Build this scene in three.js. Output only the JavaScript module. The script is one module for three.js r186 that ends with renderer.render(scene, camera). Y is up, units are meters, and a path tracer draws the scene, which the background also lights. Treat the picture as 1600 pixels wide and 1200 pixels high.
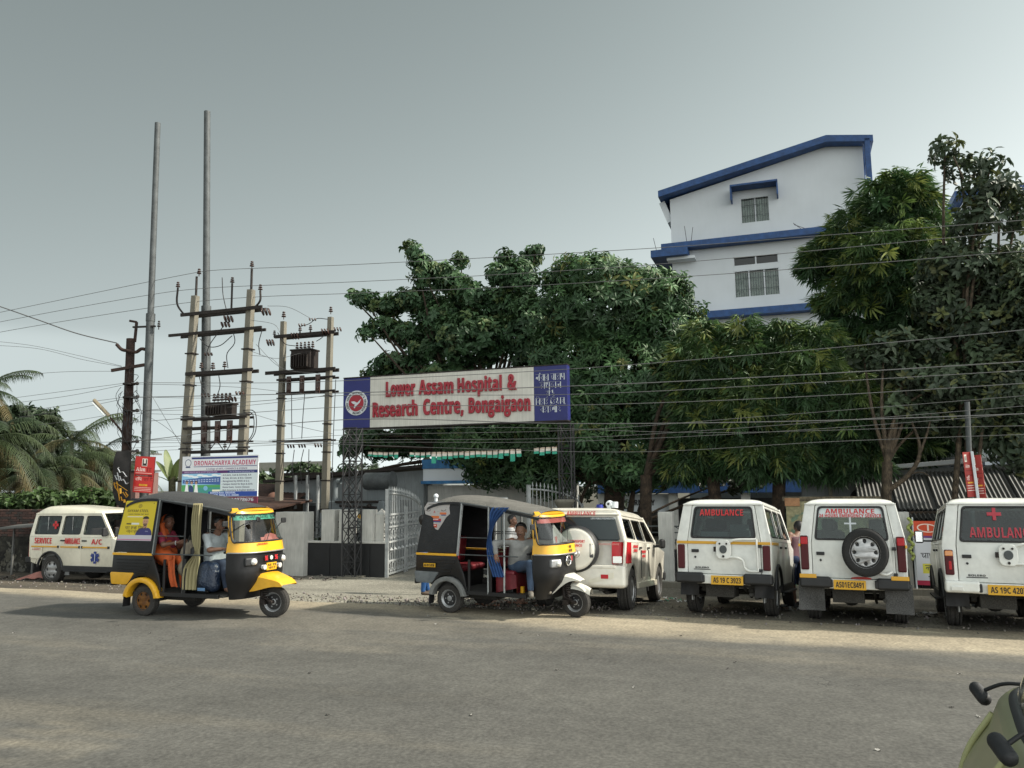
import * as THREE from 'three';
import { RoundedBoxGeometry } from 'three/addons/geometries/RoundedBoxGeometry.js';
import { TextGeometry } from 'three/addons/geometries/TextGeometry.js';
import { FontLoader } from 'three/addons/loaders/FontLoader.js';
import { ImprovedNoise } from 'three/addons/math/ImprovedNoise.js';
import { mergeGeometries, mergeVertices, toCreasedNormals } from 'three/addons/utils/BufferGeometryUtils.js';

// ---------- camera, sky, sun, exposure ----------
const scene = new THREE.Scene();
const renderer = new THREE.WebGLRenderer({ antialias: true });
renderer.toneMapping = THREE.LinearToneMapping;
renderer.toneMappingExposure = 1.45;
renderer.shadowMap.enabled = true;
const EYE = 2.2, FPX = 1250, PITCH = 7.16 * Math.PI / 180, ROLL = -0.012;
const camera = new THREE.PerspectiveCamera(2 * Math.atan(600 / FPX) * 180 / Math.PI, 4 / 3, 0.1, 3000);
camera.position.set(0, EYE, 0);
camera.rotation.order = 'YXZ';
camera.rotation.set(PITCH, 0, ROLL);
scene.add(camera);

const SUN = new THREE.Vector3(0.75, 0.62, 0.1).normalize();
{
  const W = 512, H = 256, data = new Float32Array(W * H * 4), D2 = 180 / Math.PI;
  for (let j = 0; j < H; j++) for (let i = 0; i < W; i++) {
    const el = ((j + 0.5) / H - 0.5) * Math.PI, ph = ((i + 0.5) / W - 0.5) * 2 * Math.PI;
    const x = Math.cos(ph) * Math.cos(el), y = Math.sin(el), z = Math.sin(ph) * Math.cos(el);
    const gam = Math.acos(Math.min(1, x * SUN.x + y * SUN.y + z * SUN.z)) * D2;
    const e = Math.max(el * D2, 0);
    let az = Math.atan2(x, -z) * D2, da = Math.abs(((az - 82 + 540) % 360) - 180);       // degrees from the sun's bearing
    const back = 0.5 + 0.5 * Math.cos((az - 150) / D2);                                    // 0 ahead-left, 1 behind; unseen sky raised there to lighten shaded faces
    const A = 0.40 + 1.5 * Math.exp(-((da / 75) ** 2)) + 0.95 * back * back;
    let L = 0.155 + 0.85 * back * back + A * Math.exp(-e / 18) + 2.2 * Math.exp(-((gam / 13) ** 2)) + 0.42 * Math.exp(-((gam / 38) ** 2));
    if (el < 0) L = 0.3;
    L *= 0.8;
    const k = (j * W + i) * 4, warm = Math.min(1, L / 1.1);
    data[k] = L * (0.825 + 0.14 * warm); data[k + 1] = L; data[k + 2] = L * (1.015 - 0.04 * warm); data[k + 3] = 1;
  }
  const t = new THREE.DataTexture(data, W, H, THREE.RGBAFormat, THREE.FloatType);
  t.mapping = THREE.EquirectangularReflectionMapping; t.magFilter = t.minFilter = THREE.LinearFilter; t.needsUpdate = true;
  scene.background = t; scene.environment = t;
}
const sun = new THREE.DirectionalLight(new THREE.Color(1, 0.93, 0.8), 4.4);
sun.position.copy(SUN).multiplyScalar(60).add(new THREE.Vector3(0, 0, -16));
sun.target.position.set(0, 0, -16);
sun.castShadow = true; sun.shadow.mapSize.set(4096, 4096); sun.shadow.radius = 5;
Object.assign(sun.shadow.camera, { left: -40, right: 40, top: 30, bottom: -30, near: 1, far: 160 });
scene.add(sun, sun.target);

// ---------- helpers ----------
let seed = 7;
const rnd = () => { seed = (seed + 0x6d2b79f5) | 0; let t = Math.imul(seed ^ (seed >>> 15), 1 | seed); t = (t + Math.imul(t ^ (t >>> 7), 61 | t)) ^ t; return ((t ^ (t >>> 14)) >>> 0) / 4294967296; };
const rr = (a, b) => a + (b - a) * rnd();
const V = (x, y, z) => new THREE.Vector3(x, y, z);
const R = (d) => d * Math.PI / 180;
const clamp = THREE.MathUtils.clamp, lerp = THREE.MathUtils.lerp, sstep = (a, b, x) => { const t = clamp((x - a) / (b - a), 0, 1); return t * t * (3 - 2 * t); };
const camM = new THREE.Matrix4().makeRotationFromEuler(new THREE.Euler(PITCH, 0, ROLL, 'YXZ'));
const ray = (u, v) => V((u - 800) / FPX, (600 - v) / FPX, -1).applyMatrix4(camM);
const at = (u, v, D) => { const d = ray(u, v); d.multiplyScalar(D / -d.z); d.y += EYE; return d; };      // a point at depth D
// the road runs along T, N points away from it to the far side; s is the distance beyond the road's far edge
const RA = R(19.45), T = V(Math.cos(RA), 0, Math.sin(RA)), N = V(Math.sin(RA), 0, -Math.cos(RA)), P0 = V(0, 0, -14.5);
const sOf = (x, z) => x * N.x + (z + 14.5) * N.z;
const gh = (x, z) => -0.25 * sstep(0.2, 4, sOf(x, z));
const st = (s, t, y = 0) => V(P0.x + N.x * s + T.x * t, y, P0.z + N.z * s + T.z * t);
const atS = (u, v, s) => { const d = ray(u, v), k = (s - sOf(0, 0)) / (d.x * N.x + d.z * N.z); d.multiplyScalar(k); d.y += EYE; return d; };
const ROADTURN = -RA;                                            // rotation.y of something whose local x runs along the road

const used = new Map();
function numbered(n) { const c = used.get(n) ?? 0; used.set(n, c + 1); return c ? n + '_' + String(c).padStart(3, '0') : n; }
function tag(o, label, category, group) { if (label) o.userData.label = label; if (category) o.userData.category = category; if (group) o.userData.group = group; return o; }
function thing(name, label, category, pos = V(0, 0, 0), ry = 0, group) {
  const o = new THREE.Group(); o.name = numbered(name); o.position.copy(pos); o.rotation.y = ry; scene.add(o); return tag(o, label, category, group);
}
const shadow = (m) => { m.castShadow = m.receiveShadow = true; return m; };
function mesh(name, g, m, parent) {
  const o = shadow(new THREE.Mesh(g, m)); o.name = parent ? name : numbered(name); (parent ?? scene).add(o); return o;
}
function struct(o) { o.userData.kind = 'structure'; return o; }
function boxUV(g) {
  const p = g.attributes.position, n = g.attributes.normal, uv = new Float32Array(p.count * 2);
  for (let i = 0; i < p.count; i += 3) {
    const ax = Math.abs(n.getX(i)) + Math.abs(n.getX(i + 1)) + Math.abs(n.getX(i + 2)), ay = Math.abs(n.getY(i)) + Math.abs(n.getY(i + 1)) + Math.abs(n.getY(i + 2)), az = Math.abs(n.getZ(i)) + Math.abs(n.getZ(i + 1)) + Math.abs(n.getZ(i + 2));
    for (let k = i; k < i + 3; k++) {
      if (ay >= ax && ay >= az) { uv[k * 2] = p.getX(k); uv[k * 2 + 1] = p.getZ(k); }
      else if (ax >= az) { uv[k * 2] = p.getZ(k); uv[k * 2 + 1] = p.getY(k); }
      else { uv[k * 2] = p.getX(k); uv[k * 2 + 1] = p.getY(k); }
    }
  }
  g.setAttribute('uv', new THREE.BufferAttribute(uv, 2));
}
class MB {                                                         // collects pieces, merges them into one named mesh
  constructor() { this.g = []; }
  add(g, x = 0, y = 0, z = 0, rx = 0, ry = 0, rz = 0) {
    let q = g.index ? g.toNonIndexed() : g.clone();
    for (const k of Object.keys(q.attributes)) if (k !== 'position' && k !== 'normal') q.deleteAttribute(k);
    q.morphAttributes = {}; if (!q.attributes.normal) q.computeVertexNormals();
    q.clearGroups();
    q.applyMatrix4(new THREE.Matrix4().makeRotationFromEuler(new THREE.Euler(rx, ry, rz)).setPosition(x, y, z));
    this.g.push(q); return this;
  }
  box(w, h, d, x, y, z, rx = 0, ry = 0, rz = 0, r = 0.006) {
    const m = Math.min(w, h, d); r = Math.min(r, m * 0.45);
    return this.add(r > 0 ? new RoundedBoxGeometry(w, h, d, 1, r) : new THREE.BoxGeometry(w, h, d), x, y, z, rx, ry, rz);
  }
  cyl(r1, r2, h, x, y, z, rx = 0, ry = 0, rz = 0, n = 12) { return this.add(new THREE.CylinderGeometry(r1, r2, h, n), x, y, z, rx, ry, rz); }
  sph(r, x, y, z, sx = 1, sy = 1, sz = 1, n = 12) { const g = new THREE.SphereGeometry(r, n, Math.max(6, n * 0.7 | 0)); g.scale(sx, sy, sz); return this.add(g, x, y, z); }
  bar(a, b, w, h = w, r = 0.004) {                                  // box from a to b
    const d = b.clone().sub(a), L = d.length(), g = r > 0 ? new RoundedBoxGeometry(w, h, L, 1, Math.min(r, w * .4, h * .4)) : new THREE.BoxGeometry(w, h, L);
    const m = new THREE.Matrix4().lookAt(b, a, Math.abs(d.y) > L * 0.98 ? V(0, 0, 1) : V(0, 1, 0)); m.setPosition(a.clone().lerp(b, 0.5));
    g.applyMatrix4(m); return this.add(g);
  }
  rod(a, b, r, r2 = r, n = 8) {
    const d = b.clone().sub(a), L = d.length(), g = new THREE.CylinderGeometry(r2, r, L, n);
    g.applyQuaternion(new THREE.Quaternion().setFromUnitVectors(V(0, 1, 0), d.normalize())); const c = a.clone().lerp(b, 0.5); return this.add(g, c.x, c.y, c.z);
  }
  tube(pts, r, n = 6, seg, closed = false) {
    return this.add(new THREE.TubeGeometry(new THREE.CatmullRomCurve3(pts, closed, 'centripetal'), seg ?? Math.max(4, pts.length * 4), r, n, closed));
  }
  lathe(pts, x, y, z, rx = 0, ry = 0, rz = 0, n = 20) { return this.add(new THREE.LatheGeometry(pts.map((p) => new THREE.Vector2(p[0], p[1])), n), x, y, z, rx, ry, rz); }
  ext(pts, depth, holes = [], bevel = 0.004, map) {
    const s = new THREE.Shape(pts.map((p) => new THREE.Vector2(p[0], p[1])));
    for (const h of holes) s.holes.push(new THREE.Path(h.map((p) => new THREE.Vector2(p[0], p[1]))));
    const g = new THREE.ExtrudeGeometry(s, { depth: depth - 2 * bevel, bevelEnabled: bevel > 0, bevelSize: bevel, bevelThickness: bevel, bevelOffset: -bevel, bevelSegments: 2, curveSegments: 8 });
    g.translate(0, 0, bevel);
    if (map) { const p = g.attributes.position; for (let i = 0; i < p.count; i++) { const q = map(p.getX(i), p.getY(i), p.getZ(i)); p.setXYZ(i, q[0], q[1], q[2]); } g.deleteAttribute('normal'); const gg = g.clone(); for (const k of Object.keys(gg.attributes)) if (k !== 'position') gg.deleteAttribute(k); return this.add(toCreasedNormals(gg, 0.6)); }
    return this.add(g);
  }
  grid(nu, nv, f, crease = 0.7) {                                   // surface f(u,v), u,v in 0..1
    const p = [], ix = [];
    for (let j = 0; j <= nv; j++) for (let i = 0; i <= nu; i++) { const q = f(i / nu, j / nv); p.push(q[0], q[1], q[2]); }
    for (let j = 0; j < nv; j++) for (let i = 0; i < nu; i++) { const a = j * (nu + 1) + i, b = a + 1, c = a + nu + 1, d = c + 1; ix.push(a, b, d, a, d, c); }
    const g = new THREE.BufferGeometry(); g.setAttribute('position', new THREE.Float32BufferAttribute(p, 3)); g.setIndex(ix);
    return this.add(crease ? toCreasedNormals(g, crease) : (g.computeVertexNormals(), g));
  }
  geom(parent, world) {
    const g = mergeGeometries(this.g); if (parent && world) g.translate(-parent.position.x, -parent.position.y, -parent.position.z);
    boxUV(g); return g;
  }
  build(name, m, parent, world = false) { return mesh(name, this.geom(parent, world), m, parent); }
}
const mb = () => new MB();
const rrect = (x0, y0, x1, y1, r = 0.05, n = 4) => { const o = []; for (const [cx, cy, a0] of [[x1 - r, y1 - r, 0], [x0 + r, y1 - r, 90], [x0 + r, y0 + r, 180], [x1 - r, y0 + r, 270]]) for (let i = 0; i <= n; i++) { const a = R(a0 + 90 * i / n); o.push([cx + r * Math.cos(a), cy + r * Math.sin(a)]); } return o; };
function roundPoly(p, r, n = 3) {
  const o = [], L = p.length;
  for (let i = 0; i < L; i++) {
    const a = p[(i + L - 1) % L], b = p[i], c = p[(i + 1) % L], la = Math.hypot(a[0] - b[0], a[1] - b[1]), lc = Math.hypot(c[0] - b[0], c[1] - b[1]), q = Math.min(b[2] ?? r, la * .45, lc * .45);
    const s = [b[0] + (a[0] - b[0]) * q / la, b[1] + (a[1] - b[1]) * q / la], e = [b[0] + (c[0] - b[0]) * q / lc, b[1] + (c[1] - b[1]) * q / lc];
    for (let k = 0; k <= n; k++) { const t = k / n; o.push([(1 - t) ** 2 * s[0] + 2 * t * (1 - t) * b[0] + t * t * e[0], (1 - t) ** 2 * s[1] + 2 * t * (1 - t) * b[1] + t * t * e[1]]); }
  }
  return o;
}
const F = {};
for (const [k, f] of [['b', 'sans_bold'], ['r', 'sans_regular'], ['sb', 'serif_bold']]) F[k] = await new FontLoader().loadAsync('fonts/droid/droid_' + f + '.typeface.json');
function txt(s, w, h, d = 0.004, f = 'b', fat = 0) {               // lettering centred on the origin, w by h, facing +z
  const g = new TextGeometry(s, { font: F[f], size: 1, depth: 1, curveSegments: 3, bevelEnabled: fat > 0, bevelSize: fat, bevelThickness: .02, bevelSegments: 1 });
  g.computeBoundingBox(); const b = g.boundingBox, p = g.attributes.position;
  for (let i = 0; i < p.count; i++) { const y = ((p.getY(i) - b.min.y) / (b.max.y - b.min.y) - .5) * h; p.setXYZ(i, ((p.getX(i) - b.min.x) / (b.max.x - b.min.x) - .5) * w, y, p.getZ(i) * d); }
  return g;
}
// ---------- noise and textures ----------
const PN = new ImprovedNoise();
const fbm = (x, y, z = 0, o = 4) => { let a = 0, k = 0.5, f = 1; for (let i = 0; i < o; i++) { a += k * PN.noise(x * f, y * f, z + i * 7.3); k *= 0.5; f *= 2.03; } return a; };
const HT = new Float32Array(65536); for (let i = 0; i < 65536; i++) HT[i] = rnd() * 6.2831853;
const HC = HT.map(Math.cos), HS = HT.map(Math.sin);
function tileNoise(P, oct, zz, str = 1) {                           // tileable gradient noise over the unit square
  const z = Math.round(zz * 977);
  return (u, v) => {
    let a = 0, k = 0.5, f = P;
    for (let o = 0; o < oct; o++) {
      const x = u * f, y = v * f, xi = Math.floor(x), yi = Math.floor(y), fx = x - xi, fy = y - yi, x0 = ((xi % f) + f) % f, y0 = ((yi % f) + f) % f, x1 = x0 + 1 === f ? 0 : x0 + 1, y1 = y0 + 1 === f ? 0 : y0 + 1, q = z + o * 7919;
      const h = (i, j) => { let n = Math.imul(i + q, 0x27d4eb2d) ^ Math.imul(j + 31 * q, 0x165667b1); n ^= n >>> 15; n = Math.imul(n, 0x2c1b3c6d); return (n >>> 13) & 65535; };
      const a0 = h(x0, y0), b0 = h(x1, y0), c0 = h(x0, y1), d0 = h(x1, y1), sx = fx * fx * fx * (fx * (fx * 6 - 15) + 10), sy = fy * fy * fy * (fy * (fy * 6 - 15) + 10);
      const A = HC[a0] * fx + HS[a0] * fy, B = HC[b0] * (fx - 1) + HS[b0] * fy, C = HC[c0] * fx + HS[c0] * (fy - 1), D = HC[d0] * (fx - 1) + HS[d0] * (fy - 1);
      a += k * 1.05 * (A + sx * (B - A) + sy * (C + sx * (D - C) - A - sx * (B - A))); k *= 0.5; f *= 2;
    }
    return a * str;
  };
}
function dtex(S, fn, size = 1, srgb = true, H = S) {               // fn(u,v) -> [r,g,b] 0..1 or a number; repeats every `size` metres
  const d = new Uint8Array(S * H * 4);
  for (let j = 0; j < H; j++) for (let i = 0; i < S; i++) { const c = fn(i / S, j / H), k = (j * S + i) * 4; if (typeof c === 'number') d[k] = d[k + 1] = d[k + 2] = clamp(c, 0, 1) * 255; else { d[k] = clamp(c[0], 0, 1) * 255; d[k + 1] = clamp(c[1], 0, 1) * 255; d[k + 2] = clamp(c[2], 0, 1) * 255; } d[k + 3] = 255; }
  const t = new THREE.DataTexture(d, S, H); t.wrapS = t.wrapT = THREE.RepeatWrapping; t.magFilter = t.minFilter = THREE.LinearFilter; if (srgb) t.colorSpace = THREE.SRGBColorSpace; t.repeat.set(1 / size, 1 / size); t.needsUpdate = true; return t;
}
function ctex(w, h, draw) {
  const c = document.createElement('canvas'); c.width = w; c.height = h; const x = c.getContext('2d'); draw(x, w, h);
  const t = new THREE.CanvasTexture(c); t.colorSpace = THREE.SRGBColorSpace; t.magFilter = THREE.LinearFilter; return t;
}
const n1 = tileNoise(6, 5, 1.3), n2 = tileNoise(24, 3, 9.1), n3 = tileNoise(3, 6, 4.4), n4 = tileNoise(60, 2, 2.2);
const TX = {
  mottle: dtex(512, (u, v) => 0.9 + 0.34 * n1(u, v) + 0.12 * n2(u, v), 1.7),
  grime: dtex(512, (u, v) => { const a = n3(u, v), b = n2(u, v), k = clamp(0.97 + 0.2 * a + 0.08 * b, 0, 1); return [k, k * 0.99, k * 0.97]; }, 2.3),
  streak: dtex(512, (u, v) => { const a = n4(u, v * 0.12 % 1), b = n1(u, v); const k = clamp(0.93 + 0.13 * a + 0.14 * b, 0, 1); return [k, k * 0.99, k * 0.97]; }, 2.6),
  speck: dtex(512, (u, v) => 0.86 + 0.6 * n4(u, v) + 0.22 * n1(u, v), 1.1),
  rust: dtex(256, (u, v) => { const a = clamp(0.5 + 1.3 * n1(u, v), 0, 1); return [lerp(.36, .7, a), lerp(.26, .62, a), lerp(.2, .58, a)]; }, 0.8),
  bumpN: dtex(512, (u, v) => 0.5 + 0.6 * n2(u, v) + 0.3 * n1(u, v), 0.9, false),
  bumpF: dtex(512, (u, v) => 0.5 + 0.8 * n4(u, v), 0.5, false),
  weave: dtex(128, (u, v) => 0.5 + 0.5 * Math.sin(u * 2 * Math.PI * 32) * Math.sin(v * 2 * Math.PI * 32), 0.25, false),
  bark: dtex(256, (u, v) => { const k = clamp(.62 + .6 * n4(u, v * .2) + .5 * n1(u, v), 0, 1); return [k, k * .95, k * .88]; }, 0.9),
  rough: dtex(256, (u, v) => clamp(0.75 + .5 * n1(u, v) + .2 * n2(u, v), 0, 1), 1.3, false),
};
const lin = (r, g, b) => new THREE.Color().setRGB(r, g, b);
function std(color, rough = 0.7, o = {}) {
  const m = o.phys ? new THREE.MeshPhysicalMaterial({ roughness: rough }) : new THREE.MeshStandardMaterial({ roughness: rough });
  m.color.copy(color.isColor ? color : new THREE.Color(color)); delete o.phys; Object.assign(m, o); return m;
}
const M = {
  white: std(lin(.745, .77, .76), .35, { phys: 1, map: TX.grime, bumpMap: TX.bumpN, bumpScale: .0005, clearcoat: .5, clearcoatRoughness: .15 }),
  cream: std(lin(.76, .745, .68), .3, { phys: 1, map: TX.grime, clearcoat: .7, clearcoatRoughness: .08 }),
  ivory: std(lin(.72, .70, .60), .35, { phys: 1, map: TX.grime, clearcoat: .5, clearcoatRoughness: .15 }),
  blackPlastic: std(lin(.018, .019, .021), .55, { map: TX.mottle, bumpMap: TX.bumpF, bumpScale: .0006 }),
  blackPaint: std(lin(.007, .007, .008), .45, { phys: 1, map: TX.mottle, bumpMap: TX.bumpN, bumpScale: .0012, clearcoat: .12, clearcoatRoughness: .15 }),
  canvas: std(lin(.022, .024, .027), .75, { map: TX.mottle, bumpMap: TX.bumpN, bumpScale: .007 }),
  dustyCanvas: std(lin(.13, .125, .115), .9, { map: TX.speck, bumpMap: TX.weave, bumpScale: .0008 }),
  yellow: std(lin(.78, .42, .02), .4, { phys: 1, map: TX.grime, clearcoat: .4, clearcoatRoughness: .2 }),
  tyre: std(lin(.022, .022, .022), .85, { map: TX.speck }),
  dustyTyre: std(lin(.05, .047, .043), .95, { map: TX.speck }),
  rimY: std(lin(.5, .27, .02), .6, { map: TX.rust }),
  alloy: std(lin(.5, .5, .5), .35, { metalness: .7, map: TX.mottle }),
  steel: std(lin(.42, .43, .44), .45, { metalness: .6, map: TX.mottle }),
  chrome: std(lin(.7, .7, .7), .15, { metalness: 1 }),
  glass: new THREE.MeshPhysicalMaterial({ color: lin(.72, .78, .76), roughness: .03, transmission: 1, thickness: 0, ior: 1.5 }),
  darkGlass: new THREE.MeshPhysicalMaterial({ color: lin(.28, .32, .33), roughness: .03, transmission: 1, thickness: 0, ior: 1.5 }),
  midGlass: new THREE.MeshPhysicalMaterial({ color: lin(.5, .56, .56), roughness: .03, transmission: 1, thickness: 0, ior: 1.5 }),
  rubber: std(lin(.012, .012, .013), .6),
  interior: std(lin(.03, .03, .032), .8),
  seatGrey: std(lin(.12, .12, .125), .8, { map: TX.mottle }),
  redLamp: new THREE.MeshPhysicalMaterial({ color: lin(.42, .012, .018), roughness: .25, specularIntensity: .6 }),
  darkRedLamp: new THREE.MeshPhysicalMaterial({ color: lin(.07, .008, .011), roughness: .3, specularIntensity: .45 }),
  amberLamp: new THREE.MeshPhysicalMaterial({ color: lin(.6, .2, .02), roughness: .15, clearcoat: 1, clearcoatRoughness: .03 }),
  clearLamp: new THREE.MeshPhysicalMaterial({ color: lin(.75, .75, .72), roughness: .12, metalness: .3, clearcoat: 1, clearcoatRoughness: .03 }),
  redPrint: std(lin(.55, .03, .035), .5),
  amberTape: std(lin(.62, .33, .03), .5),
  maroon: std(lin(.17, .012, .02), .5, { map: TX.mottle }),
  mud: std(lin(.05, .048, .043), .95, { map: TX.speck }),
  concrete: std(lin(.2, .19, .16), .9, { map: TX.streak, bumpMap: TX.bumpN, bumpScale: .004 }),
  galv: std(lin(.09, .10, .103), .65, { metalness: .15, map: TX.mottle }),
  iron: std(lin(.05, .045, .042), .7, { map: TX.rust }),
  rustPole: std(lin(.11, .07, .058), .8, { map: TX.rust }),
  porcelain: std(lin(.055, .03, .024), .25),
  cable: std(lin(.02, .02, .022), .6),
  wireM: std(lin(.13, .13, .13), .5, { metalness: .3 }),
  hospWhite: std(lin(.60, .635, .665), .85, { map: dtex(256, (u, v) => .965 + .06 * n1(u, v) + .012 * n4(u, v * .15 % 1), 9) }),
  whitewash: std(lin(.55, .56, .55), .9, { map: TX.streak, bumpMap: TX.bumpN, bumpScale: .003 }),
  blue: std(lin(.018, .072, .22), .6, { map: TX.mottle }),
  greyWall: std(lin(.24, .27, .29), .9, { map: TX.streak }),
  blackTile: std(lin(.009, .010, .012), .55, { map: TX.mottle }),
  gateWhite: std(lin(.40, .42, .42), .5, { map: TX.mottle }),
  tin: std(lin(.15, .155, .155), .6, { metalness: .25, map: TX.streak }),
  rustTin: std(lin(.16, .1, .075), .85, { map: TX.rust }),
  wood: std(lin(.09, .065, .045), .85, { map: TX.bark }),
  bark: std(lin(.10, .075, .055), .95, { map: TX.bark, bumpMap: TX.bumpN, bumpScale: .02 }),
  paleBark: std(lin(.19, .16, .125), .95, { map: TX.bark, bumpMap: TX.bumpN, bumpScale: .015 }),
};
function plane(name, tex, w, h, parent, x, y, z, rx = 0, ry = 0, rz = 0, o = {}) {    // flat print on a surface
  const m = std(0xffffff, o.rough ?? .6, o.alpha ? { map: tex, transparent: true } : { map: tex });
  const p = mesh(name, new THREE.PlaneGeometry(w, h), m, parent); p.position.set(x, y, z); p.rotation.set(rx, ry, rz); return p;
}
// ---------- hand-drawn Bengali letters: strokes in a unit cell, baseline 0, headline 1 ----------
const BG = {
  'ব': [.8, [[.7, 1], [.7, 0]], [[.7, .82], [.08, .45], [.7, .1]]], 'ৰ': [.8, [[.7, 1], [.7, 0]], [[.7, .82], [.08, .45], [.7, .1]], [[.34, .32], [.58, .62]]], 'ৱ': [.8, [[.7, 1], [.7, 0]], [[.7, .82], [.08, .45], [.7, .1]], [[.2, -.06], [.5, -.06]]],
  'ল': [.9, [[.8, 1], [.8, 0]], [[.1, .3], [.18, .62], [.36, .6], [.42, .2], [.5, .6], [.66, .7], [.8, .5]]], 'া': [.34, [[.2, 1], [.2, 0]]], 'আ': [1.3, [[.12, .82], [.4, .72], [.2, .42], [.45, .12], [.7, .5]], [[.8, 1], [.8, 0]], [[1.15, 1], [1.15, 0]]],
  'চ': [.8, [[.1, .72], [.7, .78], [.34, .5], [.66, .22], [.36, .04], [.14, .24]]], 'ম': [.85, [[.75, 1], [.75, 0]], [[.16, 1], [.16, .42], [.34, .32], [.3, .55], [.16, .42]], [[.3, .42], [.75, .48]]], 'হ': [.75, [[.2, .8], [.6, .74], [.28, .5], [.62, .3], [.34, 0]], [[.28, .5], [.6, .52]]],
  'স': [.9, [[.78, 1], [.78, 0]], [[.16, 1], [.16, .5], [.4, .5], [.4, .9]], [[.16, .5], [.5, .2], [.78, .3]]], 'প': [.8, [[.7, 1], [.7, 0]], [[.14, 1], [.2, .5], [.7, .62]]], 'স্প': [.95, [[.8, 1], [.8, -.2]], [[.16, 1], [.16, .62], [.4, .62], [.4, .95]], [[.2, .55], [.24, .1], [.8, .22]]],
  'ি': [.36, [[.2, 1], [.2, 0]], [[.2, 1], [.3, 1.3], [.75, 1.26], [1, 1]]], 'ত': [.85, [[.66, .8], [.3, .78], [.14, .4], [.4, .12], [.7, .3], [.6, .56], [.4, .46]]], 'এ': [.8, [[.1, .8], [.5, .86], [.24, .4], [.7, .1]], [[.7, .95], [.7, .1]]],
  'ণ': [.85, [[.75, 1], [.75, 0]], [[.12, .4], [.3, .75], [.5, .45], [.32, .2], [.5, .45], [.75, .7]]], 'ণ্ড': [1, [[.5, 1], [.5, .5]], [[.12, .7], [.3, .92], [.4, .64]], [[.5, .55], [.86, .45], [.4, .25], [.84, .02], [.4, -.1]]], 'ণ্ট': [1, [[.5, 1], [.5, .5]], [[.12, .7], [.3, .92], [.4, .64]], [[.3, .5], [.3, .2], [.7, .02], [.86, .4]]],
  'র্চ': [.85, [[.1, .72], [.7, .78], [.34, .5], [.66, .22], [.36, .04], [.14, .24]], [[.4, 1.08], [.7, 1.35]]], 'ে': [.42, [[.3, 1], [.1, .6], [.12, .2], [.34, .1], [.3, .34]]], 'ঙ': [.85, [[.2, .85], [.6, .75], [.25, .5], [.65, .3], [.35, .05], [.14, .2]], [[.6, .75], [.78, .95]]],
  'ই': [.8, [[.2, .82], [.62, .76], [.26, .52], [.6, .3], [.3, .06]], [[.3, 1], [.5, 1.32], [.85, 1.2]]], 'গ': [.8, [[.7, 1], [.7, 0]], [[.12, .35], [.18, .8], [.42, .86], [.44, .4]]], 'ঁ': [.1, [[-.4, 1.2], [-.2, 1.12], [0, 1.22]]], 'ও': [.85, [[.12, .7], [.3, .85], [.62, .7], [.3, .4], [.6, .1], [.8, .4]]],
  "'": [.2, [[.1, 1.25], [.06, 1.05]]], ',': [.3, [[.16, .1], [.08, -.12]]], 'ন': [.8, [[.7, 1], [.7, 0]], [[.1, .25], [.16, .55], [.36, .5], [.7, .4]]], 'ক': [1, [[.5, 1], [.5, 0]], [[.5, .8], [.08, .45], [.5, .12]], [[.5, .75], [.85, .7], [.8, .3]]], 'য': [.85, [[.75, 1], [.75, 0]], [[.14, 1], [.14, .6], [.4, .5], [.14, .25], [.75, .3]]],
  'শ': [.9, [[.8, 1], [.8, 0]], [[.16, .8], [.4, .85], [.3, .4], [.12, .3]], [[.4, .6], [.6, .8], [.6, .4]]], 'ু': [.02, [[-.5, -.06], [-.2, -.3], [-.05, -.1]]], 'ট': [.8, [[.2, .85], [.2, .3], [.5, .06], [.72, .4]], [[.2, 1], [.5, 1.32], [.7, 1.2]]], ' ': [.45],
};
const NOHEAD = new Set(['এ', 'ও', 'গ', 'ণ', 'প', 'শ', 'ঁ', "'", ',', 'ু', ' ', 'ণ্ড', 'ণ্ট']);
function glyphs(s) { const o = []; for (let i = 0; i < s.length;) { let k = null; for (const n of [3, 2, 1]) { const c = s.slice(i, i + n); if (BG[c] && c.length === n) { k = c; break; } } if (!k) { i++; continue; } i += k.length; if (k === 'ি' || k === 'ে') o.splice(o.length - 1, 0, k); else o.push(k); } return o; }
function banglaLines(s) { let x = 0; const L = []; for (const k of glyphs(s)) { const [w, ...st_] = BG[k]; for (const p of st_) L.push(p.map((q) => [x + q[0], q[1]])); if (!NOHEAD.has(k)) L.push([[x - .02, 1], [x + w, 1]]); x += w; } return [L, x]; }
function bangla(m, s, w, h, map, th = .09) {                         // as thin raised bars, centred, mapped onto a surface
  const [L, W] = banglaLines(s), k = w / W; for (const p of L) for (let i = 0; i + 1 < p.length; i++) { const a = map((p[i][0] - W / 2) * k, (p[i][1] - .5) * h), b = map((p[i + 1][0] - W / 2) * k, (p[i + 1][1] - .5) * h); const A = V(...a), B = V(...b); if (A.distanceTo(B) > 1e-4) m.bar(A, B, th * h * 1.2, .003, 0); }
}
function strokeBangla(x, s, px, py, size, col) { const [L] = banglaLines(s); x.strokeStyle = col; x.lineWidth = size * .13; x.lineCap = 'round'; for (const p of L) { x.beginPath(); p.forEach((q, i) => x[i ? 'lineTo' : 'moveTo'](px + q[0] * size, py - q[1] * size)); x.stroke(); } }
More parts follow.
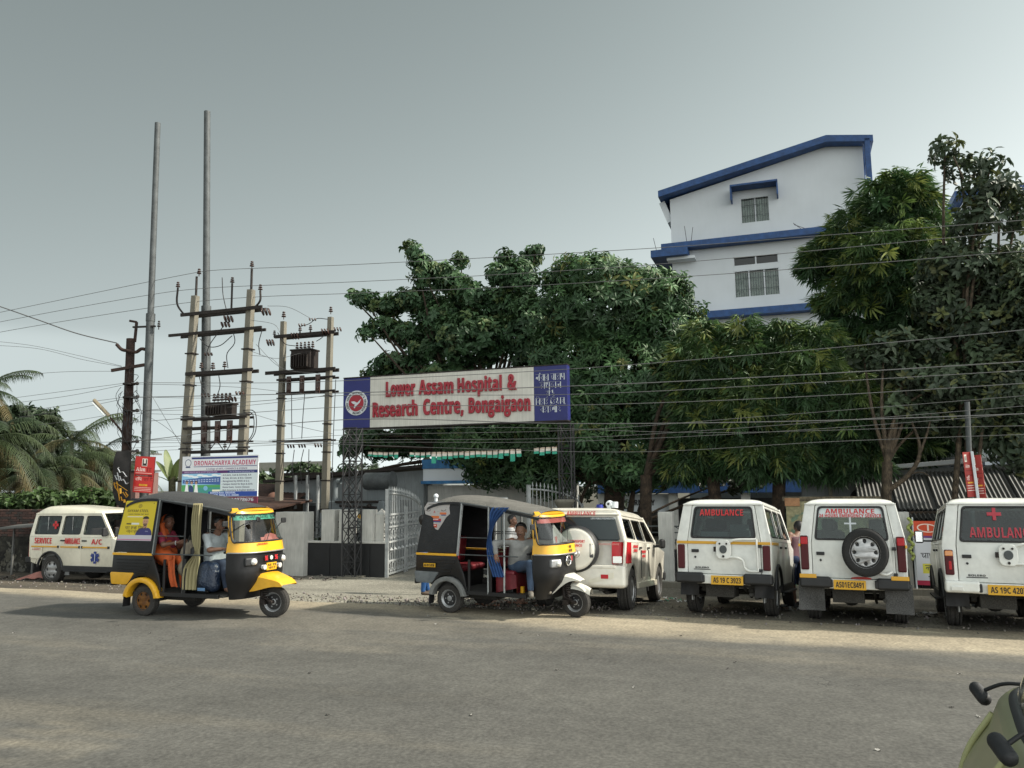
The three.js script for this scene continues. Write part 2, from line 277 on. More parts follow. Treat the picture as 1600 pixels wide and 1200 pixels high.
// ---------- ground, road, forecourt ----------
function sheet(name, tt, ss, yf, colf, m) {                         // a sheet in road coordinates with colours at its vertices
  const p = [], c = [], uv = [], ix = [], n = tt.length;
  for (const s of ss) for (const t of tt) { const q = st(s, t); p.push(q.x, yf(q.x, q.z, s, t), q.z); const k = colf(t, s, q); c.push(k[0], k[1], k[2]); uv.push(t, s); }
  for (let j = 0; j < ss.length - 1; j++) for (let i = 0; i < n - 1; i++) { const a = j * n + i, b = a + 1, d = a + n, e = d + 1; ix.push(a, b, e, a, e, d); }
  const g = new THREE.BufferGeometry(); g.setAttribute('position', new THREE.Float32BufferAttribute(p, 3)); g.setAttribute('color', new THREE.Float32BufferAttribute(c, 3)); g.setAttribute('uv', new THREE.Float32BufferAttribute(uv, 2)); g.setIndex(ix); g.computeVertexNormals();
  m.vertexColors = true; return struct(mesh(name, g, m));
}
const steps = (...a) => { const o = []; for (let i = 0; i < a.length - 2; i += 2) { const x0 = a[i], d = a[i + 1], x1 = a[i + 2]; for (let x = x0; x < x1 - d / 2; x += d) o.push(x); } o.push(a[a.length - 1]); return o; };
const mix = (a, b, k) => [lerp(a[0], b[0], k), lerp(a[1], b[1], k), lerp(a[2], b[2], k)];
const aspN = tileNoise(48, 2, 3.3), aspF = tileNoise(220, 2, 6.6), aspL = tileNoise(7, 4, 8.8);
const txAsphalt = dtex(2048, (u, v) => {
  const a = aspF(u, v), b = aspN(u, v), l = aspL(u, v); let k = 0.86 + 0.34 * a + 0.16 * b + 0.14 * l;
  const cr = Math.abs(n3(u, v) + 0.12 * b); if (cr < 0.004 && n1(u * 1, v) > 0.2) k *= 0.78;      // hairline cracks
  if (a > 0.47) k += 0.16; if (a < -0.5) k -= 0.14;                // pale chips and dark pits
  return [k, k * 0.99, k * 0.97];
}, 9);
const txAggB = dtex(1024, (u, v) => 0.5 + 0.8 * aspF(u, v), 4.5, false);
const roadM = std(0xffffff, .88, { map: txAsphalt, bumpMap: txAggB, bumpScale: .0018 });
const edgeAt = (t) => 0.05 + 0.22 * fbm(t * .35, 2.2, 0, 4) - 0.25 * sstep(-2, 3, t) * 0;
function dustOf(t, s) {                                             // pale dust lying along the road's far edge and in worn patches
  const e = s - edgeAt(t), w = fbm(t * .23, s * .9, 3.1, 4), f = fbm(t * 1.7, s * 5, 7.7, 3);
  const q = .85 * sstep(-3, 3, t); let d = sstep(-1.3 + .7 * w - q, -.45 + .4 * w - q, e + .3 * f);
  d = Math.max(d, .42 * sstep(.08, .3, fbm(t * .16 + 9, s * .33, 5.5, 4) + .25 * f) * sstep(-4.6, -8.2, s + .5 * w));
  d = Math.max(d, .17 * sstep(.02, .34, fbm(t * .12, s * .8, 1.7, 4) + .2 * f));
  return d;
}
{
  const asp = [.110, .110, .103], dust = [.39, .345, .262], tar = [.085, .086, .083];
  sheet('road', steps(-140, 4, -34, .4, -20, .16, 13, .4, 30, 4, 140), steps(-27, .4, -12, .14, -3, .07, 0.3), (x, z, s, t) => 0.012 - 0.03 * sstep(edgeAt(t) - .12, edgeAt(t) + .05, s),
    (t, s) => { let c = asp, k = 1 + .1 * fbm(t * .035 + 5, s * 2.3, 6.6, 3) + .16 * fbm(t * .1, s * .55, 4.1, 4) + .12 * fbm(t * .9, s * 3.5, 2.2, 3); c = mix(c, tar, .35 * sstep(.0, .3, fbm(t * .11 + 3, s * .4 + 8, 9.9, 3))); c = mix(c, dust, dustOf(t, s)); return [c[0] * k, c[1] * k, c[2] * k]; }, roadM);
}
{
  const gN = tileNoise(90, 3, 1.1), gS = tileNoise(34, 2, 5.1);
  const txGravel = dtex(1024, (u, v) => { const a = gN(u, v), b = gS(u, v); let k = .78 + .5 * a + .25 * b; if (b > .36) k += .18; if (a < -.42) k -= .25; return [k, k * .985, k * .95]; }, 3.2);
  const m = std(0xffffff, .96, { map: txGravel, bumpMap: TX.bumpN, bumpScale: .02 });
  const pale = [.40, .395, .355], dirt = [.13, .11, .085], apron = [.25, .235, .2], dark = [.07, .064, .054];
  const colf = (t, s) => {
    const w = fbm(t * .5, s * .5, 6.1, 4), f = fbm(t * 2.2, s * 2.2, 2.1, 3);
    let c = mix(dirt, pale, sstep(-8.6, -7.4, t + 1.4 * w)); c = mix(c, apron, sstep(-.8, 1.0, t + 1.2 * w));
    c = mix(c, dark, .8 * sstep(.05, .35, w + .5 * f) * (t < -8 || t > 2 ? 1 : .25)); const k = 1 + .45 * f; return [c[0] * k, c[1] * k, c[2] * k];
  };
  sheet('forecourt', steps(-40, 1, -20, .2, 13, 1, 40), steps(-.9, .12, 4, .2, 10.5), (x, z, s) => s < .1 ? -.014 : gh(x, z) - .006 + .022 * fbm(x * 1.2, z * 1.2, 3, 3) * sstep(.1, .8, s), colf, m);
  const far = std(lin(.09, .085, .06), 1, { map: txGravel });
  const g = new THREE.PlaneGeometry(1600, 1600, 60, 60); g.rotateX(-Math.PI / 2); const uv = g.attributes.uv; for (let i = 0; i < uv.count; i++) uv.setXY(i, uv.getX(i) * 1600, uv.getY(i) * 1600);
  const o = struct(mesh('ground', g, far)); o.position.y = -.34;
}
// loose stones and litter on the forecourt: nobody could count the stones
{
  const g = new THREE.IcosahedronGeometry(1, 0); g.scale(1, .6, .8);
  const o = new THREE.InstancedMesh(g, std(0xffffff, .95, { map: TX.speck }), 2600), m4 = new THREE.Matrix4(), e = new THREE.Euler(), c = new THREE.Color();
  for (let i = 0; i < 2600; i++) {
    let t, s; const k = rnd();
    if (k < .34) { t = rr(-8, .5); s = rr(-.15, 1.6) * rr(.3, 1); } else if (k < .62) { t = rr(-2.5, 1.6); s = rr(.3, 2.2); } else if (k < .86) { t = rr(0, 9); s = rr(-.4, 3); } else { t = rr(-19, -8.5); s = rr(.2, 3.5); }
    const q = st(s, t), r = rr(.008, .026) * (rnd() < .06 ? 1.8 : 1); e.set(rr(0, 3), rr(0, 6), rr(0, 3)); m4.makeRotationFromEuler(e).scale(V(r, r, r)); m4.setPosition(q.x, (s < .1 ? .012 : gh(q.x, q.z)) + r * .3, q.z);
    o.setMatrixAt(i, m4); const b = rr(.1, .36); o.setColorAt(i, c.setRGB(b, b * rr(.85, .97), b * rr(.7, .9)));
  }
  o.name = 'gravel'; shadow(o); o.userData.kind = 'stuff'; tag(o, 'loose grey stones and rubble scattered on the forecourt along the road edge', 'gravel'); scene.add(o);
}
// ---------- hospital ----------
const local = (s0, t0, y0 = 0) => ({ pos: st(s0, t0, y0) });
{
  const S = 24, H = thing('hospital_building', 'tall white hospital block with blue bands and sloping blue roof edge behind the trees', 'building', st(S, 0, -.34), ROADTURN), y0 = .34;
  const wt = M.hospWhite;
  // gabled upper storeys: front outline in (t, y)
  const win = (x0, y0_, x1, y1) => [[x0, y0_], [x1, y0_], [x1, y1], [x0, y1]];
  const outline = [[-.28, 3.2], [12, 3.2], [12, 13.0], [8.35, 13.0], [8.35, 17.1], [6.8, 17.3], [-.28, 15.75]];
  const f = mb(); f.ext(outline.map((p) => [p[0], p[1] + y0]), .3, [win(2.96, 14.12 + y0, 4.27, 15.38 + y0), win(2.52, 12.12 + y0, 4.54, 12.6 + y0), win(2.52, 10.62 + y0, 4.54, 11.93 + y0)], 0);
  f.g[f.g.length - 1].translate(0, 0, -.3);
  f.box(.3, 13, 9, -.13, 9.2 + y0, -4.8, 0, 0, 0, 0).box(12, 13, .3, 5.8, 9 + y0, -9.3, 0, 0, 0, 0).box(.28, 4, 9, 8.2, 15 + y0, -4.8, 0, 0, 0, 0).box(12.2, .2, 9, 5.8, 9.7 + y0, -4.8, 0, 0, 0, 0).box(12.2, .2, 9, 5.8, 13.1 + y0, -4.8, 0, 0, 0, 0);
  f.build('wall', wt, H);
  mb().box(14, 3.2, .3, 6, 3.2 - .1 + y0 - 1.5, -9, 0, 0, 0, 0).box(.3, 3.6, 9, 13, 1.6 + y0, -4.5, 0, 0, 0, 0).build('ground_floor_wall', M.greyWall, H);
  // right wing, lower
  mb().box(12, 11.4, 8, 18.2, 8.4 + y0, -4.4, 0, 0, 0, 0).build('wing_wall', wt, H);
  mb().box(12.8, .3, 8.8, 18.2, 14.3 + y0, -4.2).build('wing_band', M.blue, H);
  // sloping roof slab edge and bands
  const rf = mb(); rf.ext([[-.75, 16.05], [6.84, 17.62], [8.75, 17.32], [8.75, 17.02], [6.84, 17.3], [-.75, 15.74]].map((p) => [p[0], p[1] + y0]), 10.4, [], 0.01); rf.g[0].translate(0, 0, -9.8);
  rf.box(.22, 2.2, .3, 8.5, 16.1 + y0, .45, 0, 0, 0).box(.22, 2.2, .3, 8.5, 16.1 + y0, -2.4);
  const roof = rf.build('roof', M.blue, H);
  mb().box(.28, 1.1, 9, -.5, 15.2 + y0, -4.6, 0, 0, .35).build('roof_bracket', wt, H);
  mb().box(8.6, .3, .6, 3.6, 13.28 + y0, .28).box(1.7, .34, 10.6, -.3, 12.9 + y0, -4.4).build('upper_band', M.blue, H);
  mb().box(9.2, .32, .6, 3.9, 9.86 + y0, .28).build('lower_band', M.blue, H);
  mb().box(1.3, .14, .6, .2, 12.66 + y0, .3).build('soffit', wt, H);
  // chajja hood above the top window
  const hd = mb(); hd.box(2.1, .09, .75, 3.62, 15.78 + y0, .37).box(.07, .62, .7, 2.6, 15.45 + y0, .34).box(.07, .62, .7, 4.64, 15.45 + y0, .34); hd.build('window_hood', M.blue, H);
  const gm = std(lin(.16, .17, .17), .7, { map: TX.mottle }), cur = std(lin(.55, .55, .53), .9, { map: TX.mottle });
  function window_(x0, y1, x1, y2, panes, grille) {
    const w = mesh('window', mb().box(x1 - x0, .05, .12, (x0 + x1) / 2, y1 + .025, -.06).box(x1 - x0, .05, .12, (x0 + x1) / 2, y2 - .025, -.06).box(.05, y2 - y1, .12, x0 + .025, (y1 + y2) / 2, -.06).box(.05, y2 - y1, .12, x1 - .025, (y1 + y2) / 2, -.06).geom(), wt, H);
    const pw = (x1 - x0) / panes;
    for (let i = 0; i < panes; i++) {
      mesh('pane', mb().box(pw - .06, y2 - y1 - .1, .01, x0 + pw * (i + .5), (y1 + y2) / 2, -.14, 0, 0, 0, 0).geom(), grille ? M.glass : M.darkGlass, w);
      if (grille) mesh('curtain', mb().grid(24, 2, (u, v) => [x0 + pw * i + .04 + u * (pw - .1), y1 + .06 + v * (y2 - y1 - .1), -.2 + .025 * Math.sin(u * 40)], 0).geom(), cur, w);
      if (i) mesh('mullion', mb().box(.06, y2 - y1 - .1, .09, x0 + pw * i, (y1 + y2) / 2, -.08).geom(), wt, w);
    }
    if (grille) { const b = mb(); for (let x = x0 + .09; x < x1; x += .11) b.rod(V(x, y1, -.03), V(x, y2, -.03), .009, .009, 5); b.box(x1 - x0, .02, .015, (x0 + x1) / 2, lerp(y1, y2, .3), -.03).box(x1 - x0, .02, .015, (x0 + x1) / 2, lerp(y1, y2, .7), -.03); mesh('grille', b.geom(), M.galv, w); }
    mesh('backing', mb().box(x1 - x0 + .3, y2 - y1 + .3, .05, (x0 + x1) / 2, (y1 + y2) / 2, -.45, 0, 0, 0, 0).geom(), M.interior, w);
  }
  window_(2.96, 14.12 + y0, 4.27, 15.38 + y0, 2, 1); window_(2.52, 12.12 + y0, 4.54, 12.6 + y0, 2, 0); window_(2.52, 10.62 + y0, 4.54, 11.93 + y0, 3, 1);
  // starter bars left sticking out of the slabs
  for (const [x, y, l, a] of [[.5, 13.4, .8, .1], [.7, 13.4, .7, -.15], [-.9, 13.0, .8, .2], [5.9, 10, .9, .1], [6.1, 10, 1, -.2], [5.6, 13.4, .5, .8], [5.8, 13.4, .6, 1.1]]) mb().rod(V(x, y + y0, .5), V(x - Math.sin(a) * l, y + l * Math.cos(a) + y0, .5), .012, .012, 5).build('starter_bar', M.iron, H);
  // ground floor front: columns, fascia, lettering
  const y1 = y0;
  mb().box(18, .55, 2.5, 5, 2.0 + y1, -.4, 0, 0, 0, .01).build('fascia', M.blue, H);
  for (const x of [-3.9, -.6, 2.6, 5.9, 9.2]) mb().box(.38, 2.2, .38, x, .62 + y1, .3).build('column', M.whitewash, H);
  mb().box(3.2, .8, .14, -2.2, 1.28 + y1, .2).build('sign_board', M.hospWhite, H);
  const pt = mb(); pt.add(txt('PHARMACY', 1.5, .26, .02), -2.2, 1.3 + y1, .28); pt.build('sign_lettering', M.cable, H);
  mb().box(17, 2.3, .2, 5, .3 + y1, -1.6, 0, 0, 0, 0).build('shop_front', std(lin(.06, .065, .07), .6, { map: TX.streak }), H);
  for (const x of [-2.9, -1.4, .4, 4, 7.5]) mb().box(1.1, 1.25, .06, x, .2 + y1, -1.46).build('shop_window', M.darkGlass, H);
}
// ---------- transformer yard shed and gatehouse ----------
{
  const S = 11, H = thing('gatehouse', 'grey shed with white and blue gatehouse front behind the entrance gate', 'building', st(S, -7, -.3), ROADTURN), y = .3;
  mb().ext([[-5.9, 0], [0, 0], [0, 2.72 + y], [-5.9, 2.36 + y]], .2, [], 0).build('shed_wall', M.greyWall, H);
  mb().ext([[-6.2, 2.36 + y], [.1, 2.8 + y], [.1, 2.9 + y], [-6.2, 2.46 + y]], 4.4, [], 0).build('shed_roof', M.iron, H).position.z = -3.9;
  mb().box(.2, 2.6 + y, 3.4, -.1, 1.3, -1.8, 0, 0, 0, 0).build('side_wall', M.greyWall, H);
  mb().box(5.2, 2.2 + y, .22, 2.62, 1.1 + y / 2, -.2, 0, 0, 0, 0).build('front_wall', M.whitewash, H);
  mb().box(5.2, .62, .9, 2.7, 2.66 + y, .0).build('parapet', M.hospWhite, H);
  mb().box(5.26, .3, .96, 2.7, 2.9 + y, .0).box(5.3, .1, 1.0, 2.7, 2.3 + y, .02).build('blue_trim', std(lin(.035, .17, .38), .6, { map: TX.mottle }), H);
  const d = mb().box(.7, 1.75, .06, 1.15, .88 + y * .3, -.06).build('door', std(lin(.28, .21, .14), .7, { map: TX.bark }), H);
  mesh('door_frame', mb().box(.06, 1.85, .1, .77, .92 + y * .3, -.06).box(.06, 1.85, .1, 1.53, .92 + y * .3, -.06).geom(), M.whitewash, d);
  mb().box(.9, .9, .05, -4.1, 1.1 + y, .22).build('dark_opening', M.interior, H); mb().box(.7, .75, .05, -.75, 1.35 + y, .22).build('dark_opening', M.interior, H);
  mb().box(1.1, .04, .06, -3.9, 1.65 + y, .24).build('conduit', M.gateWhite, H);
}
// ---------- entrance wall: black tiles, white pillars, rails ----------
function railing(o, x0, x1, yb, yt, z) {
  const m = mb(); m.box(x1 - x0, .035, .035, (x0 + x1) / 2, yt, z).box(x1 - x0, .03, .03, (x0 + x1) / 2, (yb + yt) / 2 + .1, z).box(x1 - x0, .035, .035, (x0 + x1) / 2, yb + .1, z);
  for (let x = x0 + .12; x < x1; x += .42) { m.rod(V(x, yb, z), V(x, yt + .1, z), .012, .012, 5); }
  for (let x = x0; x < x1 - .3; x += .75) { const b = Math.min(x + .75, x1); m.rod(V(x, yb + .1, z), V(b, yt, z), .01, .01, 5); m.rod(V(x, yt, z), V(b, yb + .1, z), .01, .01, 5); }
  return m.build('railing', M.galv, o);
}
{
  const H = thing('boundary_wall', 'low black tiled wall with whitewashed pillars left of the gate', 'wall', st(6, 0, -.35), ROADTURN), y = .35;
  mb().box(3.3, 1.0, .22, -7.5, .5, -.14, 0, 0, 0, .004).build('core', M.concrete, H);
  for (let i = 0, x = -8.95; i < 5; i++) { const w = [.62, .78, .66, .6, .44][i]; mb().box(w - .012, .98 - .012 * (i % 2), .03, x + w / 2, .5, -.008 + .003 * (i % 2), 0, 0, 0, .003).build('tile_panel', M.blackTile, H); x += w; }
  mb().box(3.2, .05, .3, -7.4, 1.02, -.12).build('coping', M.whitewash, H);
  mb().box(.95, 1.5 + y, .5, -8.74, (1.5 + y) / 2, -.02, 0, 0, 0, .012).build('pillar', M.whitewash, H);
  for (const [x, w, d] of [[-7.63, .42, .34], [-7.08, .4, .34], [-6.42, .36, .3]]) mb().box(w, .9, d, x, 1.46, -.16, 0, 0, 0, .012).build('pillar', M.whitewash, H);
  mb().box(.26, .75, .26, -6.1, 1.4, -.3).add(new THREE.ConeGeometry(.19, .16, 4), -6.1, 1.85, -.3, 0, Math.PI / 4).build('pillar', M.whitewash, H);
  railing(H, -8.2, -5.9, 1.05, 1.5 + y * .2, -.2);
}
{
  const H = thing('boundary_wall', 'low black wall with white pillar and wire railing behind the parked ambulances', 'wall', st(6, 0, -.35), ROADTURN), y = .35;
  mb().box(11.4, .97, .22, 6.9, .485, -.14, 0, 0, 0, .004).build('core', M.concrete, H);
  for (let x = 1.25; x < 12.5; x += .75) mb().box(.738, .95, .03, x + .375, .48, -.012, 0, 0, 0, .003).build('tile_panel', M.blackTile, H);
  for (const x of [1.78, 4.15, 6.9, 9.6]) mb().box(.34, 1.5 + y, .36, x, (1.5 + y) / 2, -.02, 0, 0, 0, .012).build('pillar', M.whitewash, H);
  mb().box(11.2, .22, .3, 6.9, .12, .18).build('plinth', M.concrete, H);
  railing(H, 1.95, 12, 1.0, 1.5, -.14);
  railing(H, -.9, 1.6, 1.0, 1.5, -.14); mb().box(2.5, .97, .22, .3, .485, -.14, 0, 0, 0, .004).build('core', M.blackTile, H);
}
// ---------- gates ----------
function gateLeaf(label, pos, ry, L, yh, yl) {                       // local x from the hinge (0) to the free end (L), top falls from yh to yl
  const H = thing('gate_leaf', label, 'gate', pos, ry), top = (x) => yl + (yh - yl) * Math.sqrt(Math.max(0, 1 - (x / L) ** 2)) * .9 + (yh - yl) * .1 * (1 - x / L);
  const fr = mb(), curve = []; for (let i = 0; i <= 14; i++) curve.push(V(L * i / 14, top(L * i / 14) - .12, 0));
  fr.box(.09, yh, .09, 0, yh / 2, 0).box(.06, yl, .06, L, yl / 2, 0).box(.07, yl + .05, .05, L * .5, yl / 2, 0).box(.06, yl, .06, L * .56, yl / 2, 0);
  for (const y of [.08, .42, yl * .5, yl * .72, yl * .9]) fr.box(L, .05, .04, L / 2, y, 0);
  fr.tube(curve, .028, 6, 20); fr.build('frame', M.gateWhite, H);
  for (let x = .14, i = 0; x < L - .05; x += .135, i++) {
    const h = top(x) + .07; const b = mb().rod(V(x, .06, 0), V(x, h - .1, 0), .013, .013, 6).add(new THREE.ConeGeometry(.03, .13, 6), x, h - .04, 0);
    b.build('bar', M.gateWhite, H);
  }
  const sc = mb();
  for (const [y, r] of [[.25, .085], [yl * .61, .09], [yl * .81, .06]]) for (let x = .24; x < L - .15; x += .27) { if (Math.abs(x - L * .53) < .09) continue; sc.add(new THREE.TorusGeometry(r, .014, 5, 14, 4.6), x - .03, y + r * .5, 0).add(new THREE.TorusGeometry(r * .75, .014, 5, 12, 4.6), x + .04, y - r * .6, 0, 0, 0, Math.PI); }
  for (let x = .3; x < L - .15; x += .3) sc.add(new THREE.OctahedronGeometry(.08), x, yl * .38, 0, 0, 0, 0);
  sc.build('scrollwork', M.gateWhite, H);
  return H;
}
gateLeaf('left white wrought iron gate leaf swung open beside the black tiled wall', st(6.05, -5.8, -.26), ROADTURN + R(97), 2.8, 2.38, 1.86);
gateLeaf('right white spear topped gate leaf seen above the second rickshaw roof', st(7.2, -2.1, -.26), ROADTURN + R(55), 1.9, 2.45, 1.9);
{
  const u = thing('stone_urn', 'grey stone urn on a gate pillar right of the spear topped gate', 'urn', st(7.4, -1.15, -.26), ROADTURN);
  mb().lathe([[0, 1.62], [.12, 1.64], [.1, 1.7], [.09, 1.76], [.2, 1.84], [.27, 1.96], [.28, 2.02], [.24, 2.05], [0, 2.05]], 0, 0, 0).build('bowl', M.concrete, u);
  mb().box(.36, 1.62, .36, 0, .81, 0, 0, 0, 0, .02).build('pillar', M.concrete, u);
  const n = thing('no_smoking_sign', 'small white sign with a red crossed circle beside the gate', 'sign', st(7.6, -3.05, -.26), ROADTURN);
  mb().rod(V(0, 0, 0), V(0, 1.9, -.02), .025).build('post', M.galv, n); mb().box(.42, .36, .02, 0, 1.92, .02).build('plate', M.hospWhite, n);
  plane('print', ctex(96, 84, (x) => { x.fillStyle = '#e4e2da'; x.fillRect(0, 0, 96, 84); x.fillStyle = '#333'; x.fillRect(24, 34, 48, 8); x.fillStyle = '#777'; x.fillRect(62, 24, 5, 10); x.strokeStyle = '#b03028'; x.lineWidth = 7; x.beginPath(); x.arc(48, 38, 28, 0, 7); x.stroke(); x.beginPath(); x.moveTo(28, 20); x.lineTo(68, 57); x.stroke(); x.fillStyle = '#444'; x.fillRect(12, 72, 72, 6); }), .4, .34, n, 0, 1.92, .033);
}
// ---------- left boundary wall of bare bricks ----------
{
  const H = thing('brick_wall', 'dark mouldy brick wall behind the side-on ambulance at the left', 'wall', st(4.6, 0, -.45), ROADTURN);
  const mould = std(lin(.085, .082, .072), .95, { map: dtex(512, (u, v) => { const a = n1(u, v), b = n2(u, v), c = n3(u, v); let k = .5 + .8 * a + .4 * b; if (c + .4 * b > .16) k += .5; return [k, k * .99, k * .93]; }, 2.4), bumpMap: TX.bumpN, bumpScale: .015 });
  mb().box(14, 1.25, .24, -18.2, .62, -.12, 0, 0, 0, 0).build('plaster', mould, H);
  mb().box(14, .82, .16, -18.2, 1.62, -.12, 0, 0, 0, 0).build('core', M.mud, H);
  const bg = [0, 1, 2].map((k) => mb().box(.222, .066, .1, 0, 0, 0, rr(-.03, .03), rr(-.03, .03), rr(-.02, .02), .008).geom()), bm = [[.085, .05, .042], [.06, .048, .042], [.115, .062, .05]].map((c) => std(lin(...c), .95, { map: TX.speck }));
  for (let r = 0; r < 11; r++) for (let i = 0; i < 24; i++) { const b = mesh('brick', bg[(rnd() * 3) | 0], bm[(rnd() * 3) | 0], H); b.position.set(-19.6 + i * .236 + (r % 2) * .118, 1.29 + r * .075, -.04 + rr(-.008, .012)); }
  mb().box(2.2, 1.1, .05, -15.2, 1.0, .3, 0, 0, 0, 0).build('patch', mould, H);
}
// ---------- small buildings in the distance and beside the road ----------
{
  const h = thing('roadside_hut', 'dark timber hut with pale sheet roof behind the red signboard', 'hut', st(6.6, -12.6, -.3), ROADTURN);
  mb().box(3.2, 1.8, 2.2, .4, .9, -1.2, 0, 0, 0, 0).build('wall', M.wood, h);
  mb().box(3.8, .06, 3, .5, 2.02, -1.0, .1, 0, -.06).build('roof', M.rustTin, h); mb().box(3.8, .05, .04, .5, 1.93, .52, 0, 0, -.06).build('roof_edge', M.whitewash, h);
  for (const x of [-1.1, .1, 1.3]) mb().box(.1, 1.8, .1, x, .9, .1).build('post', M.wood, h);
  const k = thing('kiosk', 'faded pink sheet metal kiosk wall between the rusty pole and red sign', 'kiosk', st(5.2, -14.15, -.3), ROADTURN);
  mb().box(.7, 3.0, .9, 0, 1.5, -.5, 0, 0, 0, .01).build('wall', std(lin(.22, .13, .12), .8, { map: TX.streak }), k); mb().box(.8, .05, 1.1, 0, 3.04, -.45, 0, 0, .03).build('roof', M.tin, k);
  const s2 = thing('rusty_shed', 'low shed with rusty tin roof behind the academy board', 'shed', st(10, -13.4, -.3), ROADTURN);
  mb().box(3.4, 2.1, 2.6, 0, 1.05, -1.3, 0, 0, 0, 0).build('wall', M.wood, s2);
  const rt = mb().grid(60, 3, (u, v) => [-2 + u * 4, 2.6 + .02 * Math.sin(u * 150) - .55 * (1 - v) + .05 * Math.sin(u * 5), .5 - 2.4 * v], 0); rt.build('roof', M.rustTin, s2);
  for (const [x, l] of [[1.3, 1], [.2, .6]]) mb().add(new THREE.SphereGeometry(.24, 12, 8), x, 1.9 + l * .2, .35).build('water_pot', std(lin(.2, .1, .07), .9, { map: TX.mottle }), s2);
  const b = thing('concrete_house', 'weathered flat roofed concrete house far behind the transformer poles', 'house', st(40, -32.6, -.3), ROADTURN);
  const cm = std(lin(.3, .3, .27), .95, { map: TX.streak });
  mb().box(4, 3, 5, 0, 1.5, -2.5, 0, 0, 0, 0).build('wall', M.greyWall, b); mb().box(6.6, .5, 6, .6, 3.2, -2.4).box(6.6, .7, .12, .6, 4.1, .5).build('roof', cm, b);
  for (const x of [-1.4, .2, 1.8, 3.4]) mb().box(.22, 3, .22, x, 1.5, .4).build('column', cm, b);
  for (const x of [-1, .8]) mb().box(.9, 1, .06, x, 1.7, .03).build('window', M.interior, b);
  const p = at(172, 712, 60), c = thing('tin_roofed_house', 'small house with grey gable roof above the palms', 'house', V(p.x, 0, p.z), ROADTURN);
  mb().box(3.2, p.y - .4, 3, 0, (p.y - .4) / 2, 0, 0, 0, 0, 0).build('wall', M.concrete, c); mb().ext([[-1.3, 0], [0, .75], [3.4, .45], [3.4, .32], [0, .6], [-1.3, -.14]], 4, [], 0).build('roof', M.tin, c).position.set(-.4, p.y - .3, -2);
  mb().box(.5, .5, .05, -.5, p.y - .9, 1.52).build('window', M.interior, c);
}
{
  // corrugated shed behind the right-hand ambulances: each sheet of roof is a part
  const h = thing('corrugated_shed', 'shed of grey corrugated tin sheets behind the right-hand ambulances', 'shed', st(7.2, 0, -.3), ROADTURN);
  const corr = (w, d, n, f) => mb().grid(n * 8, 4, (u, v) => f(u * w, v * d, .022 * Math.sin(u * n * 2 * Math.PI)), .9).geom();
  for (let i = 0; i < 5; i++) mesh('roof_sheet', corr(.84, 1.5, 9, (x, y, z) => [6.15 + i * .82 + x, 1.78 + y * .52 + z + .012 * i + .05 * i, .35 - y]), M.tin, h);
  for (let i = 0; i < 5; i++) mesh('awning_sheet', corr(.84, .6, 9, (x, y, z) => [6.35 + i * .82 + x, 1.62 + y * .3 + z + .01 * i, .75 - y]), M.mud, h);
  for (let i = 0; i < 5; i++) mesh('wall_sheet', corr(.84, 1.6, 9, (x, y, z) => [6.55 + i * .82 + x, .1 + y, .3 + z + .008 * (i % 2)]), M.tin, h);
  mb().box(.1, 2.1, .1, 6.2, 1.05, .3).box(.1, 2.1, .1, 10.4, 1.05, .3).box(4.4, .08, .08, 8.3, 1.74, .36).build('post', M.wood, h);
  const w = thing('annex', 'grey hut with white sloping roof edge and round fan opening behind the shed', 'hut', st(9, 0, -.3), ROADTURN);
  mb().ext([[4.9, 0], [10.6, 0], [10.6, 2.9], [4.9, 2.62]], .2, [Array.from({ length: 18 }, (_, i) => [6.35 + .3 * Math.cos(i / 18 * 6.283), 2.0 + .3 * Math.sin(i / 18 * 6.283)])], 0).build('wall', M.greyWall, w);
  mb().box(.9, .9, .1, 6.35, 2, -.3).build('fan_box', M.interior, w);
  for (let k = 0; k < 5; k++) mb().box(.07, .5, .02, 6.35 + .12 * Math.sin(k * 1.257), 2 + .12 * Math.cos(k * 1.257), .1, 0, .4, -k * 1.257).build('fan_blade', M.iron, w);
  mb().box(6.4, .1, 2.4, 7.6, 2.86, -.4, 0, 0, .07).build('roof', M.hospWhite, w); mb().box(6.3, 1.6, .14, 8.6, 3.72, -1.1, 0, 0, .07).build('upper_wall', M.hospWhite, w);
  mb().box(.09, 2.3, .09, 5.6, 1.3, .5).build('post', M.concrete, w);
}
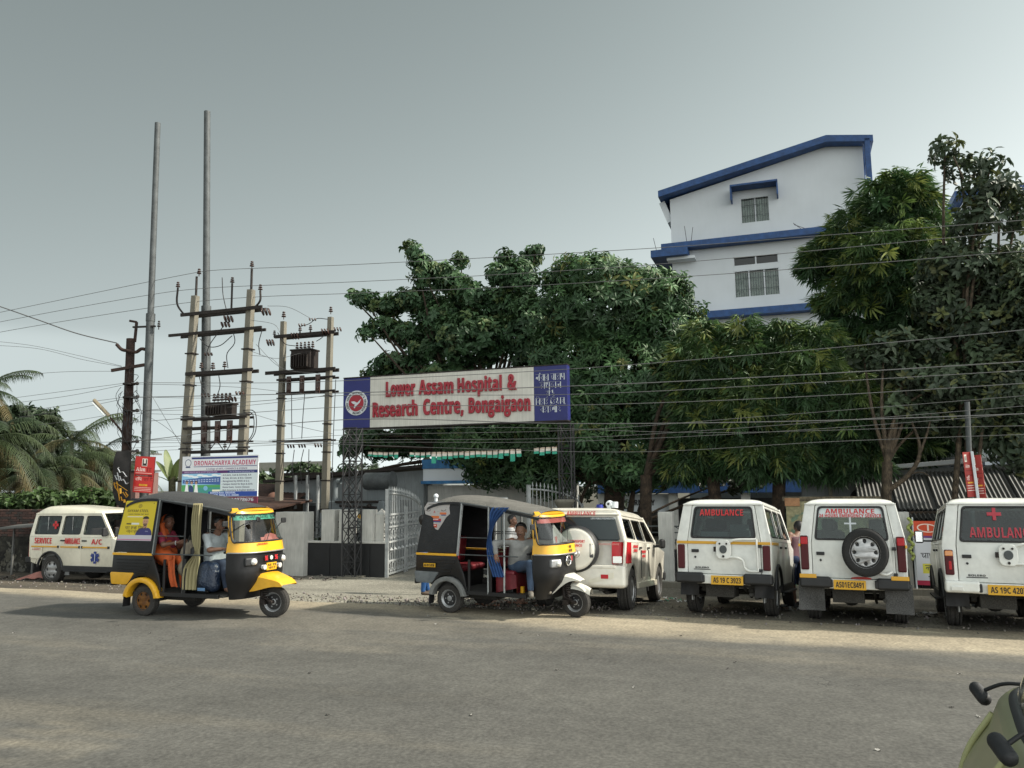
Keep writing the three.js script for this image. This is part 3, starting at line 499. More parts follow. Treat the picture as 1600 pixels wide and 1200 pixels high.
// ---------- vehicles: local x to the right, -z ahead, origin on the ground under the rear axle; a = distance ahead of it ----------
const GEO = new Map(), cached = (k, f) => { if (!GEO.has(k)) GEO.set(k, f()); return GEO.get(k); };
function wheel(parent, x, a, r, w, style, side, tyreM = M.dustyTyre, turn = 0) {
  const tg = cached('tyre' + r + w, () => { const h = w / 2, q = [[.58 * r, -h * .8], [.66 * r, -h], [.86 * r, -h * 1.02], [.96 * r, -h * .86], [.995 * r, -h * .6]]; for (const g of [-.32, .02, .34]) q.push([r, (g - .1) * w], [.965 * r, (g - .05) * w], [.965 * r, (g + .02) * w], [r, (g + .06) * w]); q.push([.995 * r, h * .6], [.96 * r, h * .86], [.86 * r, h * 1.02], [.66 * r, h], [.58 * r, h * .8]); return mb().lathe(q, 0, 0, 0, 0, 0, -Math.PI / 2, 36).geom(); });
  const rg = cached('rim' + style + r + w + side, () => {
    const m = mb(), h = w / 2, R_ = .62 * r, s = side;
    if (style === 'steel') {
      m.lathe([[0, h * .55], [R_ * .3, h * .6], [R_ * .34, h * .35], [R_ * .66, h * .42], [R_ * .8, h * .18], [R_ * .9, h * .8], [R_ * 1.04, h * .95], [R_ * 1.04, h * .8], [R_ * .92, -h * .8], [0, -h * .5]], 0, 0, 0, 0, 0, -Math.PI / 2 * s, 24);
      for (let k = 0; k < 5; k++) m.cyl(.014, .014, .02, s * h * .45, R_ * .5 * Math.sin(k * 1.2566), R_ * .5 * Math.cos(k * 1.2566), 0, 0, Math.PI / 2, 6);
    } else {
      m.lathe([[0, h * .62], [R_ * .28, h * .62], [R_ * .34, h * .5], [R_ * .36, h * .55]], 0, 0, 0, 0, 0, -Math.PI / 2 * s, 24);
      const holes = [], n = style === 'alloy8' ? 8 : 6; for (let k = 0; k < n; k++) { const c = k / n * 6.2832, o = []; for (let i = 0; i < 12; i++) { const p = i / 12 * 6.2832, rad = R_ * (.74 + .15 * Math.cos(p)), an = c + (2.2 / n) * .62 * Math.sin(p); o.push([rad * Math.cos(an), rad * Math.sin(an)]); } holes.push(o); }
      m.ext(Array.from({ length: 36 }, (_, i) => [R_ * .98 * Math.cos(i / 36 * 6.2832), R_ * .98 * Math.sin(i / 36 * 6.2832)]), .03, holes, .006, (px, py, pz) => [s * (h * .5 + .02 * (1 - Math.hypot(px, py) / R_) + pz - .015), py, px]);
      m.lathe([[R_ * .92, -h * .8], [R_ * .95, h * .4], [R_ * 1.04, h * .98], [R_ * 1.06, h * .98], [R_ * 1.06, h * .7]], 0, 0, 0, 0, 0, -Math.PI / 2 * s, 28);
      for (let k = 0; k < 5; k++) m.cyl(.012, .012, .02, s * h * .58, R_ * .45 * Math.sin(k * 1.2566), R_ * .45 * Math.cos(k * 1.2566), 0, 0, Math.PI / 2, 6);
    }
    return m.geom();
  });
  const t = mesh('wheel', tg, tyreM, parent); t.position.set(x, r, -a); t.rotation.y = turn;
  mesh('rim', rg, style === 'yellow' ? M.rimY : style === 'steel' ? (parent.userData.rimM ?? M.steel) : M.alloy, t);
  mesh('brake_drum', cached('drum' + r + side, () => mb().cyl(r * .5, r * .5, w * .5, 0, 0, 0, 0, 0, Math.PI / 2, 20).geom()), M.rubber, t);
  return t;
}
const arc = (c, y, r, d0, d1, n = 12) => Array.from({ length: n + 1 }, (_, i) => { const t = R(d0 + (d1 - d0) * i / n); return [c + r * Math.cos(t), y + r * Math.sin(t)]; });
// shell of a boxy vehicle: side pieces with real gaps, greenhouse with window holes, roof, bonnet, screen
function shell(o, P) {
  const { W, Wr, belt, gut, sill, rear, front, wb, ar, ay, paint } = P, g = .006, ends = P.seams;
  const wid = (y) => y > belt ? lerp(W, Wr, (y - belt) / (gut - belt)) : W - (P.tuck ?? .03) * Math.pow(clamp((belt - y) / (belt - sill), 0, 1), 2);
  const up = (a, y, c, s) => [s * (wid(y) - c), y, -a];
  const th = (dy) => Math.asin(clamp(dy / ar, -1, 1)) * 180 / Math.PI, dy = sill - ay;
  const clipA = (pts, x0, x1) => pts.filter((p) => p[0] > x0 && p[0] < x1);
  const side = (n, x0, x1, s, extra, parent) => {
    let low = [];
    const arcs = [...arc(0, ay, ar, 180 - th(Math.max(dy, .1)), th(dy), 20), ...arc(wb, ay, ar, 180 - th(dy), th(Math.max(dy, .1)), 20)];
    const inside = clipA(arcs, x0, x1); const yAt = (x) => { for (const c of [0, wb]) if (Math.abs(x - c) < ar) return Math.max(sill, ay + Math.sqrt(ar * ar - (x - c) ** 2)); return x < -ar + .01 ? sill + .1 : sill; };
    low = [[x0, yAt(x0)], ...inside, [x1, yAt(x1)]];
    const top = extra ?? [[x1, belt], [x0, belt]];
    const pts = [...low, ...top];
    return mb().ext(pts, .035, [], .005, (a, y, z) => up(a, y, z - .0, s)).build(n, paint, parent ?? o);
  };
  const out = { wid, up, doors: {} }, lm = P.lining ?? M.interior;
  for (const s of [1, -1]) {
    side('side_panel', rear, ends[0] - g, s);
    const dR = side('door', ends[0], ends[1] - g, s), dF = side('door', ends[1], ends[2] - g, s); out.doors[s] = [dR, dF];
    side('fender', ends[2], front, s, [[front, P.noseTop], [ends[2] + .1, belt - .04], [ends[2], belt]]);
    for (const [d, x] of [[dR, ends[0] + .12], [dF, ends[1] + .12]]) mesh('handle', mb().box(.03, .035, .15, s * (wid(belt - .1) + .012), belt - .09, -x).geom(), M.blackPlastic, d);
    // greenhouse
    const gl = [[rear + (P.rake ?? .06) * 0, belt + .003], [ends[2] + .05, belt + .003], [P.aTop, gut], [rear + (P.rake ?? .06), gut]];
    mb().ext(gl, .035, P.wins, .004, (a, y, z) => up(a, y, z, s)).build('upper_panel', P.upperPaint ?? paint, o);
    for (const w of P.wins) {
      const big = w.map((p) => p), cx = w.reduce((q, p) => q + p[0], 0) / w.length, cy = w.reduce((q, p) => q + p[1], 0) / w.length, sc = (k) => big.map((p) => [cx + (p[0] - cx) * (1 + k / Math.abs(.4)), cy + (p[1] - cy) * (1 + k / .2)]);
      const win = mb().ext(sc(.004), .005, [], 0, (a, y, z) => up(a, y, z + .018, s)).build('window', P.glass, o);
      mesh('seal', mb().ext(sc(.012), .012, [sc(-.006)], 0, (a, y, z) => up(a, y, z - .005, s)).geom(), M.rubber, win);
    }
  }
  // roof, bonnet, windscreen, nose
  const r0 = rear + (P.rake ?? .06) - .03, r1 = P.aTop + .04;
  mb().grid(28, 28, (u, v) => {
    const a = lerp(r0, r1, u), x = lerp(-1, 1, v), e = Math.pow(Math.abs(u * 2 - 1), 9), hx = Math.sqrt(Math.max(0, 1 - Math.pow(Math.abs(x), 5.5))), ha = Math.sqrt(Math.max(0, 1 - e));
    return [x * (Wr + .012), gut - .01 + P.roofH(u) * hx * ha, -a];
  }, 1.2).build('roof', P.roofPaint ?? paint, o);
  const gt = mb(); for (const s of [1, -1]) gt.bar(V(s * (Wr + .014), gut - .012, -r0 - .01), V(s * (Wr + .014), gut - .012, -r1 + .03), .022, .022); gt.bar(V(-Wr, gut - .012, -r0), V(Wr, gut - .012, -r0), .022, .022); gt.build('gutter', P.roofPaint ?? paint, o);
  mb().grid(10, 8, (u, v) => { const x = lerp(-1, 1, u), a = lerp(ends[2], front, v); return [x * (W - .02), lerp(belt, P.noseTop, v) + .04 * (1 - x * x) - .05 * Math.pow(v, 8) - .03 * Math.pow(Math.abs(x), 8), -a]; }).build('bonnet', paint, o);
  const ws = (x0, x1, y0, y1, d, m) => mb().ext([[-x0, y0], [x0, y0], [x1, y1], [-x1, y1]], .008, [], 0, (x, y, z) => [x, y, -(lerp(ends[2] + .03, P.aTop, (y - belt) / (gut - belt)) + d + z)]).geom();
  const w2 = mesh('windscreen', ws(W - .07, Wr - .05, belt + .04, gut - .05, -.01), M.glass, o);
  for (const s of [1, -1]) mesh('pillar', mb().bar(V(s * (W - .03), belt, -(ends[2] + .03)), V(s * (Wr - .02), gut, -P.aTop), .07, .05).geom(), paint, w2);
  mesh('wiper', mb().bar(V(.1, belt + .05, -(ends[2] + .05)), V(-.45, belt + .25, -(ends[2] - .06)), .015).bar(V(.6, belt + .05, -(ends[2] + .05)), V(.1, belt + .25, -(ends[2] - .06)), .015).geom(), M.rubber, w2);
  const nose = mb().box(W * 2 - .06, P.noseTop - sill, .05, 0, (P.noseTop + sill) / 2 - .02, -front + .02).build('nose', paint, o);
  mesh('grille', mb().box(.95, .22, .03, 0, P.noseTop - .16, -front - .01).geom(), M.blackPlastic, nose);
  for (const s of [1, -1]) mesh('headlight', mb().box(.3, .2, .05, s * .64, P.noseTop - .17, -front - .01, 0, 0, 0, .03).geom(), M.clearLamp, o);
  mb().box(W * 2, .2, .2, 0, sill + .08, -front - .04, 0, 0, 0, .05).build('front_bumper', M.blackPlastic, o);
  // chassis, floor, seats seen through the glass
  const ch = mb(); ch.box(W * 2 - .4, .14, front - rear - .5, 0, sill + .06, -(front + rear) / 2).box(.09, .12, 3.6, -.42, .44, -1.3).box(.09, .12, 3.6, .42, .44, -1.3).rod(V(-.62, ay, 0), V(.62, ay, 0), .05).sph(.15, -.08, ay, 0, 1.1, 1, 1).rod(V(-.62, ay, -wb), V(.62, ay, -wb), .05).box(.07, .05, 1.1, -.52, .3, 0, .0).box(.07, .05, 1.1, .52, .3, 0);
  ch.rod(V(.5, .33, .0), V(.46, .36, -rear + .04), .03, .03).box(.5, .2, .5, -.1, .4, -rear - .35).rod(V(-.3, .5, -rear - .1), V(-.35, .28, -.1), .025).rod(V(.3, .5, -rear - .1), V(.33, .28, -.1), .025);
  ch.build('chassis', M.mud, o);
  const bl = mb(); for (const s of [1, -1]) bl.box(.02, .75, 1.0, s * (W - .2), .6, 0, 0, 0, 0, 0).box(.02, .75, 1.0, s * (W - .2), .6, -wb, 0, 0, 0, 0); bl.box(W * 2 - .12, .02, front - rear - .9, 0, .62, -(front + rear) / 2 + .3, 0, 0, 0, 0).box(W * 2 - .12, .55, .03, 0, .86, -ends[2] - .02, 0, 0, 0, 0).build('lining', lm, o);
  const st_ = mb(); for (const [x, a] of [[-.4, 1.35], [.4, 1.35], [-.4, .45], [.4, .45]]) st_.box(.5, .12, .45, x, .86, -a - .05, 0, 0, 0, .05).box(.48, .55, .12, x, 1.14, -a + .22, -.15, 0, 0, .05).box(.24, .18, .09, x, 1.5, -a + .28, 0, 0, 0, .04); st_.add(new THREE.TorusGeometry(.17, .015, 6, 20), .38, 1.1, -1.95, -.5); st_.build('seat', P.seat ?? M.seatGrey, o);
  return out;
}
function plate(o, s, w, h, x, y, z, ry = 0, small = 0) {
  const p = mb().box(w, h, .012, 0, 0, 0, 0, 0, 0, .004).build('number_plate', std(lin(.62, .34, .015), .45), o); p.position.set(x, y, z); p.rotation.y = ry;
  const t = mb(); t.add(txt(s, w * .86, h * (small ? .3 : .6), .004, 'b'), 0, small ? h * .2 : 0, .006); if (small) t.add(txt(small, w * .7, h * .3, .004, 'b'), 0, -h * .2, .006); mesh('plate_lettering', t.geom(), M.rubber, p); return p;
}
function place(o, x, z, phi, wb, sx = 1) { o.scale.x = sx;                                   // phi: bearing, clockwise from straight ahead; the wheels stand on the ground's slope
  const fx = x + Math.sin(phi) * wb, fz = z - Math.cos(phi) * wb, h0 = sOf(x, z) < .2 ? .008 : gh(x, z), h1 = sOf(fx, fz) < .2 ? .008 : gh(fx, fz);
  o.position.set(x, h0, z); o.rotation.order = 'YXZ'; o.rotation.set(Math.atan2(h1 - h0, wb), -phi, 0);
}
const winPoly = (x0, y0, x1, y1, r = .05) => rrect(x0, y0, x1, y1, r, 3);
function bolero(label, x, z, phi, q) {
  const o = thing('parked_ambulance', label, 'ambulance', V(0, 0, 0), 0, 'ambulances parked along the road edge');
  const pm = q.paint ?? M.white, gut = 1.80;
  const P = { W: .845, Wr: .70, belt: 1.2, gut, sill: .46, rear: -.78, front: 3.2, wb: 2.68, ar: .43, ay: .37, noseTop: .98, seams: [.31, 1.07, 2.1], aTop: 1.6, paint: pm, lining: q.dark ? undefined : std(lin(.3, .31, .31), .8), glass: q.glass ?? M.midGlass, seat: q.seat,
    wins: [winPoly(-.63, 1.275, .22, 1.72), winPoly(.35, 1.275, 1.0, 1.72), roundPoly([[1.13, 1.275], [2.0, 1.275], [1.6, 1.72], [1.13, 1.72]], .05)], roofH: q.roofH ?? ((u) => .1) };
  const S = shell(o, P), zr = .80;
  // rear face: frame with the door set in it
  const face = roundPoly([[-.83, .6], [.83, .6], [.845, 1.2], [.715, 1.815], [-.715, 1.815], [-.845, 1.2]], .05), dl = [[-.64, .66], [.66, .66], [.66, 1.2], [.57, 1.785], [-.555, 1.785], [-.64, 1.2]], dHole = roundPoly(dl, .035), win = roundPoly([[-.57, 1.25], [.57, 1.25], [.505, 1.74], [-.495, 1.74]], .06);
  const lean = (d) => (px, py, pz) => [px, py, zr - d + pz - (py > 1.2 ? (py - 1.2) * .11 : 0)];
  mb().ext(face, .05, [dHole], .012, lean(.05)).build('rear_frame', pm, o);
  const shrink = (k) => dl.map((p) => [p[0] * (1 - k / .6), 1.18 + (p[1] - 1.18) * (1 - k / .5)]);
  const door = mb().ext(roundPoly(shrink(.007), .035), .035, [win], .007, lean(.026)).build('rear_door', pm, o);
  mesh('rear_window', mb().ext(win, .006, [], 0, lean(.012)).geom(), q.rearGlass ?? M.midGlass, door);
  const wo = win.map((p) => [p[0] * 1.035, 1.495 + (p[1] - 1.495) * 1.07]), wi = win.map((p) => [p[0] * .975, 1.495 + (p[1] - 1.495) * .955]);
  mesh('window_seal', mb().ext(wo, .012, [wi], .002, lean(-.008)).geom(), M.rubber, door);
  mesh('handle', mb().box(.13, .05, .03, -.5, 1.03, zr + .012).cyl(.018, .018, .02, -.5, .93, zr + .01, Math.PI / 2).geom(), M.blackPlastic, door);
  for (const y of [.74, 1.12]) mesh('hinge', mb().box(.06, .05, .035, .65, y, zr + .02).geom(), M.blackPlastic, door);
  if (q.badge !== 0) mesh('badge', mb().add(txt('BOLERO', .24, .028, .004), -.38, .765, zr + .014).box(.3, .012, .006, -.38, .735, zr + .013).geom(), M.rubber, door);
  if (q.stripe) mb().box(1.66, .045, .008, 0, 1.165, zr + .014).box(.008, .045, .9, .848, 1.165, .33).box(.008, .045, .9, -.848, 1.165, .33).build('stripe', M.amberTape, o);
  // tail lamps
  for (const s of [1, -1]) {
    const [y0, y1] = q.lampY; const l = mb().box(.13, y1 - y0, .08, s * .755, (y0 + y1) / 2, zr - .005, 0, 0, 0, .02).build('tail_lamp', q.lamp ?? M.darkRedLamp, o);
    if (q.lampTop) mesh('lamp_top', mb().box(.125, (y1 - y0) * .26, .082, s * .755, y1 - (y1 - y0) * .15, zr - .003, 0, 0, 0, .02).geom(), q.lampTop, l);
    if (q.lampMid) mesh('lamp_lens', mb().box(.06, (y1 - y0) * .4, .084, s * .745, lerp(y0, y1, .38), zr - .003, 0, 0, 0, .02).geom(), q.lampMid, l);
  }
  // bumper
  let bumper; for (const s of [1, -1]) bumper = mb().box(.5, .17, .2, s * .6, .6, zr + .02, 0, 0, 0, .04).build('rear_bumper', q.whiteBumper ? pm : M.blackPlastic, o);
  mesh('bumper_centre', mb().box(.95, .15, .12, 0, .585, zr + .0, 0, 0, 0, .015).geom(), q.bumperC ?? pm, bumper);
  for (const s of [1, -1]) mesh('overrider', mb().box(.07, .12, .05, s * .36, .59, zr + .085, 0, 0, 0, .015).geom(), M.blackPlastic, bumper);
  if (q.bumperTape) for (const s of [1, -1]) mesh('reflector', mb().box(.27, .06, .02, s * .71, .69, zr + .115).geom(), M.amberTape, bumper);
  plate(o, q.plate, q.plateW ?? .56, .14, q.plateX ?? .06, .575, zr + .135);
  for (const s of [1, -1]) {
    const fl = mb().grid(6, 6, (u, v) => [s * (.47 + u * .42) + .0, .6 - v * .43, .55 + .03 * Math.sin(u * 5 + v * 3) + v * .06], 0).build('mudflap', q.flaps ? std(lin(.10, .10, .098), .9, { map: TX.speck }) : M.rubber, o); fl.position.z = q.flaps ? .12 : -.02; if (!q.flaps) { fl.scale.set(.8, .75, 1); fl.position.set(s * .12, .18, -.02); }
  }
  for (const s of [1, -1]) { wheel(o, s * .7, 0, .36, .22, 'alloy', s); wheel(o, s * .7, 2.68, .36, .22, 'alloy', s); }
  for (const s of [1, -1]) { for (const c of [0, 2.68]) mb().tube(arc(c, .37, .445, 172, 4, 14).map((p) => V(s * .845, p[1], -p[0])), .03, 6, 24).build('arch_flare', M.blackPlastic, o); mb().box(.05, .12, 1.86, s * .83, .42, -1.34).box(.16, .03, 1.5, s * .86, .36, -1.34).build('sill', M.blackPlastic, o); }
  if (q.mirrorX || q.side) for (const s of [1, -1]) { const X = q.mirrorX ?? .95, m = mb().box(.16, .22, .08, s * X, 1.34, -1.98, 0, 0, 0, .03).bar(V(s * .83, 1.27, -1.98), V(s * X, 1.27, -1.98), .03).build('door_mirror', M.blackPlastic, o); mesh('mirror_glass', mb().box(.12, .18, .006, s * X, 1.34, -1.938).geom(), M.chrome, m); }
  if (q.spare) {
    const t = wheel(o, 0, 0, .36, .2, 'alloy8', 1, M.tyre); t.name = 'spare_wheel'; t.position.set(.21, 1.06, zr + .17); t.rotation.y = -Math.PI / 2;
    mb().box(.2, .2, .1, .21, 1.06, zr + .05).tube([V(.6, .78, zr + .04), V(.5, .74, zr + .1), V(.3, .8, zr + .1)], .02).build('spare_carrier', pm, o);
  } else if (q.carrier) {
    const cx = .02 + (q.cx ?? 0); const c = mb().ext(roundPoly([[-.13, -.1], [-.08, -.15], [.08, -.15], [.13, -.1], [.13, .1], [.08, .15], [-.08, .15], [-.13, .1]], .03), .05, [], .008).build('spare_carrier', pm, o); c.position.set(cx, 1.06, zr + .04);
    mesh('carrier_plate', mb().cyl(.065, .065, .02, 0, 0, .055, Math.PI / 2, 0, 0, 20).geom(), M.galv, c);
    mesh('bolt', mb().cyl(.016, .016, .03, -.06, .09, .055, Math.PI / 2).cyl(.016, .016, .03, .06, .09, .055, Math.PI / 2).cyl(.02, .02, .03, 0, -.11, .055, Math.PI / 2).box(.05, .08, .05, -.15, 0, .02).geom(), M.iron, c);
    mesh('pipe', mb().tube([V(.1, .12, .03), V(.2, .15, .04), V(.6 - cx, .165, .035)], .02, 8).tube([V(.1, -.12, .03), V(.24, -.13, .04), V(.33, -.17, .04), V(.37, -.29, .04), V(.44, -.33, .035), V(.62 - cx, -.33, .03)], .02, 8, 24).tube([V(.6 - cx, .17, .035), V(.61 - cx, -.33, .035)], .017, 8).geom(), pm, c);
  }
  if (q.side) { // lettering and fittings of the right-hand side, for the van seen side-on
    const X = .852, L = mb(); L.add(txt('SERVICE', .62, .15, .005), X, 1.1, .28, 0, Math.PI / 2).add(txt('AMBULANCE', .54, .15, .005), X, 1.1, -.77, 0, Math.PI / 2).add(txt('A/C', .36, .13, .005), X, 1.09, -1.62, 0, Math.PI / 2).build('side_lettering', M.redPrint, o);
    const stp = mb(); for (const [a, b] of [[-.7, .28], [.36, 1.03], [1.12, 2.04]]) stp.bar(V(X, .95, -a), V(X, .95, -b), .02, .035); stp.build('rub_strip', M.amberTape, o);
    const sm = mb(); for (const [a, b] of [[.25, .29], [1.0, 1.04], [2.0, 2.06], [1.1, 1.14]]) sm.bar(V(X + .002, .95, -a), V(X + .002, .95, -b), .024, .06); sm.build('strip_end', M.blackPlastic, o);
    const star = mb(); for (let k = 0; k < 3; k++) star.box(.006, .3, .085, X, .7, -1.58, R(60 * k)); star.build('star_of_life', std(lin(.02, .04, .2), .5), o);
    const stf = mb().box(.006, .2, .02, X + .004, .7, -1.58); stf.build('star_staff', M.hospWhite, o);
    mb().box(.004, .2, .07, .79, 1.5, -.08).box(.004, .07, .2, .79, 1.5, -.08).build('red_cross', M.redPrint, o);
    mb().box(.012, .28, .42, X - .002, .78, .5).build('fuel_flap', pm, o); mb().add(txt('A SERVICE', .3, .05, .004), X + .006, .88, .5, 0, Math.PI / 2).build('small_lettering', std(lin(.5, .2, .18), .6), o);
    for (const zz of [.2, -.68]) mb().box(.012, .42, .014, .78, 1.5, zz).build('window_bar', M.alloy, o);
  }
  place(o, x, z, phi, 2.68, .9);
  return o;
}
const PHI = R(24.5);
{
  const b = bolero('white ambulance with yellow waist stripe, bare spare wheel carrier and plate 3923', 3.70, -13.92, PHI, { stripe: 1, carrier: 1, lampY: [.74, 1.13], lamp: M.darkRedLamp, plate: 'AS 19 C 3923', plateX: .08, rearGlass: M.midGlass });
  mb().add(txt('AMBULANCE', .78, .105, .004), -.02, 1.655, .766, -.11).build('window_lettering', M.redPrint, b);
  mb().box(.5, .3, .9, -.2, 1.2, .1).box(.3, .35, .3, .2, 1.3, .2).box(.16, .1, .1, .34, 1.33, .4).build('stretcher', std(lin(.4, .42, .42), .7), b);
}
{
  const b = bolero('white ambulance with alloy spare wheel on its back door and plate 8491', 5.44, -13.08, R(24), { spare: 1, lampY: [.78, 1.3], lamp: M.darkRedLamp, lampTop: M.redLamp, plate: 'AS01EC8491', plateW: .5, plateX: -.06, flaps: 1, bumperTape: 1, badge: 0, rearGlass: M.glass });
  mb().box(.03, .045, .3, .83, 1.15, .77).box(.03, .045, .3, -.83, 1.15, .77).build('stripe', M.amberTape, b);
  const pn = mb().ext([[-.525, 1.585], [.52, 1.585], [.497, 1.725], [-.485, 1.725]], .003, [], 0, (x, y, z) => [x, y, .795 - (y - 1.2) * .11 + z]).build('window_banner', std(lin(.62, .68, .68), .5), b);
  mesh('banner_lettering', mb().add(txt('AMBULANCE', .78, .075, .003), 0, 1.678, .749, -.11).add(txt('24 HOURS EMERGENCY SERVICE', .98, .05, .003), .0, 1.61, .7565, -.11).geom(), M.redPrint, pn);
  mb().box(.03, .26, .003, .0, 1.46, .7735, -.11).box(.19, .025, .003, .0, 1.49, .7705, -.11).build('white_cross', M.hospWhite, b);
  mb().sph(.11, .12, .672, .808, 1.5, .22, .12).build('paint_smear', std(lin(.5, .06, .05), .7), b);
}
{
  const b = bolero('white ambulance at the right edge with red cross on its rear window and plate 4207', 7.27, -12.3, PHI, { carrier: 1, cx: .05, lampY: [.76, 1.12], lamp: M.darkRedLamp, lampTop: M.amberLamp, lampMid: M.redLamp, whiteBumper: 1, mirrorX: 1.06, plate: 'AS 19C 4207', plateX: .02, rearGlass: M.midGlass });
  mb().box(.05, .19, .004, -.06, 1.645, .767, -.11).box(.2, .05, .004, -.06, 1.64, .7678, -.11).add(txt('AMBULANCE', .9, .15, .004), .02, 1.375, .7955, -.11).build('window_lettering', std(lin(.42, .04, .06), .6), b);
  mb().box(.17, .06, .02, -.68, .575, .93).build('bumper_lamp', M.clearLamp, b);
}
// more of the same row, standing just outside the frame, and the ambulance seen side-on at the left
bolero('white ambulance standing beyond the right edge of the picture', 9.7, -11.4, PHI, { carrier: 1, lampY: [.76, 1.12], plate: 'AS 19', whiteBumper: 1 });
bolero('cream ambulance seen side-on with red SERVICE AMBULANCE lettering by the brick wall', -11.7, -21.75, R(90 + 22), { paint: M.ivory, lampY: [.62, 1.1], lamp: M.redLamp, plate: 'AS 19', side: 1, seat: std(lin(.12, .06, .06), .8, { map: TX.mottle }), roofH: (u) => .1 + .1 * sstep(1, .25, u) * sstep(-.05, .12, u), glass: M.midGlass });
{
  const p = atS(1246, 800, 9.2), b = bolero('white ambulance with blue roof beacon facing out behind the railing', p.x + .9, p.z - 1.2, R(205), { lampY: [.76, 1.12], plate: 'AS 19', glass: M.darkGlass });
  const k = mb().cyl(.12, .14, .06, 0, 1.94, -1.0).build('beacon_base', M.hospWhite, b); mesh('beacon', mb().lathe([[0, .15], [.07, .14], [.1, .1], [.11, 0]], 0, 1.96, -1.0).geom(), std(lin(.02, .06, .4), .2), k);
  mb().bar(V(.735, 1.74, -.3), V(.735, 1.74, -1.4), .01, .06).build('blue_stripe', M.blue, b);
}
// ---------- cream ambulance with white spare wheel cover ----------
{
  const o = thing('parked_ambulance', 'cream patient transport ambulance with covered spare wheel behind the grey rickshaw', 'ambulance', V(0, 0, 0), 0, 'ambulances parked along the road edge'), pm = M.cream;
  const P = { W: .9, Wr: .745, belt: 1.16, gut: 1.64, sill: .42, rear: -.72, rake: .1, tuck: .05, front: 3.2, wb: 2.68, ar: .41, ay: .37, noseTop: 1.0, seams: [.42, 1.2, 2.12], aTop: 1.55, paint: pm, glass: M.darkGlass,
    wins: [roundPoly([[-.5, 1.24], [.2, 1.22], [.2, 1.56], [-.42, 1.56]], .06), roundPoly([[.32, 1.22], [1.06, 1.2], [1.06, 1.56], [.32, 1.56]], .05), roundPoly([[1.16, 1.2], [2.02, 1.19], [1.6, 1.56], [1.16, 1.56]], .05)], roofH: () => .13 };
  const S = shell(o, P), zr = .74;
  const lean = (d) => (px, py, pz) => [px, py, zr - d + pz - (py > 1.12 ? (py - 1.12) * .17 : 0) - .13 * Math.pow(Math.abs(px) / .9, 6)];
  const body = mb().ext(roundPoly([[-.9, .72], [.9, .72], [.9, 1.16], [.765, 1.72], [-.765, 1.72], [-.9, 1.16]], .08), .06, [], .02, lean(.06)).build('tailgate', pm, o);
  mesh('rear_window', mb().ext(roundPoly([[-.83, 1.18], [.80, 1.18], [.70, 1.58], [-.72, 1.58]], .05), .012, [], .003, lean(-.004)).geom(), std(lin(.02, .028, .03), .06), body);
  mesh('top_lettering', mb().add(txt('AMBULANCE', .52, .07, .004, 'b'), .1, 1.645, .664, -.17).geom(), M.redPrint, body);
  mesh('small_lettering', mb().add(txt('LIFE FORCE FOUNDATION', .44, .03, .004), .5, 1.555, .669, -.17).geom(), M.hospWhite, body);
  mesh('gate_lettering', mb().add(txt('AMBULANCE SERVICE BONGAIGAON', .46, .03, .004), .56, 1.12, zr + .018).geom(), std(lin(.6, .25, .22), .6), body);
  mb().box(1.84, .38, .26, 0, .58, zr - .03, 0, 0, 0, .07).box(1.5, .06, .05, 0, .74, zr + .08, 0, 0, 0, .02).build('rear_bumper', pm, o);
  for (const s of [1, -1]) { mb().box(.13, .07, .02, s * .56, .58, zr + .105).build('reflector', M.redLamp, o); mb().ext(roundPoly([[.28, .46], [.72, .56], [.72, .66], [.28, .52]].map((p) => [p[0] * s, p[1]]), .02), .01, [], .002).build('bumper_vent', M.ivory, o).position.z = zr + .1; }
  const tl = roundPoly([[.66, .78], [.9, .80], [.9, 1.16], [.66, 1.16]], .03);
  for (const s of [1, -1]) { const l = mb().ext(tl, .04, [], .008, (x, y, z) => [s * x, y, zr - .05 + z + .05 - .16 * Math.pow(Math.abs(x) / .9, 5)]).box(.03, .36, .3, s * .905, .98, zr - .26, 0, 0, 0, .012).build('tail_lamp', M.redLamp, o); mesh('lamp_lens', mb().box(.16, .12, .03, s * .76, .86, zr + .02, 0, 0, 0, .015).geom(), M.clearLamp, l); }
  // spare wheel cover: dished disc, dark rim band above it on the glass
  const cv = mb().lathe([[0, .17], [.12, .165], [.3, .14], [.36, .1], [.375, .04], [.375, -.02], [.36, -.04]], 0, 0, 0, Math.PI / 2, 0, 0, 40).build('spare_wheel_cover', pm, o); cv.position.set(.06, 1.03, zr + .06);
  mesh('cover_band', mb().lathe([[.36, .11], [.392, .07], [.395, -.02], [.37, -.05]], 0, 0, 0, Math.PI / 2, 0, 0, 40).geom(), M.blackPlastic, cv).scale.setScalar(1.005);
  mesh('cover_slot', mb().box(.07, .24, .03, .29, -.02, .12, 0, .5, 0, .02).geom(), M.blackPlastic, cv);
  mesh('cover_lettering', mb().add(txt('PATIENT TRANSPORT', .46, .045, .004), -.04, .13, .166).add(txt('AMBULANCE', .34, .045, .004), -.03, .06, .17).geom(), M.redPrint, cv);
  mesh('emblem', mb().lathe([[.085, 0], [.095, .006], [.085, .012]], 0, -.1, .165, Math.PI / 2).add(new THREE.SphereGeometry(.06, 10, 8), 0, -.1, .16).geom(), M.chrome, cv).scale.set(1.1, .8, 1).multiplyScalar(1);
  plate(o, 'AS 19 C', .5, .12, -.2, .5, zr + .12);
  for (const s of [1, -1]) { wheel(o, s * .76, 0, .36, .22, 'alloy', s); wheel(o, s * .76, 2.68, .36, .22, 'alloy', s); const m = mb().box(.1, .19, .26, s * 1.06, 1.16, -1.98, 0, 0, 0, .05).bar(V(s * .86, 1.1, -1.95), V(s * 1.05, 1.12, -1.98), .05).build('door_mirror', M.blackPlastic, o);  }
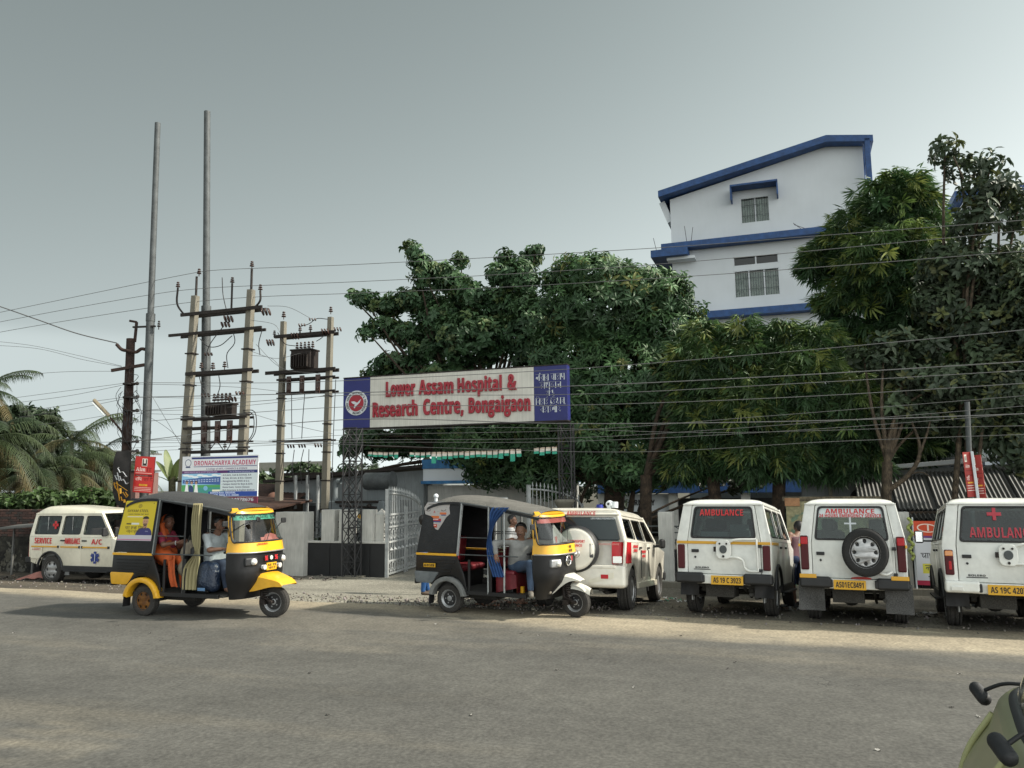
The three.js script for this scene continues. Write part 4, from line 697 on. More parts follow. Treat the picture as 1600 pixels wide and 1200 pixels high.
  for (const s of [1, -1]) mb().box(.07, .1, 1.86, s * .86, .4, -1.34).build('sill', M.ivory, o);
  const L = mb(); L.add(txt('AMBULANCE', .42, .05, .004), .905, 1.09, -.1, 0, Math.PI / 2).add(txt('SERVICE', .32, .05, .004), .905, 1.02, -.1, 0, Math.PI / 2).add(txt('EMERGENCY', .4, .05, .004), .905, 1.0, -.85, 0, Math.PI / 2).add(txt('SERVICE', .3, .05, .004), .905, .92, -.85, 0, Math.PI / 2).build('side_lettering', M.redPrint, o);
  mb().box(.012, .5, .03, .905, .78, -.62).box(.012, .5, .03, .9, .78, -1.38).build('door_trim', M.blackPlastic, o);
  const sp = mb().cyl(.05, .075, .11, .4, 1.85, -.2, Math.PI / 2, 0, 0, 16).box(.07, .06, .07, .4, 1.79, -.2).cyl(.07, .07, .11, .49, 1.84, -.24, 0, 0, 0, 14).build('loudspeaker', M.hospWhite, o);
  mesh('speaker_mouth', mb().cyl(.022, .022, .01, .4, 1.85, -.14, Math.PI / 2).geom(), M.blackPlastic, sp);
  const be = mb().box(.2, .04, .12, .1, 1.77, -.7).build('beacon_base', M.hospWhite, o); mesh('beacon', mb().cyl(.06, .075, .1, .1, 1.82, -.7, 0, 0, 0, 16).geom(), std(lin(.01, .02, .22), .3), be);
  mb().box(.5, .55, 1.2, .3, 1.1, -.3).build('stretcher', std(lin(.03, .1, .5), .7), o);
  place(o, 1.27, -14.75, R(20), 2.68);
}
// ---------- auto rickshaws (same local frame as the vehicles) ----------
function ushell(ys, w, af, a0, th0, th1, nU = 24, n = 2.7, nv = 4) { // front shell curved in plan
  return (m) => m.grid(nU, nv, (u, v) => { const t = R(lerp(th0, th1, u)), y = lerp(ys[0], ys[1], v), s = Math.sin(t), c = Math.cos(t); const x = Math.sign(s) * Math.pow(Math.abs(s), 2 / n) * w(y), a = a0(y) + (af(y) - a0(y)) * Math.pow(Math.max(c, 0), 2 / n); return [x, y, -a]; }, 0.9);
}
function rickshaw(label, x, z, turn, k, q) {
  const o = thing('auto_rickshaw', label, 'auto rickshaw', V(x, .012, z), turn); o.scale.set(k, k * .965, k);
  const X = .66, TB = 1.08, mapS = (s, y0, y1, x0, x1) => (a, y, c) => [s * (lerp(x0, x1, clamp((y - y0) / (y1 - y0), 0, 1)) - c), y, -a];
  // tub
  for (const s of [1, -1]) {
    const tub = mb().ext([[-.74, .76], ...arc(0, .3, .41, 150, 25, 12).map((p) => [p[0], p[1]]), [.42, .44], [.36, .72], [.2, TB], [-.72, TB]], .03, [], .006, mapS(s, 0, 2, X, X)).build('side_panel', M.blackPaint, o);
    for (let i = 0; i < 5; i++) mesh('louvre', mb().box(.02, .018, .82 - i * .04, s * (X + .004), .99 - i * .055, .22 + i * .012, 0, 0, 0, .006).geom(), M.blackPaint, tub);
    mb().box(.022, .045, .93, s * (X + .006), TB + .01, .26).build('waist_stripe', q.stripe ?? M.yellow, o);
    mb().ext(roundPoly([[-.77, .76], [-.2, .76], [-.36, .54], [-.73, .54]], .04), .05, [], .012, mapS(s, 0, 2, X + .012, X + .012)).build('rear_skirt', q.skirt, o);
    mb().ext([...arc(0, .28, .405, 8, 172, 16), ...arc(0, .28, .315, 172, 8, 16)], .17, [], .02, mapS(s, 0, 2, X + .06, X + .06)).build('mudguard', q.guard, o);
    mb().box(.16, .26, .015, s * .6, .28, .41, -.08).build('mudflap', M.rubber, o);
    mb().ext([[-.73, TB + .04], [.19, TB + .04], [.265, 2.07], [-.42, 2.1], [-.58, 1.98]], .025, [], .008, mapS(s, TB, 2.1, X - .005, .585)).build('hood_side', M.canvas, o);
    mb().bar(V(s * .66, TB, -.22), V(s * .6, 2.06, -.285), .05, .03).build('hood_post', q.postM ?? M.galv, o);
    mb().tube([V(s * .605, 2.075, -.24), V(s * .59, 2.0, -.8), V(s * .56, 1.925, -1.34), V(s * .54, 1.85, -1.76)], .017, 8).build('roof_rail', M.galv, o);
    mb().rod(V(s * .63, .4, -.86), V(s * .59, 1.99, -.86), .018).build('door_post', q.door ?? M.blackPaint, o);
    if (s < 0 || q.rails) mb().rod(V(s * .63, 1.42, -.25), V(s * .63, 1.42, -.86), .01).rod(V(s * .64, 1.1, -.25), V(s * .64, 1.1, -1.5), .012).build('side_rail', M.galv, o);
    if (q.frontPost) mb().rod(V(s * .6, .4, -1.18), V(s * .575, 1.94, -1.18), .017).build('grab_post', M.gateWhite, o);
    mb().box(.05, .07, 1.3, s * .62, .4, -1.0).build('sill', M.blackPaint, o);
    mb().box(.03, .62, .07, s * .62, .72, -.9).box(.03, .58, .05, s * .62, .72, -.45).build('panel_edge', M.blackPaint, o);
    wheel(o, s * .57, 0, .265, .13, q.rim ?? 'steel', s, M.dustyTyre);
  }
  mb().box(1.24, .56, .03, 0, .8, .73).box(1.26, .1, .06, 0, .56, .76).build('rear_panel', M.blackPaint, o);
  for (const s of [1, -1]) mb().box(.12, .1, .04, s * .5, .68, .77).build('tail_lamp', M.redLamp, o);
  mb().box(1.2, .04, 2.0, 0, .4, -.72, 0, 0, 0, .01).box(.5, .16, 1.2, 0, .32, -.2).box(.9, .1, .12, 0, .27, 0).rod(V(-.5, .27, 0), V(.5, .27, 0), .04).build('floor', M.mud, o);
  mb().grid(6, 8, (u, v) => [lerp(-.64, .64, u) * lerp(1, .9, v), lerp(TB + .03, 2.0, v), .72 - .16 * v - .02 * Math.sin(u * 3.14)], 0).build('hood_back', M.canvas, o);
  // canvas roof
  const prof = new THREE.CatmullRomCurve3([V(-.6, 1.97, 0), V(-.5, 2.09, 0), V(-.25, 2.18, 0), V(.05, 2.205, 0), V(.4, 2.185, 0), V(.8, 2.12, 0), V(1.2, 2.045, 0), V(1.6, 1.97, 0), V(1.86, 1.915, 0)]);
  mb().grid(36, 18, (u, v) => { const p = prof.getPoint(u), xx = lerp(-1, 1, v), w = lerp(.615, .53, sstep(.3, 1, u)), dr = .085 * Math.pow(Math.abs(xx), 3.2) + .03 * Math.pow(Math.abs(xx), 12); return [xx * w, p.y - dr - .012 * Math.sin(u * 6.3) * Math.sin(v * 9.4), -p.x]; }, 0).build('canvas_roof', q.roofM ?? M.dustyCanvas, o);
  mb().grid(36, 1, (u, v) => { const p = prof.getPoint(.12 + u * .88), w = lerp(.615, .53, sstep(.3, 1, u)); return [w + .003, p.y - .112 - v * .05, -p.x]; }, 0).build('roof_valance', M.canvas, o); mb().grid(36, 1, (u, v) => { const p = prof.getPoint(.12 + u * .88), w = lerp(.615, .53, sstep(.3, 1, u)); return [-w - .003, p.y - .112 - v * .05, -p.x]; }, 0).build('roof_valance', M.canvas, o);
  for (const a of [.1, .86, 1.3]) { const p = a < .5 ? 2.16 : a < 1 ? 2.08 : 1.98; mb().tube([V(-.58, p - .1, -a), V(-.3, p - .02, -a), V(.3, p - .02, -a), V(.58, p - .1, -a)], .014).build('roof_hoop', M.blackPaint, o); }
  // cabin front
  const wN = (y) => lerp(.5, .6, sstep(.3, .8, y)), afN = (y) => 1.96 + .24 * sstep(.3, .75, y) - .01 * y, a0N = () => 1.76;
  const nose = ushell([.34, 1.14], wN, afN, a0N, -90, 90, 28, 2.7, 8)(mb()).build('front_panel', M.blackPaint, o);
  ushell([1.14, 1.31], (y) => .605 - .03 * (y - 1.14) / .2, (y) => 2.205 - .03 * (y - 1.14) / .2, a0N, -90, 90, 28, 2.7, 4)(mb()).build('front_band', M.yellow, o);
  mesh('band_trim', mb().tube(Array.from({ length: 19 }, (_, i) => { const t = R(lerp(-88, 88, i / 18)), s = Math.sin(t), c = Math.cos(t); return V(Math.sign(s) * Math.pow(Math.abs(s), 2 / 2.7) * .612, 1.142, -(1.76 + .46 * Math.pow(Math.max(c, 0), 2 / 2.7))); }), .013, 6, 40).geom(), M.steel, nose);
  const wW = (y) => lerp(.575, .53, (y - 1.31) / .52), aW = (y) => lerp(2.17, 1.93, (y - 1.31) / .52), aB = (y) => lerp(1.77, 1.71, (y - 1.31) / .52);
  const edge = (th, y, out = .004) => { const s = Math.sin(R(th)), c = Math.cos(R(th)); return V(Math.sign(s) * Math.pow(Math.abs(s), 2 / 2.7) * (wW(y) + out), y, -(aB(y) + (aW(y) + out - aB(y)) * Math.pow(Math.max(c, 0), 2 / 2.7))); };
  const gl = ushell([1.325, 1.8], wW, aW, aB, -80, 80, 30, 2.7, 3)(mb()).build('windscreen', M.glass, o);
  const frame = []; for (let i = 0; i <= 16; i++) frame.push(edge(lerp(-80, 80, i / 16), 1.325)); for (let i = 0; i <= 16; i++) frame.push(edge(lerp(80, -80, i / 16), 1.8)); mesh('window_seal', mb().tube(frame, .016, 6, 90, true).geom(), M.rubber, gl);
  for (const s of [1, -1]) ushell([1.31, 1.85], wW, aW, aB, s * 79.5, s * 90, 4, 2.7, 3)(mb()).build('pillar', M.yellow, o);
  ushell([1.8, 1.86], wW, (y) => aW(y) + .02, aB, -80, 80, 24, 2.7, 2)(mb()).grid(20, 4, (u, v) => { const t = R(lerp(-75, 75, u)), s = Math.sin(t), c = Math.cos(t); const w = .53 * (1 - .12 * v), y = 1.86 + .05 * v; return [Math.sign(s) * Math.pow(Math.abs(s), .74) * w, y, -(1.68 + (.28 - .16 * v) * Math.pow(Math.max(c, 0), .74))]; }).build('visor', M.yellow, o);
  // strip of cloth print along the top of the windscreen
  const strip = mb(); ushell([1.7, 1.79], (y) => wW(y) - .006, (y) => aW(y) - .008, aB, -74, 74, 30, 2.7, 1)(strip); strip.build('windscreen_strip', q.stripM, o);
  const bl = mb(); q.bangla && bangla(bl, q.bangla, .58, .06, (px, py) => { const e = edge(-px / .6 * 110, 1.745 + py, .004); return [e.x, e.y, e.z]; }); if (bl.g.length) bl.build('strip_lettering', M.rubber, o);
  // lamps, plate, wipers, mirrors
  for (const s of [1, -1]) {
    const h = mb().box(.24, .15, .1, s * .4, .985, -2.1, 0, -s * .35, 0, .03).build('headlight_frame', q.lampFrame ?? M.blackPlastic, o); h.rotation.y = 0;
    mesh('headlight', mb().add(new THREE.SphereGeometry(.062, 16, 10), s * .375, .985, -2.15).geom(), M.clearLamp, h); mesh('indicator', mb().box(.07, .1, .06, s * .475, .985, -2.09, 0, -s * .5, 0, .015).geom(), q.ind ?? M.clearLamp, h);
    const m = mb().tube([V(s * .56, 1.42, -1.78), V(s * .66, 1.57, -1.84), V(s * .74, 1.63, -1.86)], .009).box(.12, .1, .04, s * .76, 1.65, -1.86, 0, 0, 0, .02).build('mirror', M.blackPlastic, o); if (!q.mirrorIn) m.rotation.y = 0;
  }
  if (q.innerMirror) mb().tube([V(.56, 1.48, -1.8), V(.5, 1.62, -2.0), V(.36, 1.7, -2.14)], .008).box(.13, .09, .04, .3, 1.71, -2.16, 0, .3, .2, .02).build('mirror', M.blackPlastic, o);
  mb().bar(V(.12, 1.33, -2.2), V(-.12, 1.56, -2.1), .012).build('wiper', M.rubber, o);
  if (q.plate) plate(o, q.plate[0], 0.26, .13, 0, .88, -2.22, Math.PI, q.plate[1]);
  if (q.sidePlate) plate(o, q.sidePlate, .27, .075, X + .025, .88, .4, Math.PI / 2);
  q.front?.(o);
  // front mudguard with its beak
  if (q.beak) mb().grid(14, 12, (u, v) => { const a = lerp(1.98, 2.6, u), xx = lerp(-1, 1, v), w = lerp(.3, .2, u), top = lerp(.83, .64, Math.pow(u, 1.2)) - .06 * sstep(.9, 1, u), e = Math.pow(Math.abs(xx), 5), low = lerp(.46, .55, sstep(0, .8, u)); return [Math.sign(xx) * Math.min(1, Math.abs(xx) * 1.25) * w, lerp(top, low, Math.abs(xx) < .8 ? .12 * xx * xx : .1 + (Math.abs(xx) - .8) / .2 * .9), -a]; }, .5).ext(roundPoly([[-.2, .55], [.2, .55], [.19, .63], [-.19, .63]], .02), .02, [], .004).build('front_mudguard', q.fender, o);
  else {
    mb().grid(12, 12, (u, v) => { const t = lerp(0, 1, u), a = lerp(1.98, 2.44, t), xx = lerp(-1, 1, v), w = lerp(.3, .1, t), top = lerp(.82, .67, Math.pow(t, 1.6)), low = lerp(.42, .66, Math.pow(sstep(0, .75, t), .6)); return [Math.sign(xx) * Math.min(1, Math.abs(xx) * 1.25) * w, Math.abs(xx) < .8 ? top - .02 * xx * xx : lerp(top - .013, Math.min(low, top - .03), (Math.abs(xx) - .8) / .2), -a]; }, .5).build('front_mudguard', q.fender, o);
    mb().grid(14, 10, (u, v) => { const t = R(lerp(50, -12, u)), xx = lerp(-1, 1, v), r = .33 - .05 * xx * xx; return [xx * .1, .27 + r * Math.sin(t + .9) + .02, -(2.3 + r * Math.cos(t + .9))]; }, .6).grid(10, 8, (u, v) => { const xx = lerp(-1, 1, v), a = lerp(2.25, 2.6, u); return [xx * .11 * (1 - .3 * u), .62 - .1 * Math.pow(u, 2) - .06 * xx * xx - .05 * Math.pow(Math.abs(xx), 6), -a]; }, .6).build('wheel_guard', q.fender, o);
  }
  const fw = wheel(o, 0, 2.3, .265, .125, 'steel', 1, M.dustyTyre, q.steer ?? 0);
  const fk = mb().rod(V(.1, .27, -2.3), V(.1, .36, -2.12), .03).rod(V(.1, .36, -2.12), V(.04, .74, -2.06), .035).rod(V(.12, .27, -2.3), V(-.02, .27, -2.3), .03).box(.08, .09, .1, .12, .27, -2.16); const spr = []; for (let i = 0; i <= 70; i++) { const t = i / 70; spr.push(V(.13 + .042 * Math.cos(i * .75), .3 + .34 * t, -2.24 + .06 * t + .042 * Math.sin(i * .75))); } fk.tube(spr, .009, 5, 160).build('front_fork', M.iron, o);
  // seats and controls
  const sm = q.seatM, f = (w, h, d, px, py, pz, rx, n) => mb().box(w, h, d, px, py, pz, rx, 0, 0, .05).build(n, sm, o);
  f(1.16, .13, .5, 0, .78, .2, 0, 'rear_seat'); f(1.14, .52, .13, 0, 1.12, .46, -.12, 'rear_backrest'); f(1.0, .2, .1, 0, 1.5, .52, -.12, 'headrest');
  mb().box(1.14, .36, .42, 0, .56, .2, 0, 0, 0, .02).build('seat_box', M.blackPaint, o);
  f(.9, .1, .4, .08, .78, -1.14, 0, 'driver_seat'); f(.9, .36, .09, .05, 1.04, -.92, .05, 'driver_backrest'); if (q.skirted) mb().grid(12, 8, (u, v) => [lerp(-.32, .5, u), .76 - .36 * v + .02 * Math.sin(u * 9), -1.36 - .02 * Math.sin(u * 14) * v], 0).grid(8, 8, (u, v) => [.52 + .015 * Math.sin(u * 11) * v, .76 - .34 * v + .1 * v * u, -.96 - .42 * u], 0).build('seat_cover', sm, o);
  mb().box(.8, .32, .3, .05, .58, -1.12, 0, 0, 0, .02).box(1.16, .7, .03, 0, .75, -.84, 0, 0, 0, 0).build('engine_box', M.blackPaint, o);
  mb().rod(V(.1, .5, -1.8), V(.1, 1.12, -1.6), .03).rod(V(-.2, 1.14, -1.58), V(.4, 1.14, -1.58), .016).rod(V(.3, 1.14, -1.58), V(.42, 1.13, -1.56), .022).rod(V(-.1, 1.14, -1.58), V(-.22, 1.13, -1.56), .022).box(.5, .2, .15, 0, 1.1, -1.82).build('handlebar', M.blackPlastic, o);
  if (q.windowBack !== 0) mb().rod(V(-.62, 1.46, .1), V(-.62, 1.46, -.86), .012).build('far_rail', M.galv, o);
  return o;
}
function curtainGeo(pts, w, n, amp) {                                // gathered cloth hanging through pts, w(t) wide along the vehicle
  const c = new THREE.CatmullRomCurve3(pts); return mb().grid(40, 24, (u, v) => { const p = c.getPoint(v), ww = w(v); return [p.x + amp * Math.sin(u * n * 6.28 + v * 2), p.y, p.z - (u - .5) * ww]; }, 0).geom();
}
const HL = R(-90 - 22), HR = R(-90 - 30.5), LP = [-6.23, -14.86], RP = [-.84, -14.72], RK = .94;
const clothRose = std(lin(.5, .16, .14), .85);
const autoL = rickshaw('black and yellow auto rickshaw with yellow portrait poster on its canvas hood', LP[0], LP[1], HL, 1, {
  skirt: M.yellow, guard: M.yellow, fender: M.yellow, beak: 1, rim: 'yellow', seatM: M.blackPlastic, roofM: std(lin(.05, .052, .054), .85, { map: TX.speck, bumpMap: TX.weave, bumpScale: .0008 }), rails: 1, steer: .12, innerMirror: 1,
  stripM: std(lin(.10, .42, .30), .8, { map: TX.mottle }), bangla: 'গাইলা মা তাৰা', plate: ['AS 19', '1817'],
  front: (o) => {
    const red = std(lin(.6, .03, .04), .5), wh = std(lin(.55, .6, .55), .4);
    for (const s of [1, -1]) { const k = mb(); const P = (x, y) => [s * .13 + x, 1.03 + y, -2.214]; for (const [x, y, w, h] of [[0, 0, .014, .07], [0, 0, .07, .014], [.028, .028, .014, .03], [-.028, -.028, .014, .03], [-.018, .032, .03, .014], [.018, -.032, .03, .014]]) { const p = P(x, y); k.box(w, h, .008, p[0], p[1], p[2], 0, 0, 0, 0); } k.build('red_emblem', red, o); }
    mb().cyl(.04, .04, .012, 0, 1.03, -2.214, Math.PI / 2, 0, 0, 6).build('badge', wh, o);
    for (const s of [1, -1]) mb().cyl(.04, .045, .06, s * .2, 0.88, -2.22, Math.PI / 2).build('fog_lamp', M.clearLamp, o);
    const l = mb(); bangla(l, 'শুকুৰ', .2, .07, (px, py) => [-.18 - px, 1.215 + py, -2.2 + Math.abs(.18 + px) * .16]); l.build('band_lettering', M.redPrint, o);
    mb().add(txt('BAKRA', .22, .03, .004), .2, 1.285, -2.19, 0, Math.PI - .1).build('band_name', M.redPrint, o);
    mb().box(.3, .06, .012, 0, 1.36, -2.1, .3).build('dash_cloth', clothRose, o);
    // cloths and garland hung in the windscreen
    mb().grid(12, 6, (u, v) => [-.4 + u * .5, 1.33 + v * .12 * Math.sin(u * 3.1), -2.05 + .02 * Math.sin(u * 20)], 0).build('dash_ornament', clothRose, o);
  },
});
{ // poster on the near side of the hood
  const tex = ctex(384, 470, (x, w, h) => {
    x.fillStyle = '#c9b21c'; x.fillRect(0, 0, w, h); x.fillStyle = '#b9b6bd'; x.fillRect(0, h - 66, w, 66); x.fillStyle = '#b3457a'; x.fillRect(0, h - 16, w, 8);
    x.strokeStyle = '#6a5a10'; x.lineWidth = 5; x.beginPath(); x.arc(190, 62, 20, 0, 7); x.stroke(); x.beginPath(); x.arc(190, 62, 9, 0, 7); x.stroke();
    x.fillStyle = '#4b4210'; x.font = 'bold 42px sans-serif'; x.fillText('SHYAM STEEL', 40, 134); x.font = 'bold 22px sans-serif'; x.fillText('FLEXI STRONG TMT BAR', 62, 166);
    x.fillStyle = '#d9d4c0'; x.fillRect(60, 184, 190, 9); x.fillStyle = '#3a3208'; x.fillRect(70, 266, 60, 14); x.fillStyle = '#cfd3cf'; x.fillRect(132, 260, 90, 22);
    x.fillStyle = '#2c2b66'; x.beginPath(); x.moveTo(196, 404); x.quadraticCurveTo(206, 330, 258, 318); x.lineTo(330, 318); x.quadraticCurveTo(376, 334, 380, 404); x.fill();
    x.fillStyle = '#b98b6c'; x.fillRect(270, 276, 44, 46); x.beginPath(); x.ellipse(290, 246, 32, 46, 0, 0, 7); x.fill();
    x.fillStyle = '#1c1512'; x.beginPath(); x.ellipse(290, 212, 35, 30, 0, 3.1, 6.3); x.fill(); x.beginPath(); x.ellipse(290, 276, 22, 20, 0, 0, 3.14); x.fill(); x.fillRect(270, 262, 40, 6);
    x.fillRect(274, 238, 10, 5); x.fillRect(298, 238, 10, 5); x.fillStyle = '#c8ccd8'; x.font = '14px sans-serif'; x.fillText('STEEL', 300, 364);
    strokeBangla(x, 'মন কৰা অবিচল', 66, 336, 32, '#3a3208'); strokeBangla(x, 'নতুন যুগৰ', 90, 374, 28, '#3a3208');
    x.fillStyle = '#8a7a20'; x.fillRect(346, 24, 14, 14);
  });
  const g = mb().grid(1, 1, (u, v) => { const y = 1.33 + v * .72, a = lerp(lerp(-.66, .14, u), lerp(-.52, .2, u), v); return [lerp(.656, .585, (y - 1.08) / 1.02) + .012, y, -a]; }, 0).geom(); const uv = g.attributes.uv, p = g.attributes.position;
  for (let i = 0; i < uv.count; i++) { const v = (p.getY(i) - 1.33) / .72, a = -p.getZ(i); uv.setXY(i, (a - lerp(-.66, -.52, v)) / lerp(.8, .72, v), v); }
  mesh('poster', g, std(0xffffff, .35, { map: tex }), autoL);
  const cm = std(lin(.34, .31, .18), .9, { map: TX.streak });
  mesh('curtain', curtainGeo([V(.6, 2.0, -1.12), V(.6, 1.7, -1.1), V(.61, 1.4, -1.12), V(.62, 1.13, -1.16), V(.63, .85, -1.06), V(.63, .5, -1.04)], (v) => .17 + .02 * Math.sin(v * 9) - .09 * Math.exp(-((v - .58) ** 2) / .006) + .12 * sstep(.58, .8, v), 4, .03), cm, autoL);
  mb().bar(V(.668, TB_(), -.22), V(.6, 2.06, -.285), .06, .012).build('post_strip', std(lin(.32, .34, .33), .6, { map: TX.mottle }), autoL);
}
function TB_() { return 1.1; }
const autoR = rickshaw('black and yellow auto rickshaw with torn white poster on its hood and red seats', RP[0], RP[1], HR, RK, {
  skirt: std(lin(.17, .19, .2), .6, { map: TX.mottle }), guard: std(lin(.2, .205, .2), .7, { map: TX.mottle }), fender: std(lin(.6, .6, .56), .5, { map: TX.grime }), seatM: M.maroon, roofM: std(lin(.15, .145, .13), .9, { map: TX.speck, bumpMap: TX.weave, bumpScale: .0008 }), rails: 1, frontPost: 1, steer: -.1, skirted: 1,
  stripM: std(lin(.5, .10, .09), .8, { map: TX.mottle }), sidePlate: 'AS-19 C-8730', lampFrame: M.steel, ind: std(lin(.3, .27, .2), .3), postM: M.gateWhite, door: M.gateWhite,
  front: (o) => {
    mb().add(txt('102', .09, .05, .004), .0, 1.265, -2.2, 0, Math.PI).add(txt('GCB', .12, .05, .004), .0, 1.195, -2.21, 0, Math.PI).build('band_lettering', M.rubber, o);
    mb().add(new THREE.TorusGeometry(.085, .016, 6, 20), .1, 1.02, -2.215).box(.1, .02, .01, .1, 1.02, -2.215).box(.02, .1, .01, .1, 1.02, -2.215).build('horn_grille', M.chrome, o);
    mb().box(.03, .09, .01, -.03, 1.05, -2.215).build('red_tag', M.redPrint, o);
    const pp = std(lin(.62, .58, .57), .8, { map: TX.mottle });
    mb().ext([[-.3, 1.34], [.3, 1.34], [.06, 1.6], [-.02, 1.7], [-.14, 1.5]], .004, [], 0, (x, y, z) => [x + .12, y, -2.03 + (y - 1.4) * .42 - Math.abs(x) * .1]).build('paper_notice', pp, o);
    mb().ext([[.02, 1.345], [.2, 1.345], [.16, 1.45], [.06, 1.46]], .003, [], 0, (x, y, z) => [x + .12, y, -2.045 + (y - 1.4) * .42 - Math.abs(x) * .1]).build('red_notice', clothRose, o);
  },
});
{
  const tex = ctex(256, 288, (x, w, h) => {
    x.fillStyle = '#aaa6a4'; x.fillRect(0, 0, w, h); x.fillStyle = '#8d8f93'; x.fillRect(0, 0, w, 16); x.fillStyle = '#3d3d3d'; x.fillRect(40, 30, 120, 5); x.strokeStyle = '#403838'; x.lineWidth = 5; x.beginPath(); x.arc(40, 76, 24, .3, 2.6); x.stroke(); x.beginPath(); x.arc(186, 74, 24, .3, 2.6); x.stroke();
    x.fillStyle = '#a33'; for (const [a, b, c, d] of [[96, 96, 8, 14], [90, 112, 20, 4]]) x.fillRect(a, b, c, d); x.fillStyle = '#c8662a'; x.fillRect(70, 146, 76, 22); x.fillStyle = '#a3282c'; x.fillRect(74, 172, 92, 26); x.fillStyle = '#2d3f78'; x.fillRect(84, 196, 80, 12); x.fillStyle = '#c86838'; x.fillRect(152, 112, 62, 20); x.fillStyle = '#46597e'; x.fillRect(166, 132, 44, 12); x.fillStyle = '#b34430'; x.fillRect(76, 226, 54, 34); x.fillStyle = '#e2ddd8'; x.fillRect(90, 178, 50, 6); x.fillRect(84, 236, 36, 5);
    x.fillStyle = 'rgba(120,112,106,.35)'; for (let i = 0; i < 60; i++) x.fillRect(rnd() * w, rnd() * h, 4 + rnd() * 18, 2 + rnd() * 6);
  });
  // torn sheet: outline in (a, y)
  const out = [[-.5, 2.09], [.02, 2.1], [0, 1.98], [.02, 1.86], [-.06, 1.8], [-.2, 1.6], [-.24, 1.55], [-.3, 1.57], [-.34, 1.62], [-.36, 1.78], [-.42, 1.82], [-.55, 1.85], [-.58, 1.98]];
  const g = mb().ext(out, .004, [], 0, (a, y, z) => [lerp(.656, .585, (y - 1.08) / 1.02) + .012 - z, y, -a]).geom(), uv = g.attributes.uv, p = g.attributes.position;
  for (let i = 0; i < uv.count; i++) uv.setXY(i, (-p.getZ(i) + .58) / .62, (p.getY(i) - 1.54) / .57);
  mesh('torn_poster', g, std(0xffffff, .6, { map: tex }), autoR);
  const cm = std(lin(.03, .09, .26), .85, { map: TX.mottle });
  mesh('curtain', curtainGeo([V(.6, 1.99, -1.12), V(.61, 1.8, -1.0), V(.62, 1.55, -.92), V(.63, 1.35, -.9), V(.63, 1.1, -.97), V(.63, .72, -1.1)], (v) => .36 - .3 * sstep(0, .38, v) + .17 * sstep(.5, .9, v), 4, .03), cm, autoR);
  const k = mb().sph(.05, .45, 2.2, .42).cyl(.03, .035, .1, .45, 2.12, .42).build('roof_knob', M.hospWhite, autoR);
  mb().cyl(.045, .045, .12, .52, 2.0, .56, 0, 0, Math.PI / 2).build('rear_lamp', M.blackPlastic, autoR);
  mb().box(.06, .12, .06, .36, .48, -1.42).build('oil_can', M.yellow, autoR);
}
